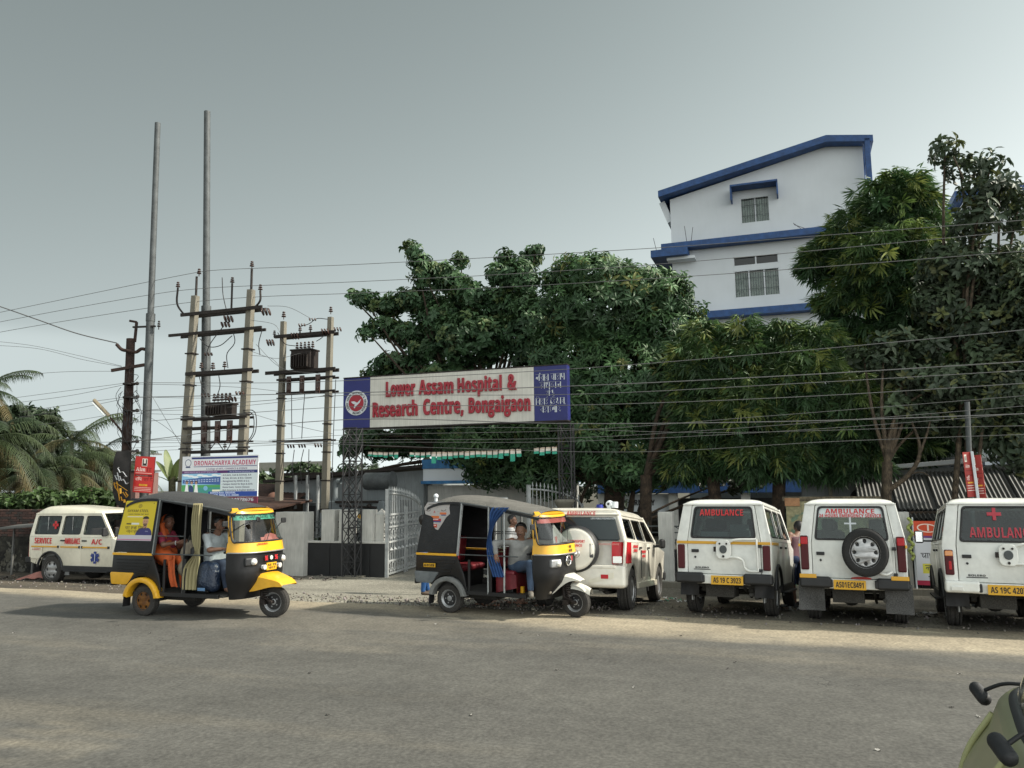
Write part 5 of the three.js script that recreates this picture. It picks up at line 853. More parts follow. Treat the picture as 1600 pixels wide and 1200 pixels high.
// ---------- olive vehicle at the lower right corner, seen from above its nose ----------
{
  const o = thing('olive_rickshaw', 'dusty olive green rickshaw nose with two black mirrors at the lower right corner', 'auto rickshaw', V(2.045, 0.012, -2.43), R(62.2));
  const pm = std(lin(.26, .27, .155), .38, { phys: 1, map: TX.grime, clearcoat: .3, clearcoatRoughness: .3 });
  const nw = (y) => .62 - .02 * y, f = (y) => .80 - .12 * sstep(.6, 1.2, y) - .13 * sstep(1.15, 1.42, y), a0 = () => .1;
  ushell([.3, 1.4], nw, f, a0, -90, 90, 48, 4.2, 16)(mb()).build('front_panel', pm, o);
  const E = (th, y, d = 0) => { const s = Math.sin(R(th)), cc = Math.cos(R(th)); return V(Math.sign(s) * Math.pow(Math.abs(s), 2 / 4.2) * (nw(y) + d), y, -(.1 + (f(y) + d - .1) * Math.pow(Math.max(cc, 0), 2 / 4.2))); };
  for (const th of [-11, 11]) { const seam = mb(); const q = []; for (let i = 0; i <= 8; i++) q.push(E(th - th * .75 * (1 - i / 8) + th * .4 * Math.sin(i / 8 * 3.1), .35 + 1.02 * i / 8, .006)); seam.tube(q, .011, 6, 24); seam.build('beading', std(lin(.45, .45, .22), .5), o); }
  const wv = (y) => lerp(.565, .52, (y - 1.4) / .6), wa = (y) => lerp(.51, .27, (y - 1.4) / .6), wb = () => .05;
  const gl = ushell([1.43, 1.96], wv, wa, wb, -74, 74, 30, 4, 3)(mb()).build('windscreen', M.glass, o);
  const fr = []; const E2 = (th, y) => { const s = Math.sin(R(th)), cc = Math.cos(R(th)); return V(Math.sign(s) * Math.pow(Math.abs(s), 2 / 4) * (wv(y) + .004), y, -(.05 + (wa(y) - .05) * Math.pow(Math.max(cc, 0), 2 / 4))); }; mb().grid(48, 4, (u, v) => { const th = lerp(-90, 90, u), p = E(th, 1.4).lerp(E2(th, 1.43), v); p.y += .012 * Math.sin(v * 3.1); return [p.x, p.y, p.z]; }).build('cowl', pm, o);
  for (let i = 0; i <= 16; i++) fr.push(E2(-76 + 152 * i / 16, 1.42)); for (let i = 0; i <= 16; i++) fr.push(E2(76 - 152 * i / 16, 1.97)); mesh('window_seal', mb().tube(fr, .019, 8, 90, true).geom(), M.rubber, gl);
  for (const [x, a, fx, my] of [[.56, .56, .5, 1.37], [-.42, .54, -.36, 1.445]]) {
    const m = mb().tube([V(fx, 1.43, -.42), V((x + fx) / 2, my + .05, -a + .05), V(x, my + .005, -a - .03)], .007, 6).build('mirror', M.blackPlastic, o), h = mesh('mirror_housing', new THREE.CapsuleGeometry(.025, .055, 4, 12).rotateZ(Math.PI / 2 + .5).rotateY(.5).scale(1, 1, 1), M.blackPlastic, m); h.position.set(x, my, -a - .03);
  }
  mb().box(1.1, .1, .3, 0, 1.36, -.3).build('dashboard', M.blackPlastic, o); mb().grid(12, 6, (u, v) => [-.5 + u, 1.42 + .02 * Math.sin(u * 30), -.2 - v * .28], 0).build('dash_cloth', std(lin(.35, .3, .2), .9, { map: TX.mottle }), o);
  mb().box(1.2, .05, 1.6, 0, 2.05, .55, 0, 0, 0, .02).build('roof', M.canvas, o); for (const s of [1, -1]) mb().box(.05, 1.5, .06, s * .58, 1.1, .25).box(.04, .8, 1.6, s * .6, .7, 1.0).build('side_panel', pm, o);
  mb().box(1.1, .5, .4, 0, .7, .6).box(1.1, .6, .1, 0, 1.1, .85).build('seat', M.blackPlastic, o);
  wheel(o, 0, .7, .265, .125, 'steel', 1); for (const s of [1, -1]) wheel(o, s * .57, -1.6, .265, .13, 'steel', s);
  mb().grid(12, 10, (u, v) => { const t = R(lerp(150, 20, u)), xx = lerp(-1, 1, v); return [xx * .12, .27 + .33 * Math.sin(t), -(.7 + .33 * Math.cos(t))]; }).build('front_mudguard', std(lin(.12, .16, .2), .5, { map: TX.mottle }), o);
  mb().box(1.0, .05, 2, 0, .36, .8).build('floor', M.mud, o);
}
// ---------- poles, transformers, wires ----------
function insul(m, p, h = .28, r = .07) { m.rod(p, p.clone().setY(p.y + h * .25), .014); for (let i = 0; i < 3; i++) m.lathe([[0, 0], [r * (1 - i * .16), .01], [r * (.8 - i * .14), h * .16], [0, h * .2]], p.x, p.y + h * (.25 + i * .22), p.z, 0, 0, 0, 10); return m; }
const pscPole = (m, a, b, w0, w1, d) => { const g = new THREE.CylinderGeometry(w1 * .707, w0 * .707, 1, 4, 1); g.rotateY(Math.PI / 4 - RA + .0); const dlt = b.clone().sub(a), L = dlt.length(); g.scale(1, L, 1); g.applyQuaternion(new THREE.Quaternion().setFromUnitVectors(V(0, 1, 0), dlt.normalize())); const c = a.clone().lerp(b, .5); return m.add(toCreasedNormals(g, .5), c.x, c.y, c.z); };
function tubePole(label, bot, top, r0, r1) {
  const o = thing('steel_pole', label, 'pole', bot), d = top.clone().sub(bot), at_ = (k) => d.clone().multiplyScalar(k);
  mb().rod(at_(0), at_(.56), r0, r0 * .93, 16).build('lower_tube', M.galv, o); mb().rod(at_(.555), at_(1), r1, r1 * .92, 16).build('upper_tube', M.galv, o);
  mb().rod(at_(.545), at_(.562), r0 * 1.02, r0 * 1.02, 16).build('collar', M.galv, o); mb().rod(at_(.3), at_(.306), r0 * 1.04, r0 * 1.04, 16).build('collar', M.galv, o); mb().rod(at_(.0), at_(.02), r0 * 1.6, r0 * 1.6, 16).build('base', M.concrete, o); return o;
}
{
  const y = -.26, a = tubePole('left tall grey tapered steel pole without any lamp', st(4.5, -12.72, y), st(4.5, -12.86, 13.18), .125, .09);
  const b = st(4.5, -12.8, 6.9).sub(a.position), m = mb().bar(b.clone().add(V(-.5, 0, 0)), b.clone().add(V(.2, 0, .1)), .06, .05); insul(m, b.clone().add(V(.3, -.1, .1)), .3, .05); m.build('side_arm', M.iron, a);
  const c = tubePole('right tall grey steel pole standing between the transformer pole legs', st(4.95, -10.9, y), st(4.95, -11.42, 13.5), .135, .1);
}
function trafo(m, p, w, h, d, parent) {
  const o = mb(); o.box(w, h, d, p.x, p.y + h / 2, p.z, 0, ROADTURN, 0, .03); for (let i = -3; i <= 3; i++) o.box(.03, h * .7, d * .25, p.x + T.x * i * w * .13 - N.x * d * .58, p.y + h * .42, p.z + T.z * i * w * .13 - N.z * d * .58, 0, ROADTURN); o.box(w * 1.06, .05, d * 1.1, p.x, p.y + h, p.z, 0, ROADTURN);
  const t = o.build('transformer', M.iron, parent, true); const b = mb(); for (let i = -2; i <= 2; i++) { const q = p.clone().addScaledVector(T, i * w * .2).setY(p.y + h); insul(b, q, .34, .06); } mesh('bushing', b.geom(parent, true), M.porcelain, t); return t;
}
function hPole(label, s, tl, tr, top, o2) {
  const o = thing('transformer_pole', label, 'utility pole', st(s, (tl[0] + tr[0]) / 2, -.26), 0), W = (t, y, ds = 0) => st(s + ds, t, y);
  for (const L of [tl, tr]) pscPole(mb(), W(L[0], -.26), W(L[1], top), .235 * o2.k, .165 * o2.k).build('leg', M.concrete, o, true);
  const tA = (L, y) => lerp(L[0], L[1], (y + .26) / (top + .26));
  for (const L of [tl, tr]) { const b = mb(); for (let i = 0; i < 6; i++) { const y = 1.5 + i * .9; b.box(.27 * o2.k, .035, .27 * o2.k, W(tA(L, y), y).x, y, W(tA(L, y), y).z, 0, ROADTURN); } b.build('clamp', M.iron, o, true); }
  for (const [y, l, r, h] of o2.arms) mb().bar(W(tl[1] - l, y, -.16), W(tr[1] + r, y, -.16), .05, h * .8).bar(W(tl[1] - l * .8, y, .16), W(tr[1] + r * .8, y, .16), .05, h * .8).build('crossarm', M.iron, o, true);
  for (const [t, y, ds, sz] of o2.ins) insul(mb(), W(t, y, ds), .26 * sz, .065 * sz).build('insulator', M.porcelain, o, true);
  for (const [t, y, sz] of o2.discs) { const b = mb(), p = W(t, y, -.25); for (let i = 0; i < 3; i++) b.lathe([[0, 0], [.09 * sz, .015], [.075 * sz, .045], [0, .055]], p.x + i * .09, p.y, p.z, 0, 0, -Math.PI / 2 + .3, 12); b.build('disc_insulator', M.porcelain, o, true); }
  trafo(mb(), W(o2.tr[0], o2.tr[1]), o2.tw, o2.th, .5, o);
  for (const [t, y] of o2.fuses) { const p = W(t, y, -.2); const f = mb().box(.16, .62, .06, p.x, p.y, p.z, 0, ROADTURN); insul(f, p.clone().add(V(0, .02, .08)), .2, .06); insul(f, p.clone().add(V(0, -.3, .08)), .2, .06); f.build('fuse', M.porcelain, o, true); }
  const jl = mb(); for (const q of o2.leads) jl.tube(q.map(([t, y, ds]) => W(t, y, ds ?? -.1)), .013, 5, 14); jl.build('lead', M.cable, o, true);
  for (const [t, y, ds] of o2.ins) if (y > 6.9) { const near = Math.abs(t - tA(tl, 7.6)) < Math.abs(t - tA(tr, 7.6)) ? tl : tr, ya = o2.arms[0][0]; if (Math.abs(t - near[1]) > .25) mb().tube([W(clamp(t, tl[1], tr[1]) * .5 + t * .5, ya, ds), W(t, lerp(ya, y, .45), ds), W(t, y + .05, ds)], .028, 6).build('insulator_arm', M.iron, o, true); }
  for (const [t, y0, y1] of o2.pins ?? []) mb().rod(W(t, y0), W(t, y1), .035).build('pin_bracket', M.iron, o, true);
  return o;
}
hPole('left pair of concrete poles carrying a small transformer behind the academy board', 4.5, [-11.45, -11.2], [-9.5, -9.28], 7.68, { k: 1, tw: .66, th: .34,
  arms: [[7.12, .35, .5, .12], [6.55, .75, .5, .1], [5.4, .1, .25, .12], [4.12, .2, .1, .08], [3.86, .1, .1, .08], [3.46, .1, .1, .06], [3.2, .1, .1, .09]],
  ins: [[-11.1, 8.25, 0, 1], [-9.28, 8.28, 0, 1], [-11.75, 7.9, -.1, 1], [-9.85, 7.85, -.1, 1], [-8.9, 7.55, -.1, 1], [-10.9, 5.5, 0, 1], [-10.1, 5.48, 0, 1], [-10.5, 5.45, 0, 1.1], [-9.35, 5.6, 0, .9], [-10.5, 3.25, 0, .9], [-10.0, 3.25, 0, .9]],
  discs: [[-9.95, 6.85, 1.2], [-10.05, 6.7, 1], [-8.72, 6.95, 1.3], [-10.6, 5.9, .6], [-10.65, 4.75, .7], [-9.75, 4.6, .9], [-9.5, 4.75, .7]],
  tr: [-10.15, 4.18], fuses: [[-10.55, 3.72], [-10.1, 3.72], [-9.7, 3.72]], pins: [[-11.18, 7.6, 8.25], [-9.28, 7.6, 8.28]],
  leads: [[[-10.2, 8.1], [-10.15, 7.6], [-9.95, 6.95]], [[-10.1, 6.7], [-10.6, 6.1], [-10.65, 5.5]], [[-9.8, 6.6], [-9.7, 6.2], [-9.95, 5.9], [-9.9, 5.5]], [[-10.9, 6.4], [-10.6, 6.15], [-10.2, 6.15], [-9.8, 6.4]], [[-10.9, 5.4], [-10.75, 5], [-10.6, 4.8]], [[-10.2, 5.3], [-10.15, 5], [-10.3, 4.6]], [[-10.5, 4.2], [-10.55, 4], [-10.5, 3.8]], [[-10, 4.2], [-10.1, 4], [-10.05, 3.8]], [[-9.35, 4.25], [-9.05, 4.2], [-9.0, 3.7], [-9.2, 3.4]], [[-9.35, 4.3], [-8.98, 4.25], [-8.93, 3.7], [-9.2, 3.35]], [[-10.7, 3.45], [-10.5, 3.2], [-10.2, 3.45], [-9.9, 3.2], [-9.7, 3.45]], [[-8.8, 6.5], [-8.9, 6.1], [-8.85, 5.8]], [[-9.2, 3.4], [-9.05, 2.2], [-9, 1]]] });
hPole('right pair of concrete poles with a round transformer rising behind the black wall', 8.5, [-11.07, -11.05], [-9.36, -9.24], 7.68, { k: .9, tw: .75, th: .62,
  arms: [[7.15, .2, .25, .14], [5.95, .55, .3, .14], [5.7, .1, .3, .08], [5.25, .1, .3, .08], [3.68, .2, .2, .08]],
  ins: [[-11.05, 7.75, 0, 1.2], [-10.4, 7.25, 0, 1], [-10.0, 7.25, 0, 1], [-9.24, 7.78, 0, 1.1], [-11.4, 7.2, 0, .9]],
  discs: [[-11.5, 6.95, 1.4], [-10.55, 7.1, 1.4], [-9.4, 7.15, 1.4], [-10.3, 7.45, .6], [-9.9, 7.6, .6], [-8.95, 7.2, .9], [-10.62, 3.5, .8], [-10.2, 3.5, .8], [-9.6, 3.5, .8]],
  tr: [-10.2, 6.02], fuses: [[-10.65, 5.48], [-10.15, 5.48], [-9.55, 5.48]],
  leads: [[[-10.6, 5.2], [-10.58, 4.5], [-10.55, 3.75]], [[-10.1, 5.2], [-10.15, 4.5], [-10.18, 3.75]], [[-10.9, 3.4], [-10.85, 2.9], [-10.95, 2.3]], [[-10.45, 3.4], [-10.5, 2.9], [-10.45, 2.3]], [[-10.1, 3.4], [-10.2, 2.9], [-10.15, 2.3]], [[-9.9, 3.4], [-9.9, 2.9], [-9.9, 2.3]], [[-10.3, 7.45], [-10.0, 7.5], [-9.7, 7.65], [-9.3, 7.6]], [[-11.2, 7.3], [-10.9, 6.9], [-10.5, 6.8]], [[-9.7, 6.9], [-9.5, 7.0], [-9.3, 7.2]], [[-8.95, 5.6], [-9.0, 4], [-9.05, .8]]] });
{ // frame of white pipes in front of the shed below the second pair
  const o = thing('pipe_frame', 'row of four white pipes below a dark beam in front of the grey shed', 'pipes', st(9.0, -10, -.26));
  mb().bar(st(9, -11.7, 2.62), st(9, -9.0, 2.62), .12, .1).build('beam', M.iron, o, true);
  for (const [t, y] of [[-11.35, .9], [-10.75, 1.2], [-10.3, 1.2], [-9.9, .1]]) mb().rod(st(8.95, t, 2.58), st(8.95, t, y), .055).build('pipe', M.gateWhite, o, true);
  const g = thing('ground_transformer', 'large grey transformer with round oil drum on top behind the lattice tower', 'transformer', st(9, -8.4, -.26), ROADTURN);
  const gm = std(lin(.17, .2, .22), .6, { map: TX.streak });
  mb().box(2.3, 1.9, 1.1, 0, 1.05, -.1, 0, 0, 0, .04).build('tank', gm, g); for (let i = 0; i < 7; i++) mb().box(.05, 1.3, .3, -.95 + i * .3, 1.0, .58, 0, 0, 0, .01).build('radiator_fin', gm, g);
  mb().cyl(.27, .27, .95, .72, 2.62, 0, 0, 0, Math.PI / 2, 24).cyl(.3, .3, .03, 1.2, 2.62, 0, 0, 0, Math.PI / 2, 24).build('oil_drum', M.galv, g); mb().box(.9, .55, .1, .7, 2.3, -.1).build('drum_bracket', gm, g);
  mb().tube([V(-.75, 1.95, .2), V(-.75, 2.5, .2), V(-.68, 2.62, .2), V(-.55, 2.62, .2)], .09, 10).box(.35, .06, .35, -.75, 2.0, .2).build('vent_pipe', gm, g); mb().box(1.5, .07, .3, .2, 1.98, .4).rod(V(-.4, 1.86, .5), V(.9, 1.8, .5), .04).sph(.08, .65, 1.85, .5).build('fittings', M.iron, g);
  const mt = mb().box(.34, .68, .18, .62, 1.4, .78).build('meter_box', std(lin(.3, .32, .3), .6), g); for (const s of [-1, 1]) mesh('dial', mb().cyl(.07, .07, .02, .62 + s * .08, 1.55, .88, Math.PI / 2, 0, 0, 14).geom(), M.amberTape, mt);
}
{ // rusty pole with the street lamp
  const b = st(4.5, -13.42, -.26), o = thing('rusty_pole', 'rusty brown pole with a slanted street lamp and tangled wires', 'utility pole', b), t = st(4.5, -13.5, 6.6);
  mb().rod(b, t, .15, .12, 12).build('post', M.rustPole, o, true);
  mb().bar(t.clone().add(V(.12, -.1, 0)), t.clone().add(V(.15, .5, 0)), .07, .06).bar(t.clone().add(V(.15, .5, 0)), t.clone().add(V(-.06, .54, 0)), .07, .06).build('top_angle', M.rustPole, o, true);
  mb().tube([at(182, 538, 23), at(190, 546, 23), at(200, 548, 23), at(213, 550, 23), at(221, 545, 23), at(227, 546, 23)], .05, 7).build('v_arm', M.rustPole, o, true);
  mb().bar(at(174, 579, 23), at(226, 570, 23), .06, .09).build('crossarm', M.rustPole, o, true);
  for (const v of [600, 621, 642, 690, 705]) { const p = at(206, v, 23); const c = mb().cyl(.17, .17, .05, p.x - .08, p.y, p.z, 0, 0, 0, 12).rod(p.clone().add(V(.05, 0, .1)), p.clone().add(V(.2, 0, .1)), .025); c.sph(.055, p.x + .2, p.y, p.z + .1); c.build('bracket', M.iron, o, true); }
  const arm = mb().tube([at(192, 690, 23), at(191, 677, 23), at(172, 652, 22.9)], .028, 7).build('lamp_arm', M.rustPole, o, true);
  const A = at(171, 650, 22.9), B = at(146, 624, 22.7), lamp = mb().bar(A, B, .2, .09, .03).build('lamp_head', std(lin(.33, .28, .2), .6, { map: TX.grime }), o, true);
  for (const k of [-.05, .05]) mesh('lamp_tube', mb().bar(A.clone().lerp(B, .12).add(V(k, -.05, .04)), A.clone().lerp(B, .92).add(V(k, -.05, .04)), .05, .03).geom(o, true), M.clearLamp, lamp);
  const tg = mb(); for (let i = 0; i < 16; i++) { const u = rr(188, 214), v = rr(552, 668), q = [at(u, v, 22.8)]; for (let k = 0; k < 4; k++) q.push(at(u + rr(-9, 9), v + rr(-4, 30) + k * 10, 22.8 + rr(-.1, .1))); tg.tube(q, .008, 4, 18); } tg.build('tangled_wire', M.cable, o, true);
  const bn = thing('black_banner', 'torn black cloth banner with white and yellow script tied to the rusty pole', 'banner', st(4.1, -13.75, -.26));
  mb().grid(8, 20, (u, v) => { const p = at(lerp(183, 203, u) - 8 * (1 - u) * Math.sin(v * 3.1) , lerp(790, 705, v), 22.6); return [p.x, p.y, p.z + .05 * Math.sin(v * 9 + u * 3)]; }, 0).build('cloth', std(lin(.018, .017, .017), .95, { map: TX.mottle }), bn, true);
  const w1 = mb(); bangla(w1, 'ওই', .5, .42, (x, y) => { const p = at(192, 744, 22.45); return [p.x - y * .75 + x * .25, p.y + y * .5 - x * .95, p.z]; }, .12); w1.build('white_script', M.hospWhite, bn, true);
  const w2 = mb(); bangla(w2, 'চিহ', .55, .4, (x, y) => { const p = at(193, 773, 22.45); return [p.x - y * .75 + x * .2, p.y + y * .5 - x * .95, p.z]; }, .12); w2.build('yellow_script', M.amberTape, bn, true);
}
{ // grey utility pole with red boards at the right
  const b = st(4.4, 7.95, -.26), t = at(1511, 628, 16.1), o = thing('leaning_pole', 'leaning thin grey pole with a folded red board at the right', 'utility pole', b);
  mb().rod(b, t, .06, .05, 10).build('post', M.galv, o, true);
  const n = thing('red_board', 'folded red advertising board tied to the leaning grey pole at the right', 'sign', at(1521, 742, 15.9));
  const tex = ctex(128, 300, (x) => { x.fillStyle = '#98302a'; x.fillRect(0, 0, 128, 300); x.fillStyle = '#ddd4c8'; x.fillRect(16, 16, 34, 50); x.fillStyle = '#3a1a18'; x.fillRect(24, 26, 6, 30); x.fillRect(38, 26, 6, 30); x.fillStyle = '#e5d9cf'; x.font = 'bold 30px serif'; x.fillText('Aim', 16, 104); x.fillStyle = '#5e1512'; x.fillText('IT', 80, 104); x.fillStyle = '#7d1d19'; x.fillRect(10, 120, 108, 8); x.fillRect(10, 150, 100, 10); x.fillStyle = '#d8a02c'; x.fillRect(24, 200, 80, 10); x.fillStyle = '#e0c9c0'; x.fillRect(14, 222, 100, 5); x.fillRect(14, 238, 96, 5); x.fillRect(14, 254, 100, 5); strokeBangla(x, 'এই', 16, 190, 26, '#e8dcd4'); });
  const rm = std(0xffffff, .6, { map: tex });
  for (const s of [-1, 1]) { const p = mesh('panel', new THREE.BoxGeometry(.19, .88, .012), rm, n); p.position.set(s * .1 + .01, -.02 - s * .03, -.02 * s); p.rotation.set(0, -.42 - s * .55, .045); }
  mb().box(.05, .92, .05, 0, 0, .05, 0, -.4, .045).build('batten', M.hospWhite, n);
}
// wires: lists of [u, v] picture points laid on a plane beside the road, with the sag between them
function wire(label, s, pts, r = .011, group) {
  r *= .68;
  const q = pts.map((p) => atS(p[0], p[1], p[2] ?? s)); const o = thing('overhead_wire', label, 'wire', q[0], 0, group);
  mb().add(new THREE.TubeGeometry(new THREE.CatmullRomCurve3(q, false, 'centripetal'), Math.max(12, pts.length * 8), r, 5)).build('strand', r > .02 ? M.cable : M.wireM, o, true); return o;
}
const ORD = ['topmost', 'second', 'third', 'fourth', 'fifth', 'sixth', 'seventh', 'lowest'];
const nth = (i, n) => i === 0 ? 'topmost' : i === n - 1 ? 'lowest' : ORD[i] + ' from top';
const G1 = 'three parallel high voltage wires', G2 = 'bare wires stretched across the sign and trees', G3 = 'service cables left of the rusty pole';
wire('topmost of the three high voltage wires crossing the sky', 4.5, [[-60, 500], [0, 488], [300, 427], [326, 423], [560, 413], [1047, 386], [1259, 370], [1469, 354], [1680, 338]], .011, G1);
wire('middle one of the three high voltage wires crossing the sky', 4.5, [[-60, 516], [0, 503], [220, 463], [300, 452], [560, 440], [800, 428], [1052, 411], [1469, 373], [1680, 352]], .011, G1);
wire('lowest of the three high voltage wires crossing the sky', 4.5, [[-60, 532], [0, 519], [300, 472], [400, 464], [560, 458], [800, 448], [1041, 434], [1259, 419], [1680, 386]], .011, G1);
const lt = [[[205, 598], [440, 598], [535, 595], [900, 576], [1250, 548], [1680, 508]], [[205, 621], [440, 616], [535, 614], [900, 603], [1250, 586], [1680, 560]], [[205, 643], [440, 624], [535, 618], [900, 616], [1250, 599], [1680, 574]], [[205, 660], [535, 636], [900, 633], [1250, 620], [1680, 594]], [[205, 690], [535, 656], [900, 662], [1250, 658], [1680, 644]]];
const ltn = ['bare wire passing just above the hospital sign lettering', 'thick pale bare wire crossing the upper line of the sign lettering', 'bare wire crossing the middle of the hospital sign', 'bare wire crossing the lower line of the sign lettering', 'thick bare wire passing under the hospital sign edge'];
lt.forEach((p, i) => wire(ltn[i], 3.6, p, i === 1 || i === 4 ? .015 : .011));
[[[205, 700], [535, 688], [900, 684], [1250, 662], [1680, 628]], [[205, 706], [535, 692], [880, 690], [1250, 672], [1680, 640]], [[420, 688], [535, 680], [900, 672], [1200, 650], [1680, 612]], [[420, 690], [700, 700], [1000, 706], [1300, 690], [1680, 676]], [[520, 672], [800, 668], [1100, 676], [1450, 668], [1680, 664]]].forEach((p, i) => wire(nth(i, 5) + ' of the five slack service wires below the hospital sign', 4.0, p, .008, 'slack service wires below the sign'));
[[[-40, 538], [60, 545], [130, 562], [190, 573]], [[-40, 530], [50, 540], [120, 555], [190, 572]], [[20, 587], [100, 581], [175, 580]], [[20, 622], [110, 610], [200, 598]], [[20, 630], [110, 618], [200, 600]], [[30, 644], [110, 632], [200, 620]], [[30, 652], [110, 640], [200, 622]], [[60, 664], [130, 655], [200, 643]]].forEach((p, i) => wire(nth([1, 0, 2, 3, 4, 5, 6, 7][i], 8) + ' of the thin cables reaching the rusty pole from the left', 4.5, p, .009, G3));
wire('thick twisted cable sagging to the rusty pole top from the left', 4.5, [[-40, 466], [0, 479], [60, 500], [120, 521], [182, 536]], .026);
[[[212, 600], [300, 602], [385, 606], [440, 612]], [[212, 620], [300, 622], [385, 622]], [[212, 642], [300, 640], [440, 628], [520, 616]], [[212, 646], [300, 648], [385, 648]], [[212, 688], [330, 688], [440, 690], [520, 692]], [[212, 692], [330, 692], [520, 696]], [[130, 692], [190, 690], [300, 684]]].forEach((p, i) => wire(nth(i, 7) + ' of the bare wires between rusty pole and transformer poles', 4.3, p, .009, 'bare wires between the pole structures'));
[[[212, 640], [260, 668], [300, 705]], [[236, 616], [262, 660], [285, 700]], [[390, 548], [430, 560], [470, 552]], [[392, 500], [430, 508], [438, 520]], [[392, 646], [440, 660], [520, 678]], [[400, 538], [440, 575], [500, 584]], [[418, 478], [450, 480], [490, 500]], [[392, 555], [424, 560], [440, 576]]].forEach((p, i) => wire('slanting jumper wire ' + ['from the rusty pole bracket behind the red board', 'crossing the left steel pole beside the red board', 'between the two transformer poles at crossarm height', 'curving between the tops of the transformer poles', 'sloping down to the feet of the right transformer pole', 'passing below the round transformer platform', 'nearest the top insulators of the right pole', 'short and low beside the large disc insulator'][i], 4.4, p, .009, 'jumper wires around the pole structures'));
[[-10.62, 3.5], [-10.1, 3.5], [-9.7, 3.5]].slice(0, 0);
// ---------- hospital sign on its lattice towers ----------
const lattice = (m, s, t0, t1, y0, y1, n) => { for (const t of [t0, t1]) for (const d of [-.16, .16]) m.bar(st(s + d, t, y0), st(s + d, t, y1), .036, .036, 0); const h = (y1 - y0) / n; for (let i = 0; i < n; i++) { const a = y0 + i * h; for (const d of [-.16, .16]) m.rod(st(s + d, t0, a), st(s + d, t1, a + h), .014, .014, 5).rod(st(s + d, t1, a), st(s + d, t0, a + h), .014, .014, 5).rod(st(s + d, t0, a + h), st(s + d, t1, a + h), .016, .016, 5); for (const t of [t0, t1]) m.rod(st(s - .16, t, a), st(s + .16, t, a + h), .012, .012, 5); } };
{
  const o = thing('hospital_sign', 'long white and blue hospital signboard with raised red lettering on two lattice towers', 'sign', st(6.8, -4.17, -.28), ROADTURN), y = .28, z = .2;
  const wd = std(lin(.60, .60, .565), .6, { map: dtex(512, (u, v) => { const a = n4(u, v * .04 % 1), b = n1(u, v); const k = clamp(.95 + .13 * a + .12 * b, 0, 1); return [k, k * .99, k * .975]; }, 3) });
  const sb = std(lin(.016, .022, .15), .5, { map: TX.grime });
  mb().box(4.97, 1.47, .26, -.025, 4.6 + y, z - .13, 0, 0, 0, .01).build('white_panel', wd, o);
  mb().box(.885, 1.46, .26, -2.955, 4.6 + y, z - .132, 0, 0, 0, .01).build('left_blue_panel', sb, o); mb().box(.93, 1.48, .26, 2.925, 4.6 + y, z - .128, 0, 0, 0, .01).build('right_blue_panel', sb, o);
  mb().box(6.8, .04, .3, 0, 3.85 + y, z - .13).box(6.8, .03, .29, 0, 5.35 + y, z - .13).build('edge_trim', M.iron, o);
  const rd = std(lin(.31, .014, .03), .45, { map: TX.grime });

  const put = (s, x0, x1, yc, h) => { const g = txt(s, x1 - x0, h, .05, 'b', .024); return mesh('word', mb().add(g, (x0 + x1) / 2, yc + y, z + .002).geom(), rd, o); };
  put('Lower', -1.98, -1.06, 4.94, .44); put('Assam', -.94, .12, 4.94, .43); put('Hospital', .25, 1.55, 4.89, .56); put('&', 1.72, 1.98, 4.95, .44);
  put('Research', -2.4, -.98, 4.38, .46); put('Centre,', -.8, .42, 4.35, .53); put('Bongaigaon', .58, 2.36, 4.31, .6);
  const e = mb().cyl(.36, .36, .02, -2.95, 4.6 + y, z + .008, Math.PI / 2, 0, 0, 40).build('emblem', M.hospWhite, o);
  mesh('emblem_disc', mb().cyl(.245, .245, .03, -2.95, 4.6 + y, z + .012, Math.PI / 2, 0, 0, 36).geom(), rd, e);
  const bird = mb().ext([[-.17, .04], [-.06, .05], [.04, .0], [.17, .11], [.12, .0], [.02, -.08], [-.05, -.16], [-.07, -.12], [-.03, -.05], [-.1, -.02]], .01, [], 0); mesh('bird_mark', bird.geom().translate(-2.95, 4.6 + y, z + .03), M.hospWhite, e);
  const ring = mb(); 'LOWER ASSAM HOSPITAL & RESEARCH CENTRE '.split('').forEach((c, i, A) => { if (c === ' ') return; const a = -2.5 - i / A.length * 6.0; ring.add(txt(c, .035, .055, .006), -2.95 + .3 * Math.cos(a), 4.6 + y + .3 * Math.sin(a), z + .02, 0, 0, a - Math.PI / 2); }); mesh('emblem_lettering', ring.geom(), M.cable, e);
  const bw = mb(); ["ল'ৱাৰ আচাম", 'হস্পিতাল', 'এণ্ড', 'ৰিচাৰ্চ চেণ্টাৰ,', 'বঙাইগাঁও'].forEach((s, i) => bangla(bw, s.replace('ৰ্চ', 'র্চ'), [.8, .6, .28, .84, .58][i], .17, (px, py) => [2.92 + px, 5.03 + y - i * .215 + py, z + .006], .115)); bw.build('assamese_lettering', M.hospWhite, o);
}
function tower(label, S, t0, t1, y1, n) { const o = thing('lattice_tower', label, 'tower', st(S, (t0 + t1) / 2, -.28)); const m = mb(); lattice(m, S, t0, t1, -.28, y1, n); m.build('lattice', M.cable, o, true); mb().bar(st(S, t0 - .1, -.26), st(S, t1 + .1, -.26), .5, .1).build('base', M.concrete, o, true); }
tower('black steel lattice tower holding the left end of the hospital sign', 5.72, -6.9, -6.5, 3.8, 9); tower('dark lattice tower holding the right end of the sign in the tree shade', 7.6, -1.3, -.95, 3.86, 6);
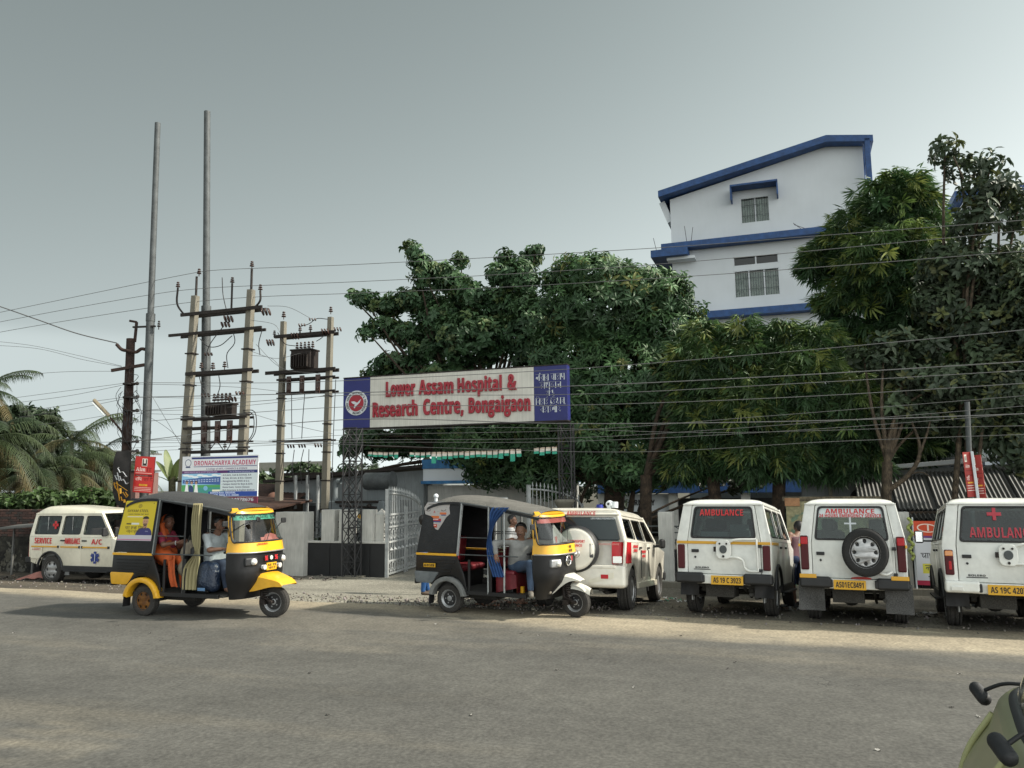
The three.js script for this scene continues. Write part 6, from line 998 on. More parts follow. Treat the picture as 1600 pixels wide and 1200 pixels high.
{ // bunting of paper flags
  const a = atS(572, 706, 6.4), b = atS(868, 698, 6.4), o = thing('bunting', 'string of green and white paper flags hanging below the hospital sign', 'bunting', a);
  const P = (k) => a.clone().lerp(b, k).add(V(0, -.06 * Math.sin(k * 3.14), 0)); mb().tube(Array.from({ length: 9 }, (_, i) => P(i / 8)), .006, 4, 24).build('string', M.cable, o, true);
  const gm = std(lin(.04, .32, .22), .8), wm = std(lin(.62, .58, .52), .8), om = std(lin(.5, .40, .32), .8);
  for (let i = 0; i < 34; i++) { const k = (i + .4) / 34; if ((i > 5 && i < 8) || i === 28 || i === 29) continue; const p = P(k), q = P(k + .024), h = rr(.15, .22) * (i < 12 ? .75 : 1), sl = rr(-.1, .1), f = (n, y0, y1, m) => mb().grid(2, 2, (u, v) => { const y = lerp(y0, y1, v) * h; return [lerp(p.x, q.x, u) - y * sl * .6, lerp(p.y, q.y, u) - y, lerp(p.z, q.z, u) + .03 * Math.sin(u * 3 + y * 9 + i)]; }, 0).build(n, m, o, true); f('flag', 0, .22, om); const w = f('flag', .22, .58, wm); f('flag', .58, 1 + (rnd() < .2 ? .5 : 0), gm); }
}
// ---------- advertising boards ----------
{
  const o = thing('academy_board', 'large printed academy advertising board with blue and white print', 'billboard', st(4.18, -9.9, 1.95), ROADTURN, 0);
  const tex = ctex(768, 336, (x, w, h) => {
    x.fillStyle = '#d6d8dd'; x.fillRect(0, 0, w, h); x.fillStyle = '#27336e'; x.fillRect(96, 6, 680, 16); x.fillStyle = '#b2365c'; x.font = 'bold 54px sans-serif'; x.fillText('DRONACHARYA ACADEMY', 120, 76, 630); x.fillStyle = '#27336e'; x.fillRect(120, 84, 640, 5);
    x.strokeStyle = '#22335c'; x.lineWidth = 5; x.beginPath(); x.arc(60, 54, 30, 0, 7); x.stroke(); x.fillStyle = '#22335c'; x.fillRect(36, 84, 48, 10);
    x.fillStyle = '#6a5d78'; x.font = 'bold 21px sans-serif'; x.fillText('A College of ARTS, COMMERCE & SCIENCE', 250, 114, 500); x.fillStyle = '#542a63'; x.fillRect(0, 120, 500, 24); x.fillStyle = '#27336e'; x.fillRect(470, 120, 298, 24); x.fillStyle = '#d8cfe0'; x.font = '16px sans-serif'; x.fillText('UNDER PRIVATE NGO & SOCIETY REGISTRATION', 20, 138, 430); x.fillText('Run by Rainbow Educational Trust', 490, 138, 260);
    x.fillStyle = '#8fc0e0'; x.fillRect(0, 144, 400, 192); x.fillStyle = '#e4ecf0'; for (let i = 0; i < 8; i++) { x.beginPath(); x.ellipse(40 + i * 50, 158 + (i % 3) * 8, 34, 9, 0, 0, 7); x.fill(); }
    x.fillStyle = '#3f5f9c'; x.beginPath(); x.moveTo(10, 226); x.lineTo(10, 196); x.lineTo(210, 178); x.lineTo(400, 172); x.lineTo(400, 240); x.fill(); x.fillStyle = '#c9d4e6'; for (let i = 0; i < 13; i++) for (let j = 0; j < 2; j++) x.fillRect(30 + i * 28, 200 + j * 16 - i * .9, 18, 6);
    x.fillStyle = '#4f9d5c'; x.fillRect(0, 240, 440, 70); x.fillStyle = '#3f8f86'; x.fillRect(150, 262, 300, 60);
    for (const [px, c] of [[54, '#e6e6ea'], [104, '#d7dbe2'], [152, '#eceaea']]) { x.fillStyle = '#2a211f'; x.beginPath(); x.arc(px, 218, 15, 0, 7); x.fill(); x.fillStyle = '#b38b72'; x.beginPath(); x.arc(px, 222, 11, 0, 7); x.fill(); x.fillStyle = c; x.beginPath(); x.moveTo(px - 10, 234); x.lineTo(px + 10, 234); x.lineTo(px + 26, 330); x.lineTo(px - 26, 330); x.fill(); } x.fillStyle = '#31446f'; x.beginPath(); x.ellipse(100, 280, 26, 40, -.3, 0, 7); x.fill();
    x.fillStyle = '#7db3d8'; x.beginPath(); x.ellipse(250, 268, 22, 20, .3, 0, 7); x.fill(); x.fillStyle = '#e7e5c9'; x.fillRect(318, 280, 80, 24);
    x.fillStyle = '#cfd9dd'; x.fillRect(400, 144, 368, 150); x.fillStyle = '#2c2f45'; x.font = 'bold 20px sans-serif'; ['- H.S (Arts, Com & Science), B.A', '  B.Com, M.Com, & M.A. Classes', '- Recognised by AHSEC & G.U.', '- Campus Hostel for Boys & Girls', '  Home Exam, Centre (Venue)', '- Rich Assamese & English Medium'].forEach((s, i) => x.fillText(s, 412, 168 + i * 25, 345));
    x.fillStyle = '#24479a'; x.fillRect(280, 296, 488, 40); x.fillStyle = '#dfe6f2'; x.font = 'bold 19px sans-serif'; x.fillText('BARPETA ROAD, SIMLAGURI,', 300, 314, 440); x.fillText('BELGURI, BAKSA, B.T.C. (ASSAM)', 300, 333, 440);
  });
  mb().box(2.5, 1.1, .04, 0, .57, -.025).build('board', M.hospWhite, o); plane('print', tex, 2.48, 1.08, o, 0, .57, .0);
  mb().box(2.5, .17, .03, 0, -.07, -.02).build('lower_strip', std(lin(.15, .02, .05), .5), o); mb().add(txt('9435124205, 9954078676', 1.9, .1, .004), .18, -.065, -.003).build('phone_lettering', M.hospWhite, o);
  for (const s of [-1, 1]) mb().box(.06, 2.3, .06, s * 1.0, -1.1, -.1).build('post', M.wood, o);
}
{
  const o = thing('red_signboard', 'red printed signboard with white lettering fixed to the left steel pole', 'sign', st(4.2, -12.5, 2.6), ROADTURN);
  const tex = ctex(256, 420, (x, w, h) => {
    x.fillStyle = '#c5322f'; x.fillRect(0, 0, w, h); x.fillStyle = '#e5ddd4'; x.fillRect(92, 22, 72, 90); x.fillStyle = '#2b1d1d'; x.fillRect(100, 30, 14, 60); x.fillRect(142, 30, 14, 60); x.beginPath(); x.arc(128, 78, 26, 0, 3.14); x.fill(); x.fillRect(98, 94, 60, 12); x.fillStyle = '#e5ddd4'; x.beginPath(); x.arc(128, 68, 12, 0, 7); x.fill();
    x.fillStyle = '#f0e6df'; x.font = 'bold 62px serif'; x.fillText('Aim', 18, 172); x.fillStyle = '#6d1416'; x.fillText('IT', 160, 172); x.fillStyle = '#e8c9c0'; x.fillRect(18, 190, 216, 6); x.fillStyle = '#4e1414'; x.fillRect(14, 212, 228, 20); x.fillStyle = '#d8b0a6'; x.font = '15px sans-serif'; x.fillText('COMPUTER EDUCATION', 22, 228);
    strokeBangla(x, 'এইম', 20, 284, 34, '#f0e6df'); strokeBangla(x, 'আই টি', 132, 284, 32, '#6d1416'); x.fillStyle = '#dda028'; x.fillRect(78, 322, 110, 22); x.fillStyle = '#6d1416'; x.font = '13px sans-serif'; x.fillText('ADMISSION', 92, 338); x.fillStyle = '#e8cfc6'; for (let i = 0; i < 3; i++) x.fillRect(16, 360 + i * 18, 224, 5);
  });
  mb().box(.7, 1.02, .03, 0, 0, -.02, 0, 0, -.06).build('board', std(lin(.35, .04, .04), .6), o); plane('print', tex, .69, 1.0, o, 0, 0, -.002, 0, 0, -.06);
}
{
  const o = thing('paper_banner', 'white and orange vertical banner on the railing between two ambulances', 'banner', st(5.6, 7.45, -.1), ROADTURN);
  const tex = ctex(192, 360, (x, w, h) => { x.fillStyle = '#d3d4d8'; x.fillRect(0, 0, w, h); x.fillStyle = '#cf4f30'; x.fillRect(0, 0, w, 84); x.strokeStyle = '#ecdccf'; x.lineWidth = 6; x.beginPath(); x.ellipse(60, 40, 42, 22, .1, 0, 7); x.stroke(); x.beginPath(); x.arc(120, 44, 18, 0, 7); x.stroke(); x.fillStyle = '#ecdccf'; x.fillRect(60, 22, 8, 34); x.fillStyle = '#6b4080'; x.fillRect(0, 84, w, 12); strokeBangla(x, 'আপন কি', 24, 208, 26, '#333'); x.fillStyle = '#d7cf4e'; x.fillRect(28, 240, 160, 54); strokeBangla(x, 'লোকাৰ', 40, 276, 26, '#444'); x.fillStyle = '#444'; x.fillRect(50, 308, 110, 6); x.fillRect(60, 320, 100, 5); x.fillStyle = '#b52f4c'; x.fillRect(0, 334, w, 26); x.fillStyle = '#b52f4c'; x.fillRect(130, 160, 12, 10); });
  const g = mb().grid(10, 14, (u, v) => [lerp(-.34, .5, u), lerp(.08, 1.42, v), .02 * Math.sin(u * 6 + v * 4)], 0).geom(), uv = g.attributes.uv, p = g.attributes.position; for (let i = 0; i < uv.count; i++) uv.setXY(i, (p.getX(i) + .34) / .84, (p.getY(i) - .08) / 1.34);
  mesh('cloth', g, std(0xffffff, .7, { map: tex }), o); mb().rod(V(-.36, 0, -.02), V(-.35, 1.5, -.02), .018).build('batten', M.hospWhite, o);
  const gl = mb(); for (let i = 0; i < 26; i++) gl.sph(.035, -.41 + .04 * Math.sin(i * .9), .62 + i * .034, .03 * Math.cos(i * 2)); gl.build('flower_garland', std(lin(.35, .4, .12), .9), o);
  const s = thing('wooden_board', 'large weathered board with flaking green and orange paint behind the second ambulance', 'board', st(5.7, 5.5, -.3), ROADTURN);
  const bm = std(0xffffff, .9, { map: dtex(512, (u, v) => { const a = n3(u, v), b = n2(u, v); let c = [.56, .54, .42]; if (a > .12) c = [.42, .5, .42]; if (a < -.2) c = [.62, .47, .33]; const k = .95 + .4 * b; return c.map((q) => q * k); }, 1.9) });
  for (let i = 0; i < 6; i++) mb().box(.325, 2.14, .04, -.8 + i * .33, 1.07, 0, 0, 0, rr(-.003, .003)).build('plank', bm, s); mb().box(2.05, .1, .07, 0, 2.1, .0).build('rail', std(lin(.28, .26, .2), .9, { map: TX.bark }), s); mb().box(.32, .18, .05, -.82, 2.03, .03).build('orange_patch', std(lin(.42, .22, .11), .9, { map: TX.mottle }), s);
}
// ---------- trees and plants ----------
function leafCluster(n, L, W, spread, droop, fold = .25, el0 = .35) {           // n leaves round a short twig that points along +y
  const P = [], I = [];
  for (let i = 0; i < n; i++) {
    const az = i * 2.4 + rr(-.4, .4), y0 = rr(0, L * .8), el = rr(-spread, spread) + el0, l = L * rr(.7, 1.15), w = W * rr(.8, 1.15);
    const d = V(Math.cos(az) * Math.cos(el), Math.sin(el), Math.sin(az) * Math.cos(el)), sd = V(-Math.sin(az), 0, Math.cos(az)), up = d.clone().cross(sd).normalize();
    const o = V(d.x * .02, y0, d.z * .02), pt = (t, s, dr) => o.clone().addScaledVector(d, l * t).addScaledVector(sd, s * w * .5).addScaledVector(up, -Math.abs(s) * w * fold).add(V(0, -droop * l * dr, 0));
    const b = P.length / 3; for (const q of [pt(0, 0, 0), pt(.35, 1, .12), pt(.4, 0, .14), pt(.35, -1, .12), pt(.72, .75, .5), pt(.72, -.75, .5), pt(1, 0, 1)]) P.push(q.x, q.y, q.z);
    I.push(b, b + 1, b + 2, b, b + 2, b + 3, b + 1, b + 4, b + 2, b + 2, b + 5, b + 3, b + 4, b + 6, b + 2, b + 2, b + 6, b + 5);
  }
  const g = new THREE.BufferGeometry(); g.setAttribute('position', new THREE.Float32BufferAttribute(P, 3)); g.setIndex(I); g.computeVertexNormals(); return g;
}
const leafM = (tr = .3, rough = .5) => new THREE.MeshPhysicalMaterial({ color: 0xffffff, roughness: rough, transmission: tr, thickness: 0, side: THREE.DoubleSide, specularIntensity: .5 });
const LEAF = leafM(.36, .5), LEAFT = leafM(.5, .55);
const Q = new THREE.Quaternion(), UP = V(0, 1, 0);
function foliage(parent, name, geos, blobs, dens, colr, dir, m, inner = .5) {
  const L = geos.map(() => []);
  for (const b of blobs) {
    const n = Math.round(dens * Math.pow((b.r.x * b.r.y + b.r.y * b.r.z + b.r.x * b.r.z) / 3, .95) * (b.k ?? 1));
    for (let i = 0; i < n; i++) {
      let d; do { d = V(rr(-1, 1), rr(-1, 1), rr(-1, 1)); } while (d.lengthSq() > 1 || d.lengthSq() < .01); d.normalize();
      const bump = 1 + .42 * fbm(d.x * 1.9 + b.c.x, d.y * 1.9 + b.c.y, d.z * 1.9 + b.c.z, 3), k = Math.pow(rr(inner, 1), .6) * bump, p = V(b.c.x + d.x * b.r.x * k, b.c.y + d.y * b.r.y * k, b.c.z + d.z * b.r.z * k);
      const e = dir(d, k), s = rr(.55, 1.4), mt = new THREE.Matrix4().compose(p, Q.clone().setFromUnitVectors(UP, e).multiply(new THREE.Quaternion().setFromAxisAngle(UP, rr(0, 6.3))), V(s, s, s));
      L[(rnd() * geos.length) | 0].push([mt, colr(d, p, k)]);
    }
  }
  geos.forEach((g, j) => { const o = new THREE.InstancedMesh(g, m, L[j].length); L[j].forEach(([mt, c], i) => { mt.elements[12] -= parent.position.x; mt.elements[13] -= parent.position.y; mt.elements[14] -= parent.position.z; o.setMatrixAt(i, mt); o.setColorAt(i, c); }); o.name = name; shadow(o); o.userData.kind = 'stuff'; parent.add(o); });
}
const C3 = (r, g, b) => new THREE.Color().setRGB(r, g, b);
const blob = (s, u, v, ru, rv, dep, k) => { const c = atS(u, v, s), D = -c.z, q = D / FPX; return { c, r: V(ru * q, rv * q, dep ?? Math.max(ru, rv) * q * .8), k }; };
function limbs(o, base, blobs, r0, fork, m, extra = []) {
  const tr = mb(), F0 = fork; tr.tube([base.clone().add(V(0, -.2, 0)), base.clone().lerp(F0, .5).add(V(rr(-.1, .1), 0, rr(-.1, .1))), F0], r0, 9, 14); tr.rod(base.clone().add(V(0, -.3, 0)), base.clone().add(V(0, .5, 0)), r0 * 1.35, r0 * 1.02, 10);
  tr.build('trunk', m, o, true);
  const bo = mb(); for (const b of blobs) { const e = b.c.clone(), mid = F0.clone().lerp(e, .5).add(V(rr(-.3, .3), rr(-.2, .5), rr(-.3, .3))); const c = new THREE.CatmullRomCurve3([F0, mid, e]), N_ = 10; for (let i = 0; i < N_; i++) { const ra = lerp(r0 * .5, .02, i / N_), rb = lerp(r0 * .5, .02, (i + 1) / N_); bo.rod(c.getPoint(i / N_), c.getPoint((i + 1.15) / N_), ra, rb, 6); } }
  for (const q of extra) { const c = new THREE.CatmullRomCurve3(q.map((p) => atS(p[0], p[1], p[2]))), r = q[0][3] ?? .06, n = 14; for (let i = 0; i < n; i++) bo.rod(c.getPoint(i / n), c.getPoint(Math.min(1, (i + 1.1) / n)), lerp(r, r * .25, i / n), lerp(r, r * .25, (i + 1) / n), 7); }
  bo.build('branch', m, o, true);
}
const jit = (c, k) => { const q = 1 + rr(-k, k); return C3(c[0] * q, c[1] * q * rr(.95, 1.05), c[2] * q); };
// broad-leaved tree behind the sign
{
  const S = 12.5, o = thing('broadleaf_tree', 'loose dark broad-leaved tree with sky gaps behind the hospital sign', 'tree', st(S, -6.2, -.3));
  const B = [[740, 530, 66, 40], [700, 500, 50, 30], [650, 472, 44, 15], [605, 480, 34, 9], [570, 468, 20, 7], [548, 462, 8, 4], [660, 425, 15, 24], [648, 400, 11, 14], [640, 388, 6, 6], [690, 430, 26, 16], [712, 445, 26, 14], [735, 462, 34, 18], [812, 435, 30, 26], [830, 405, 16, 14], [838, 390, 8, 7], [790, 408, 12, 9], [775, 430, 18, 12], [790, 480, 50, 34], [640, 522, 40, 15], [600, 512, 26, 8], [575, 520, 12, 5], [625, 570, 40, 14], [590, 590, 26, 10], [570, 606, 14, 8], [640, 610, 40, 16], [572, 684, 30, 12], [548, 698, 16, 14], [600, 700, 40, 14], [650, 690, 44, 24], [720, 640, 90, 50], [700, 590, 60, 22], [835, 520, 50, 64], [672, 548, 34, 12], [540, 745, 10, 14], [865, 440, 18, 14], [720, 408, 12, 6], [555, 660, 14, 8]].map((b) => blob(S + rr(-.8, .8), ...b));
  const geos = [0, 1].map(() => leafCluster(9, .21, .1, .7, .35));
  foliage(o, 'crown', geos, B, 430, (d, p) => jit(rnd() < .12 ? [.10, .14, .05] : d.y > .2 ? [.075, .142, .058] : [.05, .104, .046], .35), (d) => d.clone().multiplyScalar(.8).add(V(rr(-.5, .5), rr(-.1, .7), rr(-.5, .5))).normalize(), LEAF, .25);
  limbs(o, st(S, -6.0, -.3), B, .2, st(S, -5.6, 3.2), M.bark);
}
// dense mango tree
{
  const S = 9.3, o = thing('mango_tree', 'dense round mango tree with long leaves right of the hospital sign', 'tree', st(S, 0.1, -.3));
  const B = [[945, 485, 100, 66], [925, 432, 70, 28], [1000, 455, 60, 38], [1040, 520, 62, 66], [905, 560, 76, 76], [985, 600, 105, 84], [880, 680, 100, 54], [960, 700, 110, 54], [800, 728, 52, 26], [1050, 640, 56, 74], [760, 738, 30, 18], [850, 745, 50, 26], [1045, 462, 34, 34], [1000, 740, 60, 22], [745, 700, 60, 26], [830, 690, 60, 30], [920, 640, 80, 50]].map((b) => blob(S + rr(-.5, .5), ...b));
  const geos = [0, 1].map(() => leafCluster(13, .25, .06, .55, .5));
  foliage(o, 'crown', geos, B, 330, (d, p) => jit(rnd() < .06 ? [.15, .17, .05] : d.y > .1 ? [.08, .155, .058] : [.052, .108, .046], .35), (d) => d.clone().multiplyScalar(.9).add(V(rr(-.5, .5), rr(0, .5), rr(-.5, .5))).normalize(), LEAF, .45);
  limbs(o, st(S, -.3, -.3), B.slice(0, 12), .3, st(S, -.15, 2.2), M.bark, [[[905, 800, S], [912, 770, S], [935, 735, S], [950, 700, S]], [[985, 800, S - .3, .1], [990, 765, S - .3], [1000, 720, S]], [[1000, 800, S, .09], [1012, 760, S], [1030, 720, S]]]);
}
// drooping mast trees
const mastG = [0, 1, 2].map(() => leafCluster(16, .26, .04, .4, -.3, .15, .62));
const mastDir = (d) => V(d.x * .8 + rr(-.3, .3), -.9 + rr(-.2, .45), d.z * .8 + rr(-.3, .3)).normalize();
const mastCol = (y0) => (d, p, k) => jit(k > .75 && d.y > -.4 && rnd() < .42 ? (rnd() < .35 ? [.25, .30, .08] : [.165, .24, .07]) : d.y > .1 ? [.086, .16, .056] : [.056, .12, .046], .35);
{
  const S = 7.6; const G = 'drooping mast trees behind the ambulances';
  const sets = [['drooping narrow-leaved mast tree beside the mango tree with yellow young leaves', 1.05, [[1105, 560, 52, 66], [1108, 512, 26, 26], [1110, 640, 60, 70], [1100, 700, 50, 36], [1075, 720, 40, 30], [1085, 590, 30, 50]]], ['drooping mast tree in the middle with yellow young leaves below the blue band', 2.75, [[1165, 512, 24, 26], [1180, 560, 54, 50], [1165, 640, 60, 80], [1185, 705, 60, 36], [1215, 600, 40, 60]]], ['drooping mast tree left of the tall one with hanging dark leaves over the ambulances', 4.4, [[1228, 518, 30, 26], [1282, 525, 30, 30], [1255, 590, 60, 60], [1270, 660, 66, 62], [1290, 705, 50, 34], [1335, 640, 46, 70], [1345, 700, 40, 34], [1240, 705, 40, 30]]]];
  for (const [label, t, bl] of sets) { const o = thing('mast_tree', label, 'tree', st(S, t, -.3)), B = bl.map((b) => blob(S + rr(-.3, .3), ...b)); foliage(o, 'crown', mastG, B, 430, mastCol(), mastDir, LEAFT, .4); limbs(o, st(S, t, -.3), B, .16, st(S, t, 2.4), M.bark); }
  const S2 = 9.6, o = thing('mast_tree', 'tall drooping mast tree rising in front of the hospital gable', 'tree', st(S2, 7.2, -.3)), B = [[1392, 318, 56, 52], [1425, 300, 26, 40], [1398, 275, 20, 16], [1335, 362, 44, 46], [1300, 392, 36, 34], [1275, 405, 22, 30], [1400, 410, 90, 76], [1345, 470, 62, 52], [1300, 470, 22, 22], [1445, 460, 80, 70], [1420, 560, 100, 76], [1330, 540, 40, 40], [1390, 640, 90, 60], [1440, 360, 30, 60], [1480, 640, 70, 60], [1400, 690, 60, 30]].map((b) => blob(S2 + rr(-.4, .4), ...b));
  foliage(o, 'crown', mastG, B, 400, mastCol(), mastDir, LEAFT, .4); limbs(o, st(S2, 7.4, -.3), B.slice(0, 8), .22, st(S2, 7.2, 4), M.bark);
}
// leafy roadside trees at the right
{
  const S = 6.6, geos = [0, 1].map(() => leafCluster(8, .18, .08, .75, .3));
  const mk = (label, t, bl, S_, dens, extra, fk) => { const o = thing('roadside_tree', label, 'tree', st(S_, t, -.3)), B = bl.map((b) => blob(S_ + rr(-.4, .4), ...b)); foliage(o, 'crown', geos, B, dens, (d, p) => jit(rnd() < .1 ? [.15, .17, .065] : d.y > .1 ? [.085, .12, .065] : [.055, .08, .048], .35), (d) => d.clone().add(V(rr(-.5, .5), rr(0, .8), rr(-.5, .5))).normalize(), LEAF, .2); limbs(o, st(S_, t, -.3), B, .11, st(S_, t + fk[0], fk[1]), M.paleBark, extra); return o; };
  mk('tall sparse large-leaved tree at the right edge against the sky', 8.2, [[1476, 236, 12, 20, .4, .5], [1500, 264, 18, 12, .4, .5], [1522, 268, 12, 12, .3, .5], [1548, 258, 14, 13, .3, .5], [1535, 298, 24, 14, .5, .5], [1562, 296, 18, 22, .5, .5], [1525, 345, 26, 30, .6, .5], [1590, 330, 18, 46, .6, .5], [1495, 420, 50, 40, 1, .7], [1580, 440, 56, 60], [1620, 500, 60, 110], [1540, 520, 60, 60], [1560, 600, 80, 60], [1480, 480, 50, 40], [1600, 690, 50, 50], [1530, 660, 60, 40]], S, 560, [[[1490, 800, 6.5, .07], [1496, 720, 6.5], [1505, 600, 6.5], [1515, 480, 6.5], [1530, 350, 6.5], [1490, 245, 6.5]], [[1525, 800, 6.3, .07], [1530, 720, 6.3], [1540, 620, 6.3]]], [.3, 3.4]);
  mk('low crooked tree with bare pale branches behind the last two ambulances', 6.65, [[1430, 590, 44, 24], [1400, 535, 34, 14], [1445, 545, 26, 18], [1380, 565, 26, 16], [1470, 600, 40, 30], [1410, 640, 36, 18], [1455, 650, 36, 20], [1350, 560, 20, 10]], 6.2, 420, [[[1385, 800, 6.1, .11], [1386, 740, 6.1], [1388, 690, 6.1], [1402, 640, 6.1]], [[1390, 765, 6.1, .06], [1420, 742, 6.1], [1436, 715, 6.1], [1436, 690, 6.1], [1425, 660, 6.1], [1415, 610, 6.2]], [[1436, 712, 6.1, .035], [1450, 672, 6.1], [1456, 640, 6.1]], [[1418, 742, 6.1, .02], [1440, 738, 6.1], [1458, 748, 6.1]], [[1300, 480, 6.2, .03], [1330, 540, 6.2], [1385, 620, 6.2], [1420, 680, 6.1]], [[1235, 470, 6.3, .02], [1300, 565, 6.3], [1340, 600, 6.2], [1400, 640, 6.2]]].slice(0, 4), [.1, 2.6]);
  // the same row goes on beyond the right edge and shades the ambulances
  const B2 = [[0, 5.2, 0, 2.3, 2, 2.2], [1.3, 4, .6, 1.6, 1.6, 1.6], [-1.2, 4.4, -.6, 1.6, 1.6, 1.6]];
  for (const [t, s, k] of [[14, 5.2, .85]]) { const p = st(s, t, -.3), o = thing('roadside_tree', 'bushy tree just beyond the right edge of the picture', 'tree', p), B = B2.map((b) => ({ c: V(p.x + b[0] * k, b[1] * k, p.z + b[2] * k), r: V(b[3] * k, b[4] * k, b[5] * k) })); foliage(o, 'crown', geos, B, 170, (d) => jit([.05, .075, .04], .3), (d) => d.clone().add(V(rr(-.5, .5), rr(0, .8), rr(-.5, .5))).normalize(), LEAF, .4); limbs(o, p, B, .15, p.clone().add(V(0, 3 * k, 0)), M.bark); }
}
// palms, banana and bushes at the left
function frondGeo(L, rise, sag, ll, n) {
  const P = [], I = [], c = (t) => V(L * (t - .12 * t * t * sag), L * (rise * t - sag * t * t * .75), 0), W = L * .012;
  for (let i = 0; i < 14; i++) { const a = c(i / 14), b = c((i + 1) / 14), w = W * (1 - i / 15), b0 = P.length / 3; P.push(a.x, a.y + w, 0, a.x, a.y - w, w, a.x, a.y - w, -w, b.x, b.y + w, 0, b.x, b.y - w, w, b.x, b.y - w, -w); for (const [p, q, r] of [[0, 1, 4], [0, 4, 3], [1, 2, 5], [1, 5, 4], [2, 0, 3], [2, 3, 5]]) I.push(b0 + p, b0 + q, b0 + r); }
  for (let i = 0; i < n; i++) for (const s of [1, -1]) {
    const t = .14 + .86 * (i + rr(0, .5)) / n, a = c(t), dv = c(Math.min(1, t + .02)).sub(c(t - .02)).normalize(), l = ll * (1 - .55 * Math.pow(Math.abs(t - .4) / .6, 2)) * rr(.85, 1.1), w = .03 * L * .5 * rr(.6, 1);
    const out = dv.clone().multiplyScalar(.55).add(V(0, -.15, s * .85)).normalize(), p1 = a.clone().addScaledVector(out, l * .5), p2 = a.clone().addScaledVector(out, l * .85).add(V(0, -l * rr(.35, .75), 0)), b0 = P.length / 3, sd = dv.clone().multiplyScalar(w * .5);
    for (const q of [a.clone().sub(sd), a.clone().add(sd), p1.clone().sub(sd), p1.clone().add(sd), p2]) P.push(q.x, q.y, q.z); I.push(b0, b0 + 1, b0 + 3, b0, b0 + 3, b0 + 2, b0 + 2, b0 + 3, b0 + 4);
  }
  const g = new THREE.BufferGeometry(); g.setAttribute('position', new THREE.Float32BufferAttribute(P, 3)); g.setIndex(I); g.computeVertexNormals(); return g;
}
const frondM = [[.052, .074, .03], [.036, .057, .026], [.09, .085, .035], [.135, .108, .045]].map((c) => { const m = leafM(.3, .5); m.color.setRGB(...c); return m; });
function palm(label, u, v, D, L, n, r, hang, cat = 'palm tree', name = 'palm_tree') {
  const top = at(u, v, D), b = V(top.x + rr(-.3, .3), -.4, top.z + .2), o = thing(name, label, cat, b), d = top.clone().sub(b);
  const gs = [[1.0, .9], [.62, 1.0], [.3, 1.15], [.05, 1.2]].map(([rise, sag]) => frondGeo(L, rise, sag * hang, L * .24, 44));
  mb().tube([V(0, 0, 0), d.clone().multiplyScalar(.5).add(V(.12, 0, 0)), d], r, 9, 16).build('trunk', M.paleBark, o); mb().cyl(r * .8, r * 1.15, L * .22, d.x, d.y, d.z).build('crown_shaft', std(lin(.1, .12, .05), .7, { map: TX.bark }), o);
  for (let i = 0; i < n; i++) { const k = i / n, gi = Math.min(3, (k * 4) | 0); const f = mesh('frond', gs[gi], frondM[gi === 3 && rnd() < .5 ? 3 : gi >= 2 && rnd() < .45 ? 2 : (rnd() * 2) | 0], o); f.position.copy(d); f.rotation.y = i * 2.39996 + rr(-.2, .2); f.rotation.z = rr(-.08, .08); const s = rr(.85, 1.08); f.scale.setScalar(s); }
  return o;
}
palm('coconut palm with long drooping yellowed fronds at the left edge', -22, 690, 27, 2.7, 24, .16, 1.25);
palm('second coconut palm at the left edge with fronds rising above the trees', -34, 612, 33, 2.4, 16, .15, .9);
palm('slender areca palm left of the street lamp', 112, 690, 33, 2.6, 14, .08, .9); palm('areca palm right of the tallest one under the street lamp', 146, 716, 34, 2.4, 12, .07, .9); palm('small areca palm close to the rusty pole', 176, 735, 35, 2.3, 11, .07, .9); palm('drooping palm behind the roof of the side-on ambulance', 92, 742, 31, 2.6, 12, .1, 1.2); palm('low palm between the areca palms and the brick wall', 45, 745, 30, 2.6, 11, .1, 1.2);
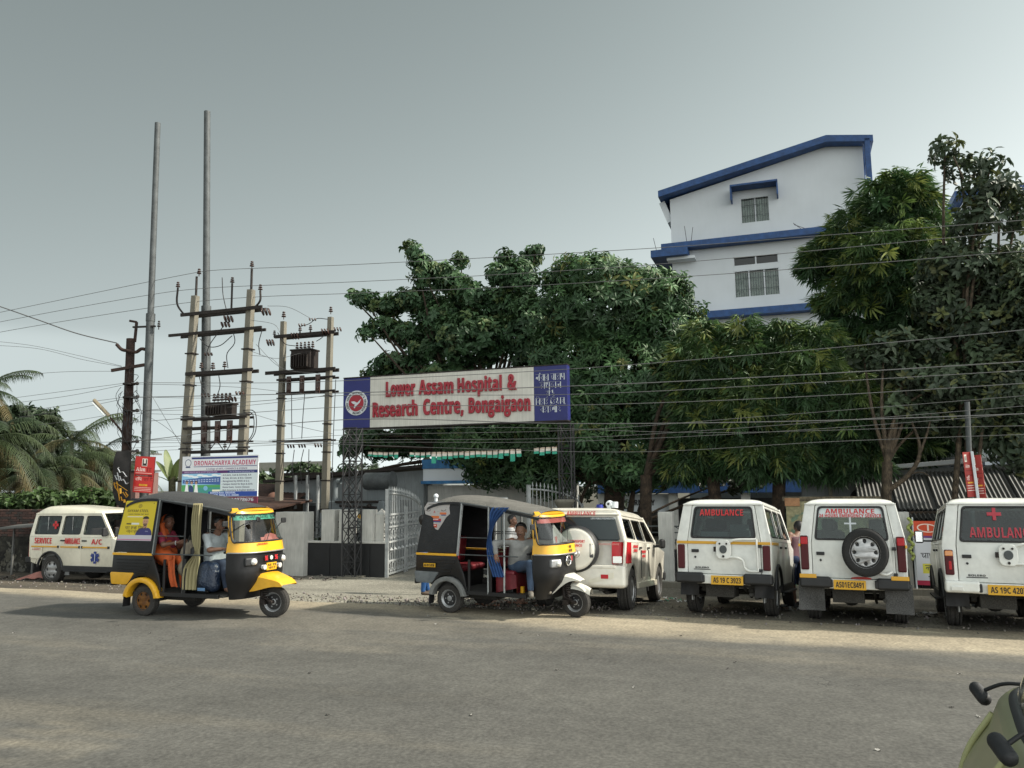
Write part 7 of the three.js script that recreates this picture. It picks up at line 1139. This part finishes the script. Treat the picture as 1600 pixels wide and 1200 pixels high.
{
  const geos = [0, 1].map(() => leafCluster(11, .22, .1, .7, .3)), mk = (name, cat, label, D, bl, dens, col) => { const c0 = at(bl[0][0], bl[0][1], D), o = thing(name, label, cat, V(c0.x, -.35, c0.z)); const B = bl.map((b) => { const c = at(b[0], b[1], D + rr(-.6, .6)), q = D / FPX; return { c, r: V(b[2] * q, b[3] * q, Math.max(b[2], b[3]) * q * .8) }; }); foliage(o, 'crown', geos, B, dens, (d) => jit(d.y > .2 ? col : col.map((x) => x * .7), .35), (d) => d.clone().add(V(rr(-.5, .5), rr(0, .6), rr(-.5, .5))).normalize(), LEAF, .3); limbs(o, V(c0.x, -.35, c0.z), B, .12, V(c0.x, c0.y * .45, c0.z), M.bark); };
  mk('far_tree', 'tree', 'round dark green tree behind the coconut fronds at the left', 36, [[35, 668, 42, 28], [62, 655, 24, 15], [15, 655, 28, 16], [60, 695, 40, 34], [78, 660, 14, 10], [20, 710, 60, 50], [100, 735, 40, 30], [150, 750, 40, 26]], 380, [.032, .055, .026]);
  mk('far_tree', 'tree', 'hazy trees behind the palms below the small gabled house', 46, [[150, 745, 60, 24], [110, 730, 30, 20], [185, 760, 30, 30], [60, 740, 60, 30]], 90, [.06, .085, .045]);
  mk('bush', 'bush', 'bright green bush behind the brick wall over the side-on ambulance', 26.5, [[60, 782, 26, 10], [100, 784, 30, 10], [140, 780, 24, 11], [30, 790, 26, 8], [170, 784, 20, 10], [0, 788, 30, 12]], 400, [.06, .105, .03]);
  mk('bush', 'bush', 'green bush behind the academy board and the transformer poles', 33, [[420, 770, 30, 20], [440, 750, 20, 14], [400, 750, 18, 14], [478, 735, 24, 10], [500, 745, 20, 12]], 170, [.06, .1, .04]);
  mk('shrub', 'shrub', 'dark shrub showing through the railing beside the lattice tower', 24.5, [[495, 858, 14, 12], [525, 850, 12, 12], [590, 835, 14, 12], [455, 850, 10, 12]], 170, [.05, .07, .035]);
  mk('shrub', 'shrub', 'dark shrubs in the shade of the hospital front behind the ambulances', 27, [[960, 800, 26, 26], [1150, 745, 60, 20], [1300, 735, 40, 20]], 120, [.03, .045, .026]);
  mk('far_tree', 'tree', 'tree line in the gap between the hospital and the gatehouse', 48, [[900, 760, 70, 24], [820, 750, 60, 30], [700, 740, 60, 26], [560, 740, 50, 14]], 70, [.05, .075, .04]);
  // banana plant: every leaf is a part
  const p = at(270, 722, 31), o = thing('banana_plant', 'banana plant with upright torn leaves behind the red signboard', 'plant', V(p.x, -.35, p.z)), bm = [[.11, .15, .05], [.16, .2, .07], [.08, .12, .045]].map((c) => { const m = leafM(.3, .45); m.color.setRGB(...c); return m; });
  mb().tube([V(0, 0, 0), V(.05, 1.2, 0), V(0, p.y - .2, 0)], .14, 8).build('stem', std(lin(.14, .15, .08), .8, { map: TX.bark }), o);
  for (const [az, L, rise, sag, w] of [[.4, 1.5, 1.5, .15, .22], [2.9, 1.4, 1.2, .35, .22], [.1, 1.4, .9, .4, .22], [3.4, 1.3, .8, .5, .2], [5.6, 1.3, 1.3, .3, .22], [2.5, 1.3, 1.5, .2, .2], [.9, 1.4, .7, .5, .22]]) { const l = mb().grid(16, 6, (u, v) => { const xx = lerp(-1, 1, v), ww = w * Math.pow(Math.sin(Math.min(1, u * .92 + .06) * 3.1), .6), cut = 1 - .12 * Math.abs(Math.sin(u * 26)) * Math.abs(xx); return [L * (u - .4 * sag * u * u) * (1.2 - rise * .5), L * (rise * u * .8 - sag * u * u) - .12 * w * xx * xx, xx * ww * cut]; }, 0).build('leaf', bm[(rnd() * 3) | 0], o); l.position.set(0, p.y - .45, 0); l.rotation.y = az; }
  const q2 = at(312, 728, 30), o2 = thing('banana_plant', 'second banana plant half hidden by the concrete pole', 'plant', V(q2.x + .3, -.35, q2.z)); mb().tube([V(0, 0, 0), V(0, q2.y - .2, 0)], .13, 8).build('stem', M.bark, o2); o.children.filter((c) => c.name === 'leaf').slice(1, 4).forEach((c) => { const k = c.clone(); k.position.y = q2.y - .4; k.rotation.y += 1; o2.add(k); });
}
// ---------- people: one continuous skin from smoothly joined tapered limbs ----------
function surfaceNet(field, lo, hi, h) {
  const n = [0, 1, 2].map((i) => Math.max(3, Math.ceil((hi[i] - lo[i]) / h) + 1)), [nx, ny, nz] = n, f = new Float32Array(nx * ny * nz), id = (i, j, k) => i + nx * (j + ny * k);
  for (let k = 0; k < nz; k++) for (let j = 0; j < ny; j++) for (let i = 0; i < nx; i++) f[id(i, j, k)] = field(lo[0] + i * h, lo[1] + j * h, lo[2] + k * h);
  const vi = new Int32Array(nx * ny * nz).fill(-1), P = [], I = [];
  for (let k = 0; k < nz - 1; k++) for (let j = 0; j < ny - 1; j++) for (let i = 0; i < nx - 1; i++) {
    let c = 0, sx = 0, sy = 0, sz = 0; const v = []; let m = 0; for (let q = 0; q < 8; q++) { const val = f[id(i + (q & 1), j + ((q >> 1) & 1), k + (q >> 2))]; v.push(val); if (val < 0) m++; }
    if (m === 0 || m === 8) continue;
    for (const [a, b] of [[0, 1], [2, 3], [4, 5], [6, 7], [0, 2], [1, 3], [4, 6], [5, 7], [0, 4], [1, 5], [2, 6], [3, 7]]) if ((v[a] < 0) !== (v[b] < 0)) { const t = v[a] / (v[a] - v[b]); sx += lerp(a & 1, b & 1, t); sy += lerp((a >> 1) & 1, (b >> 1) & 1, t); sz += lerp(a >> 2, b >> 2, t); c++; }
    vi[id(i, j, k)] = P.length / 3; P.push(lo[0] + (i + sx / c) * h, lo[1] + (j + sy / c) * h, lo[2] + (k + sz / c) * h);
  }
  const quad = (a, b, c, d, s) => { if (a < 0 || b < 0 || c < 0 || d < 0) return; if (s) I.push(a, b, c, a, c, d); else I.push(a, c, b, a, d, c); };
  for (let k = 1; k < nz - 1; k++) for (let j = 1; j < ny - 1; j++) for (let i = 1; i < nx - 1; i++) {
    const a = f[id(i, j, k)] < 0;
    if (a !== f[id(i + 1, j, k)] < 0) quad(vi[id(i, j - 1, k - 1)], vi[id(i, j, k - 1)], vi[id(i, j, k)], vi[id(i, j - 1, k)], a);
    if (a !== f[id(i, j + 1, k)] < 0) quad(vi[id(i - 1, j, k - 1)], vi[id(i - 1, j, k)], vi[id(i, j, k)], vi[id(i, j, k - 1)], a);
    if (a !== f[id(i, j, k + 1)] < 0) quad(vi[id(i - 1, j - 1, k)], vi[id(i, j - 1, k)], vi[id(i, j, k)], vi[id(i - 1, j, k)], a);
  }
  const g = new THREE.BufferGeometry(); g.setAttribute('position', new THREE.Float32BufferAttribute(P, 3)); g.setIndex(I); g.computeVertexNormals(); return g;
}
function sdfGeo(caps, h, k = .03, cut) {                            // caps: [a, b, ra, rb, flatten?]
  const lo = [1e9, 1e9, 1e9], hi = [-1e9, -1e9, -1e9]; for (const c of caps) for (const p of [c[0], c[1]]) { const r = Math.max(c[2], c[3]) + k + 2 * h; [p.x, p.y, p.z].forEach((q, i) => { lo[i] = Math.min(lo[i], q - r); hi[i] = Math.max(hi[i], q + r); }); }
  const C = caps.map(([a, b, ra, rb]) => { const dx = b.x - a.x, dy = b.y - a.y, dz = b.z - a.z; return [a.x, a.y, a.z, dx, dy, dz, 1 / (dx * dx + dy * dy + dz * dz + 1e-9), ra, rb]; });
  return surfaceNet((x, y, z) => { let d = 1; for (const c of C) { const px = x - c[0], py = y - c[1], pz = z - c[2]; let t = (px * c[3] + py * c[4] + pz * c[5]) * c[6]; t = t < 0 ? 0 : t > 1 ? 1 : t; const ex = px - t * c[3], ey = py - t * c[4], ez = pz - t * c[5], q = Math.sqrt(ex * ex + ey * ey + ez * ez) - (c[7] + (c[8] - c[7]) * t); const m = k - Math.abs(d - q); d = Math.min(d, q) - (m > 0 ? m * m / (4 * k) : 0); } return cut ? Math.max(d, cut(x, y, z)) : d; }, lo, hi, h);
}
function hand(wr, dir, palmN, curl, s) {                             // bones of a hand: palm, four unequal fingers, thumb
  const d = dir.clone().normalize(), n = palmN.clone().sub(d.clone().multiplyScalar(palmN.dot(d))).normalize(), w = d.clone().cross(n).multiplyScalar(s), o = [], at_ = (a, b, c) => wr.clone().addScaledVector(d, a).addScaledVector(w, b).addScaledVector(n, c);
  o.push([at_(-.02, 0, 0), at_(.02, 0, 0), .026, .024], [at_(.02, -.018, 0), at_(.085, -.026, 0), .017, .014], [at_(.02, 0, 0), at_(.09, 0, 0), .017, .014], [at_(.02, .018, 0), at_(.085, .026, 0), .017, .013]);
  [[-.03, .07], [-.01, .08], [.011, .075], [.031, .058]].forEach(([b, L], i) => { let p = at_(.085, b, 0), a = .15; for (let q = 0; q < 3; q++) { a += curl * (.6 + .1 * i); const l = L * [.45, .32, .25][q], e = p.clone().addScaledVector(d, l * Math.cos(a)).addScaledVector(n, l * Math.sin(a)); o.push([p, e, .0095 - q * .001, .009 - q * .001]); p = e; } });
  let p = at_(.02, -.026, .004); for (const [a, b, c] of [[.03, -.02, .012], [.028, -.008, .016], [.02, .0, .012]]) { const e = p.clone().addScaledVector(d, a).addScaledVector(w, b).addScaledVector(n, c); o.push([p, e, .0125, .0105]); p = e; }
  return o;
}
const clean = (g) => { const q = g.clone(); for (const k of Object.keys(q.attributes)) if (k !== 'position' && k !== 'normal') q.deleteAttribute(k); return q.index ? q.toNonIndexed() : q; };
function person(label, pos, turn, J, c) {
  // J: joints in local metres, facing -z. sh, el, wr, hip, kn, an, toe are [left(-x), right(+x)]
  const o = thing('person', label, 'person', pos, turn), skin = std(c.skin ?? lin(.19, .095, .06), .55, { map: TX.mottle }), k = c.build ?? 1, caps = [], tor = [], S = (a, b, ra, rb, L) => L.push([a, b, ra * k, rb * k]);
  const side = J.sh[1].clone().sub(J.sh[0]).normalize(), hd = J.head, fw = (J.face ?? V(0, 0, -1)).clone().normalize(), hs = fw.clone().cross(UP).normalize(), hu = hs.clone().cross(fw).normalize();
  for (const q of [-1, 1]) { S(J.pelvis.clone().addScaledVector(side, q * .075), J.chest.clone().addScaledVector(side, q * .075), .105, .112, tor); S(J.chest, J.sh[(q + 1) / 2].clone().addScaledVector(side, -q * .03), .1, .06, tor); }
  S(J.pelvis, J.chest, .11, .12, tor); caps.push(...tor); S(J.chest.clone().add(V(0, .1, 0)), hd.clone().addScaledVector(hu, -.07), .062, .052, caps);
  const arms = [], fore = [], thighs = [], calves = [], feet = [];
  for (const i of [0, 1]) { S(J.sh[i], J.el[i], .052, .041, arms); S(J.el[i], J.wr[i], .04, .027, fore); if (J.kn) { S(J.hip[i], J.kn[i], .085, .056, thighs); S(J.kn[i], J.an[i], .054, .036, calves); S(J.an[i].clone().add(V(0, -.02, 0)), J.toe[i], .036, .026, feet); } }
  caps.push(...arms, ...fore, ...thighs, ...calves, ...feet);
  const h = c.cell ?? .014, parts = [clean(sdfGeo(caps, h, .035))], H = (x, y, z) => hd.clone().addScaledVector(hs, x).addScaledVector(hu, y).addScaledVector(fw, z);
  // head: skull, jaw, nose, brows, ears
  const hc = [[H(0, .035, -.012), H(0, .03, -.03), .088, .088], [H(0, .02, .025), H(0, -.03, .03), .066, .058], [H(0, -.06, .05), H(0, -.085, .055), .044, .03], [H(.03, -.055, .02), H(-.03, -.055, .02), .046, .046], [H(0, .0, .085), H(0, -.03, .105), .012, .016], [H(.018, -.034, .09), H(-.018, -.034, .09), .01, .01], [H(.04, .022, .075), H(-.04, .022, .075), .016, .016], [H(0, -.062, .088), H(0, -.064, .09), .02, .02], [H(.088, .01, -.01), H(.09, -.025, -.005), .017, .012], [H(-.088, .01, -.01), H(-.09, -.025, -.005), .017, .012], [H(.04, -.02, .06), H(.035, -.03, .055), .026, .026], [H(-.04, -.02, .06), H(-.035, -.03, .055), .026, .026], [H(0, -.1, -.01), H(0, -.16, -.03), .05, .055]];
  parts.push(clean(sdfGeo(hc, c.hcell ?? .007, .018)));
  for (const i of [0, 1]) if (c.hands?.[i]) parts.push(clean(sdfGeo(hand(J.wr[i], c.hands[i][0] ?? J.wr[i].clone().sub(J.el[i]), c.hands[i][1], c.hands[i][2], i ? 1 : -1), .0045, .008)));
  const g = mergeGeometries(parts); boxUV(g); mesh('body', g, skin, o);
  const wear = (name, list, grow, m, cut, kk = .035) => { const q = clean(sdfGeo(list.map((s) => [s[0], s[1], s[2] + grow, s[3] + grow]), h, kk, cut)); boxUV(q); return mesh(name, q, m, o); };
  const cl = (L, t) => L.map((s) => [s[0], s[0].clone().lerp(s[1], t), s[2], lerp(s[2], s[3], t)]);
  if (c.top) wear('shirt', [...tor, ...cl(arms, c.sleeve ?? .75), ...(c.longSleeve ? cl(fore, c.longSleeve) : [])], .013, c.top, (x, y, z) => y - (hd.y - (c.neck ?? .155)));
  if (J.kn && c.bottom) wear('trousers', [[J.pelvis.clone().addScaledVector(side, -.07), J.pelvis.clone().addScaledVector(side, .07), .11, .11], ...thighs, ...cl(calves, c.legs ?? .93)], .014, c.bottom);
  if (J.kn && c.shoe) wear('shoe', feet, .012, c.shoe);
  const hm = c.hair ?? std(lin(.008, .007, .007), .5); const hr = [[H(0, .05, -.02), H(0, .045, -.04), .092, .092], [H(0, .0, -.06), H(0, -.04, -.06), .07, .05], [H(.03, .09, .035), H(-.03, .09, .035), .034, .034], [H(.07, .04, -.02), H(.075, .0, -.025), .03, .022], [H(-.07, .04, -.02), H(-.075, .0, -.025), .03, .022], ...(c.longHair ? [[H(0, -.04, -.08), H(0, -.1, -.1), .05, .055]] : [])];
  const hg = clean(sdfGeo(hr, .009, .02, (x, y, z) => { const q = V(x, y, z).sub(hd); const f = q.dot(fw), u = q.dot(hu); return .5 * (f - .045 - Math.max(0, u - .075) * .9) ; })); boxUV(hg); mesh('hair', hg, hm, o);
  const ey = mb(); for (const s of [-1, 1]) { const p = H(s * .031, .004, .081); ey.add(new THREE.SphereGeometry(.011, 8, 6), p.x, p.y, p.z); } ey.build('eyes', std(lin(.03, .02, .018), .2), o);
  const br = mb(); for (const s of [-1, 1]) br.rod(H(s * .014, .022, .091), H(s * .05, .026, .078), .005); br.build('eyebrows', hm, o);
  const li = mb(); li.rod(H(-.02, -.064, .107), H(.02, -.064, .107), .006); li.build('lips', std(lin(.16, .055, .045), .5), o);
  if (c.moustache) mb().rod(H(-.026, -.05, .102), H(0, -.045, .112), .006).rod(H(.026, -.05, .102), H(0, -.045, .112), .006).build('moustache', hm, o);
  return o;
}
const AL = (k, P) => V(P[0], .012, P[1]), sc = (J, k) => J;
const seatJ = (o) => o;
{ // driver of the right rickshaw: right arm out along the rail, right foot on the sill, looking at the street
  const J = { pelvis: V(.28, .88, -1.0), chest: V(.3, 1.2, -1.06), head: V(.36, 1.5, -1.1), face: V(1, -.1, -.35), sh: [V(.16, 1.3, -1.18), V(.42, 1.31, -.92)], el: [V(.2, 1.12, -1.42), V(.56, 1.27, -.66)], wr: [V(.22, 1.12, -1.56), V(.64, 1.1, -.74)], hip: [V(.22, .86, -1.1), V(.36, .86, -1.02)], kn: [V(.26, .92, -1.5), V(.55, .93, -1.38)], an: [V(.3, .5, -1.52), V(.6, .47, -1.42)], toe: [V(.36, .45, -1.66), V(.72, .42, -1.5)] };
  for (const k of Object.keys(J)) (Array.isArray(J[k]) ? J[k] : [J[k]]).forEach((v) => { if (k !== 'face') { v.z -= .3; v.multiplyScalar(RK); } });
  const shirt = std(lin(.27, .27, .26), .85, { map: TX.mottle, bumpMap: TX.bumpN, bumpScale: .006 }), jean = std(lin(.045, .075, .13), .85, { map: TX.mottle, bumpMap: TX.bumpN, bumpScale: .005 });
  const o = person('young driver in grey long-sleeved T-shirt and jeans leaning out of the second rickshaw', AL(1, RP), HR, J, { top: shirt, bottom: jean, sleeve: 1, longSleeve: .9, skin: lin(.26, .135, .085), moustache: 1, cell: .012, hcell: .0055, neck: .15, shoe: std(lin(.2, .18, .15), .7, { map: TX.mottle }), legs: .9, hands: [[null, V(0, -1, 0), .5], [V(.1, -1, -.25), V(-1, 0, .2), .25]] });
  const pr = mb(); for (let i = 0; i < 3; i++) pr.box(.004, .018, .15 - i * .02, .405 + .012 * i, 1.16 - i * .05, -1.02 + .02 * i, 0, .35, -.2); pr.build('shirt_print', std(lin(.12, .13, .07), .8), o);
}
{ // driver of the left rickshaw
  const J = { pelvis: V(.2, .88, -1.0), chest: V(.22, 1.24, -1.02), head: V(.22, 1.56, -1.1), face: V(.1, 0, -1), sh: [V(.03, 1.36, -1.04), V(.42, 1.36, -1.0)], el: [V(-.06, 1.16, -1.24), V(.5, 1.14, -1.16)], wr: [V(-.08, 1.15, -1.52), V(.4, 1.15, -1.5)], hip: [V(.12, .86, -1.06), V(.3, .86, -1.06)], kn: [V(.08, .9, -1.5), V(.36, .9, -1.48)], an: [V(.08, .5, -1.62), V(.38, .5, -1.6)], toe: [V(.08, .44, -1.76), V(.4, .44, -1.74)] };
  for (const k of ['pelvis', 'chest', 'head', 'sh', 'el', 'hip']) (Array.isArray(J[k]) ? J[k] : [J[k]]).forEach((v) => { v.z -= .16; });
  person('driver in pale blue shirt behind the windscreen of the left rickshaw', AL(1, LP), HL, J, { top: std(lin(.42, .46, .48), .85, { map: TX.mottle, bumpMap: TX.bumpN, bumpScale: .006 }), bottom: std(lin(.03, .045, .08), .85, { map: TX.mottle }), sleeve: .8, build: 1.06, neck: .15, hands: [[null, V(0, -1, 0), .5], [null, V(0, -1, 0), .5]] });
}
{ // woman in an orange sari on the rear seat
  const J = { pelvis: V(.22, .9, .1), chest: V(.24, 1.22, .08), head: V(.25, 1.54, .03), face: V(.45, -.05, -1), sh: [V(.1, 1.32, .1), V(.42, 1.33, .04)], el: [V(.1, 1.1, -.1), V(.52, 1.16, -.14)], wr: [V(.2, 1.14, -.3), V(.42, 1.2, -.38)], hip: [V(.14, .88, .04), V(.32, .88, .02)], kn: [V(.16, .9, -.4), V(.36, .9, -.4)], an: [V(.18, .5, -.46), V(.36, .5, -.46)], toe: [V(.18, .44, -.6), V(.38, .44, -.6)] };
  for (const k of Object.keys(J)) if (k !== 'face') (Array.isArray(J[k]) ? J[k] : [J[k]]).forEach((v) => { v.z -= .16; v.y += k === 'an' || k === 'toe' ? 0 : .05; });
  const or = std(lin(.55, .10, .018), .75, { map: TX.mottle, bumpMap: TX.bumpN, bumpScale: .008 });
  const o = person('woman in bright orange sari and crimson blouse seated in the left rickshaw', AL(1, LP), HL, J, { top: std(lin(.2, .015, .04), .8), bottom: or, sleeve: .7, skin: lin(.15, .07, .045), longHair: 1, neck: .16, legs: 1, hands: [[null, V(0, 0, 1), .4], [null, V(0, 0, 1), .4]] });
  const c = clean(sdfGeo([[V(.34, 1.02, .08), V(.16, 1.0, .1), .155, .15], [V(.36, 1.0, .06), V(.44, .92, -.2), .14, .12], [V(.3, 1.2, .06), V(.34, 1.38, .06), .13, .06], [V(.3, 1.36, .08), V(.3, 1.1, .16), .08, .1]], .014, .05)); boxUV(c); mesh('sari_drape', c, or, o).position.set(0, .05, -.16);
  mb().grid(10, 16, (u, v) => [.47 + .03 * Math.sin(u * 9) + .06 * Math.sin(v * 2.5), lerp(1.04, .5, v), -.22 - .16 * u - .12 * v], 0).build('sari_fold', or, o).position.z = -.16;
  const veil = clean(sdfGeo([[V(.24, 1.58, .09), V(.23, 1.5, .12), .1, .11], [V(.22, 1.4, .14), V(.3, 1.15, .16), .11, .1], [V(.38, 1.5, .06), V(.4, 1.3, -.02), .04, .06]], .012, .04)); boxUV(veil); mesh('sari_veil', veil, or, o).position.set(0, .05, -.16);
  mb().add(new THREE.TorusGeometry(.034, .006, 6, 16), .44, 1.19, -.34, 0, .5, 0).build('bangle', M.hospWhite, o).position.set(0, .05, -.16);
  const b = thing('bag', 'beige cloth bundle on the floor beside the curtain of the left rickshaw', 'bag', AL(1, LP), HL); const bg = clean(sdfGeo([[V(.3, 1.05, -.68), V(.2, 1.0, -.62), .15, .17], [V(.3, 1.16, -.68), V(.28, 1.22, -.66), .1, .07], [V(.3, .8, -.66), V(.2, .8, -.6), .17, .17]], .02, .06)); boxUV(bg); mesh('cloth', bg, std(lin(.28, .24, .18), .9, { map: TX.mottle, bumpMap: TX.bumpN, bumpScale: .01 }), b);
  mb().tube([V(.24, 1.24, -.66), V(.28, 1.36, -.66), V(.34, 1.24, -.68)], .012).build('handle', M.mud, b);
  const k = thing('sack', 'dark blue plastic sack in front of the driver of the left rickshaw', 'sack', AL(1, LP), HL); const kg = clean(sdfGeo([[V(.5, .62, -1.28), V(.48, .84, -1.26), .15, .12], [V(.5, .56, -1.42), V(.48, .84, -1.4), .12, .1], [V(.5, .55, -1.15), V(.5, .8, -1.16), .1, .1]], .016, .06)); boxUV(kg); mesh('plastic', kg, std(lin(.012, .022, .045), .35, { bumpMap: TX.bumpN, bumpScale: .02 }), k); mb().box(.006, .05, .16, .652, .5, -1.3).build('printed_patch', std(lin(.1, .2, .35), .6), k);
}
const stand = (a = 0, b = 0) => ({ pelvis: V(0, .92, 0), chest: V(0, 1.28, 0), head: V(0, 1.6, -.02), sh: [V(-.19, 1.41, 0), V(.19, 1.41, 0)], el: [V(-.25, 1.14, .02), V(.25, 1.14, .02)], wr: [V(-.26, .88, -.06), V(.26, .88, -.06)], hip: [V(-.1, .88, 0), V(.1, .88, 0)], kn: [V(-.1, .48, -.02), V(.11, .48, -.02)], an: [V(-.1, .08, .02), V(.11, .08, .02)], toe: [V(-.11, .03, -.16), V(.12, .03, -.16)] });
const groundAt = (p) => V(p.x, gh(p.x, p.z) - .004, p.z);
{
  const J = stand(); J.wr[0] = V(-.24, .86, .02); J.el[0] = V(-.22, 1.1, .06); J.chest = V(.08, 1.24, -.06); J.head = V(.24, 1.5, -.16); J.sh = [V(-.1, 1.38, -.04), V(.26, 1.33, -.1)]; J.el[1] = V(.34, 1.06, -.1); J.wr[1] = V(.36, .84, -.2); J.face = V(.5, -.4, -1);
  person('person in maroon sleeveless shirt and blue shorts between two parked ambulances', groundAt(atS(1243, 860, 3.4)), R(20), J, { top: std(lin(.15, .07, .085), .85, { map: TX.mottle }), bottom: std(lin(.02, .035, .09), .85, { map: TX.mottle }), sleeve: .08, legs: .05, skin: lin(.2, .1, .065), shoe: std(lin(.05, .05, .05), .7), hands: [[null, V(1, 0, 0), .35], [null, V(-1, 0, 0), .35]] });
}
{
  const J = stand(); J.face = V(.3, 0, -1);
  person('man in white shirt standing at the gate behind the second rickshaw driver', groundAt(atS(800, 830, 4.6)), R(-100), J, { top: std(lin(.66, .66, .66), .85, { map: TX.mottle, bumpMap: TX.bumpN, bumpScale: .006 }), bottom: std(lin(.04, .045, .06), .85), sleeve: .8, shoe: M.rubber, hands: [[null, V(1, 0, 0), .35], [null, V(-1, 0, 0), .35]] });
}
{
  const J = stand(); J.el[1] = V(.22, 1.2, -.2); J.wr[1] = V(.1, 1.46, -.2); J.an[0] = V(-.12, .08, -.1); J.toe[0] = V(-.13, .03, -.28);
  person('man raising his hand to his face half hidden behind the second rickshaw', groundAt(atS(662, 850, 2.6)), R(-80), J, { top: std(lin(.36, .37, .38), .85, { map: TX.mottle }), bottom: std(lin(.02, .1, .3), .85, { map: TX.mottle }), sleeve: .6, skin: lin(.17, .085, .055), shoe: std(lin(.1, .07, .05), .7), hands: [[null, V(1, 0, 0), .35], [V(-.2, 1, 0), V(0, 0, 1), .6]] });
}
// ---------- litter and small things on the ground ----------
{
  const scrap = (label, p, cs, n, sp, cat = 'litter', name = 'litter_heap') => { const o = thing(name, label, cat, groundAt(p)); for (const c of cs) { const m = mb(); for (let i = 0; i < n; i++) { const w = rr(.05, .16), x = rr(-sp, sp), z = rr(-sp, sp) * .6, a = rr(0, 6), y = rr(.01, .07) * (1 - Math.hypot(x, z) / (sp * 1.6)) + .012; m.grid(3, 3, (u, v) => [x + (u - .5) * w * Math.cos(a) - (v - .5) * w * .7 * Math.sin(a), y + .03 * Math.sin(u * 5 + i) * Math.sin(v * 4 + a), z + (u - .5) * w * Math.sin(a) + (v - .5) * w * .7 * Math.cos(a)], .5); } m.build('scraps', std(lin(...c), .8, { map: TX.mottle }), o); } return o; };
  scrap('heap of white and green plastic litter beside the front wheel of the cream ambulance', at(1052, 934, 17), [[.55, .56, .56], [.1, .3, .2]], 9, .4);
  scrap('grey plastic litter heap between the first two white ambulances', at(1228, 935, 15.2), [[.4, .4, .4], [.12, .12, .13], [.25, .2, .16]], 8, .35);
  scrap('small litter heap between the last two white ambulances', at(1440, 955, 14), [[.45, .44, .42], [.16, .14, .12]], 6, .25);
  scrap('rubble and dry leaves under the second rickshaw', at(808, 940, 15.3), [[.3, .16, .11], [.35, .32, .28], [.14, .12, .1]], 30, .75, 'rubble', 'rubble_heap');
  scrap('broken slabs and rubbish at the foot of the whitewashed pillar', at(480, 906, 22), [[.18, .16, .14], [.1, .09, .08]], 14, .8, 'rubble', 'rubble_heap');
  scrap('dry rubbish and branches at the foot of the brick wall', at(25, 908, 22.5), [[.08, .07, .06], [.2, .15, .11]], 16, .8, 'rubble', 'rubble_heap');
  const p = atS(56, 905, 3.0), c = thing('pink_cloth', 'crumpled pink cloth lying behind the rear wheel of the side-on ambulance', 'cloth', groundAt(p)); mb().grid(16, 12, (u, v) => [(u - .5) * .8, .02 + .2 * Math.pow(Math.sin(u * 3.1), .7) * Math.pow(Math.sin(v * 3.1), .5) * (u + .3) + .02 * Math.sin(u * 14 + v * 9), (v - .5) * .5], .5).build('fabric', std(lin(.5, .22, .18), .9, { map: TX.mottle }), c);
  const q = thing('scooter', 'sheet of weathered tin leaning behind the rear corner of the side-on ambulance', 'sheet', groundAt(atS(36, 860, 4.0)), ROADTURN); q.name = numbered('tin_sheet'); mb().box(1.4, .05, .7, 0, 1.42, 0, .1, 0, .06).box(.05, 1.4, .05, .4, .7, 0).box(.05, 1.4, .05, -.4, .7, 0).build('sheet', M.tin, q);
  const fl = []; for (let i = 0; i < 46; i++) { const t = rr(-7, 12), s = -Math.pow(rnd(), 1.6) * 8; fl.push(st(s, t)); }
  const o = new THREE.InstancedMesh(mb().grid(2, 2, (u, v) => [(u - .5) * .045, .008 * Math.sin(u * 4 + v * 3), (v - .5) * .02], 0).geom(), std(0xffffff, .8), fl.length), m4 = new THREE.Matrix4(), cc = new THREE.Color(); fl.forEach((p_, i) => { m4.makeRotationY(rr(0, 6)); m4.setPosition(p_.x, .022, p_.z); o.setMatrixAt(i, m4); const k = rnd() < .55 ? rr(.03, .07) : rr(.2, .36); o.setColorAt(i, cc.setRGB(k, k * .97, k * .9)); }); o.name = 'road_scraps'; shadow(o); o.userData.kind = 'stuff'; tag(o, 'tiny scraps of paper and leaves scattered over the asphalt road', 'litter'); scene.add(o);
}
renderer.render(scene, camera);
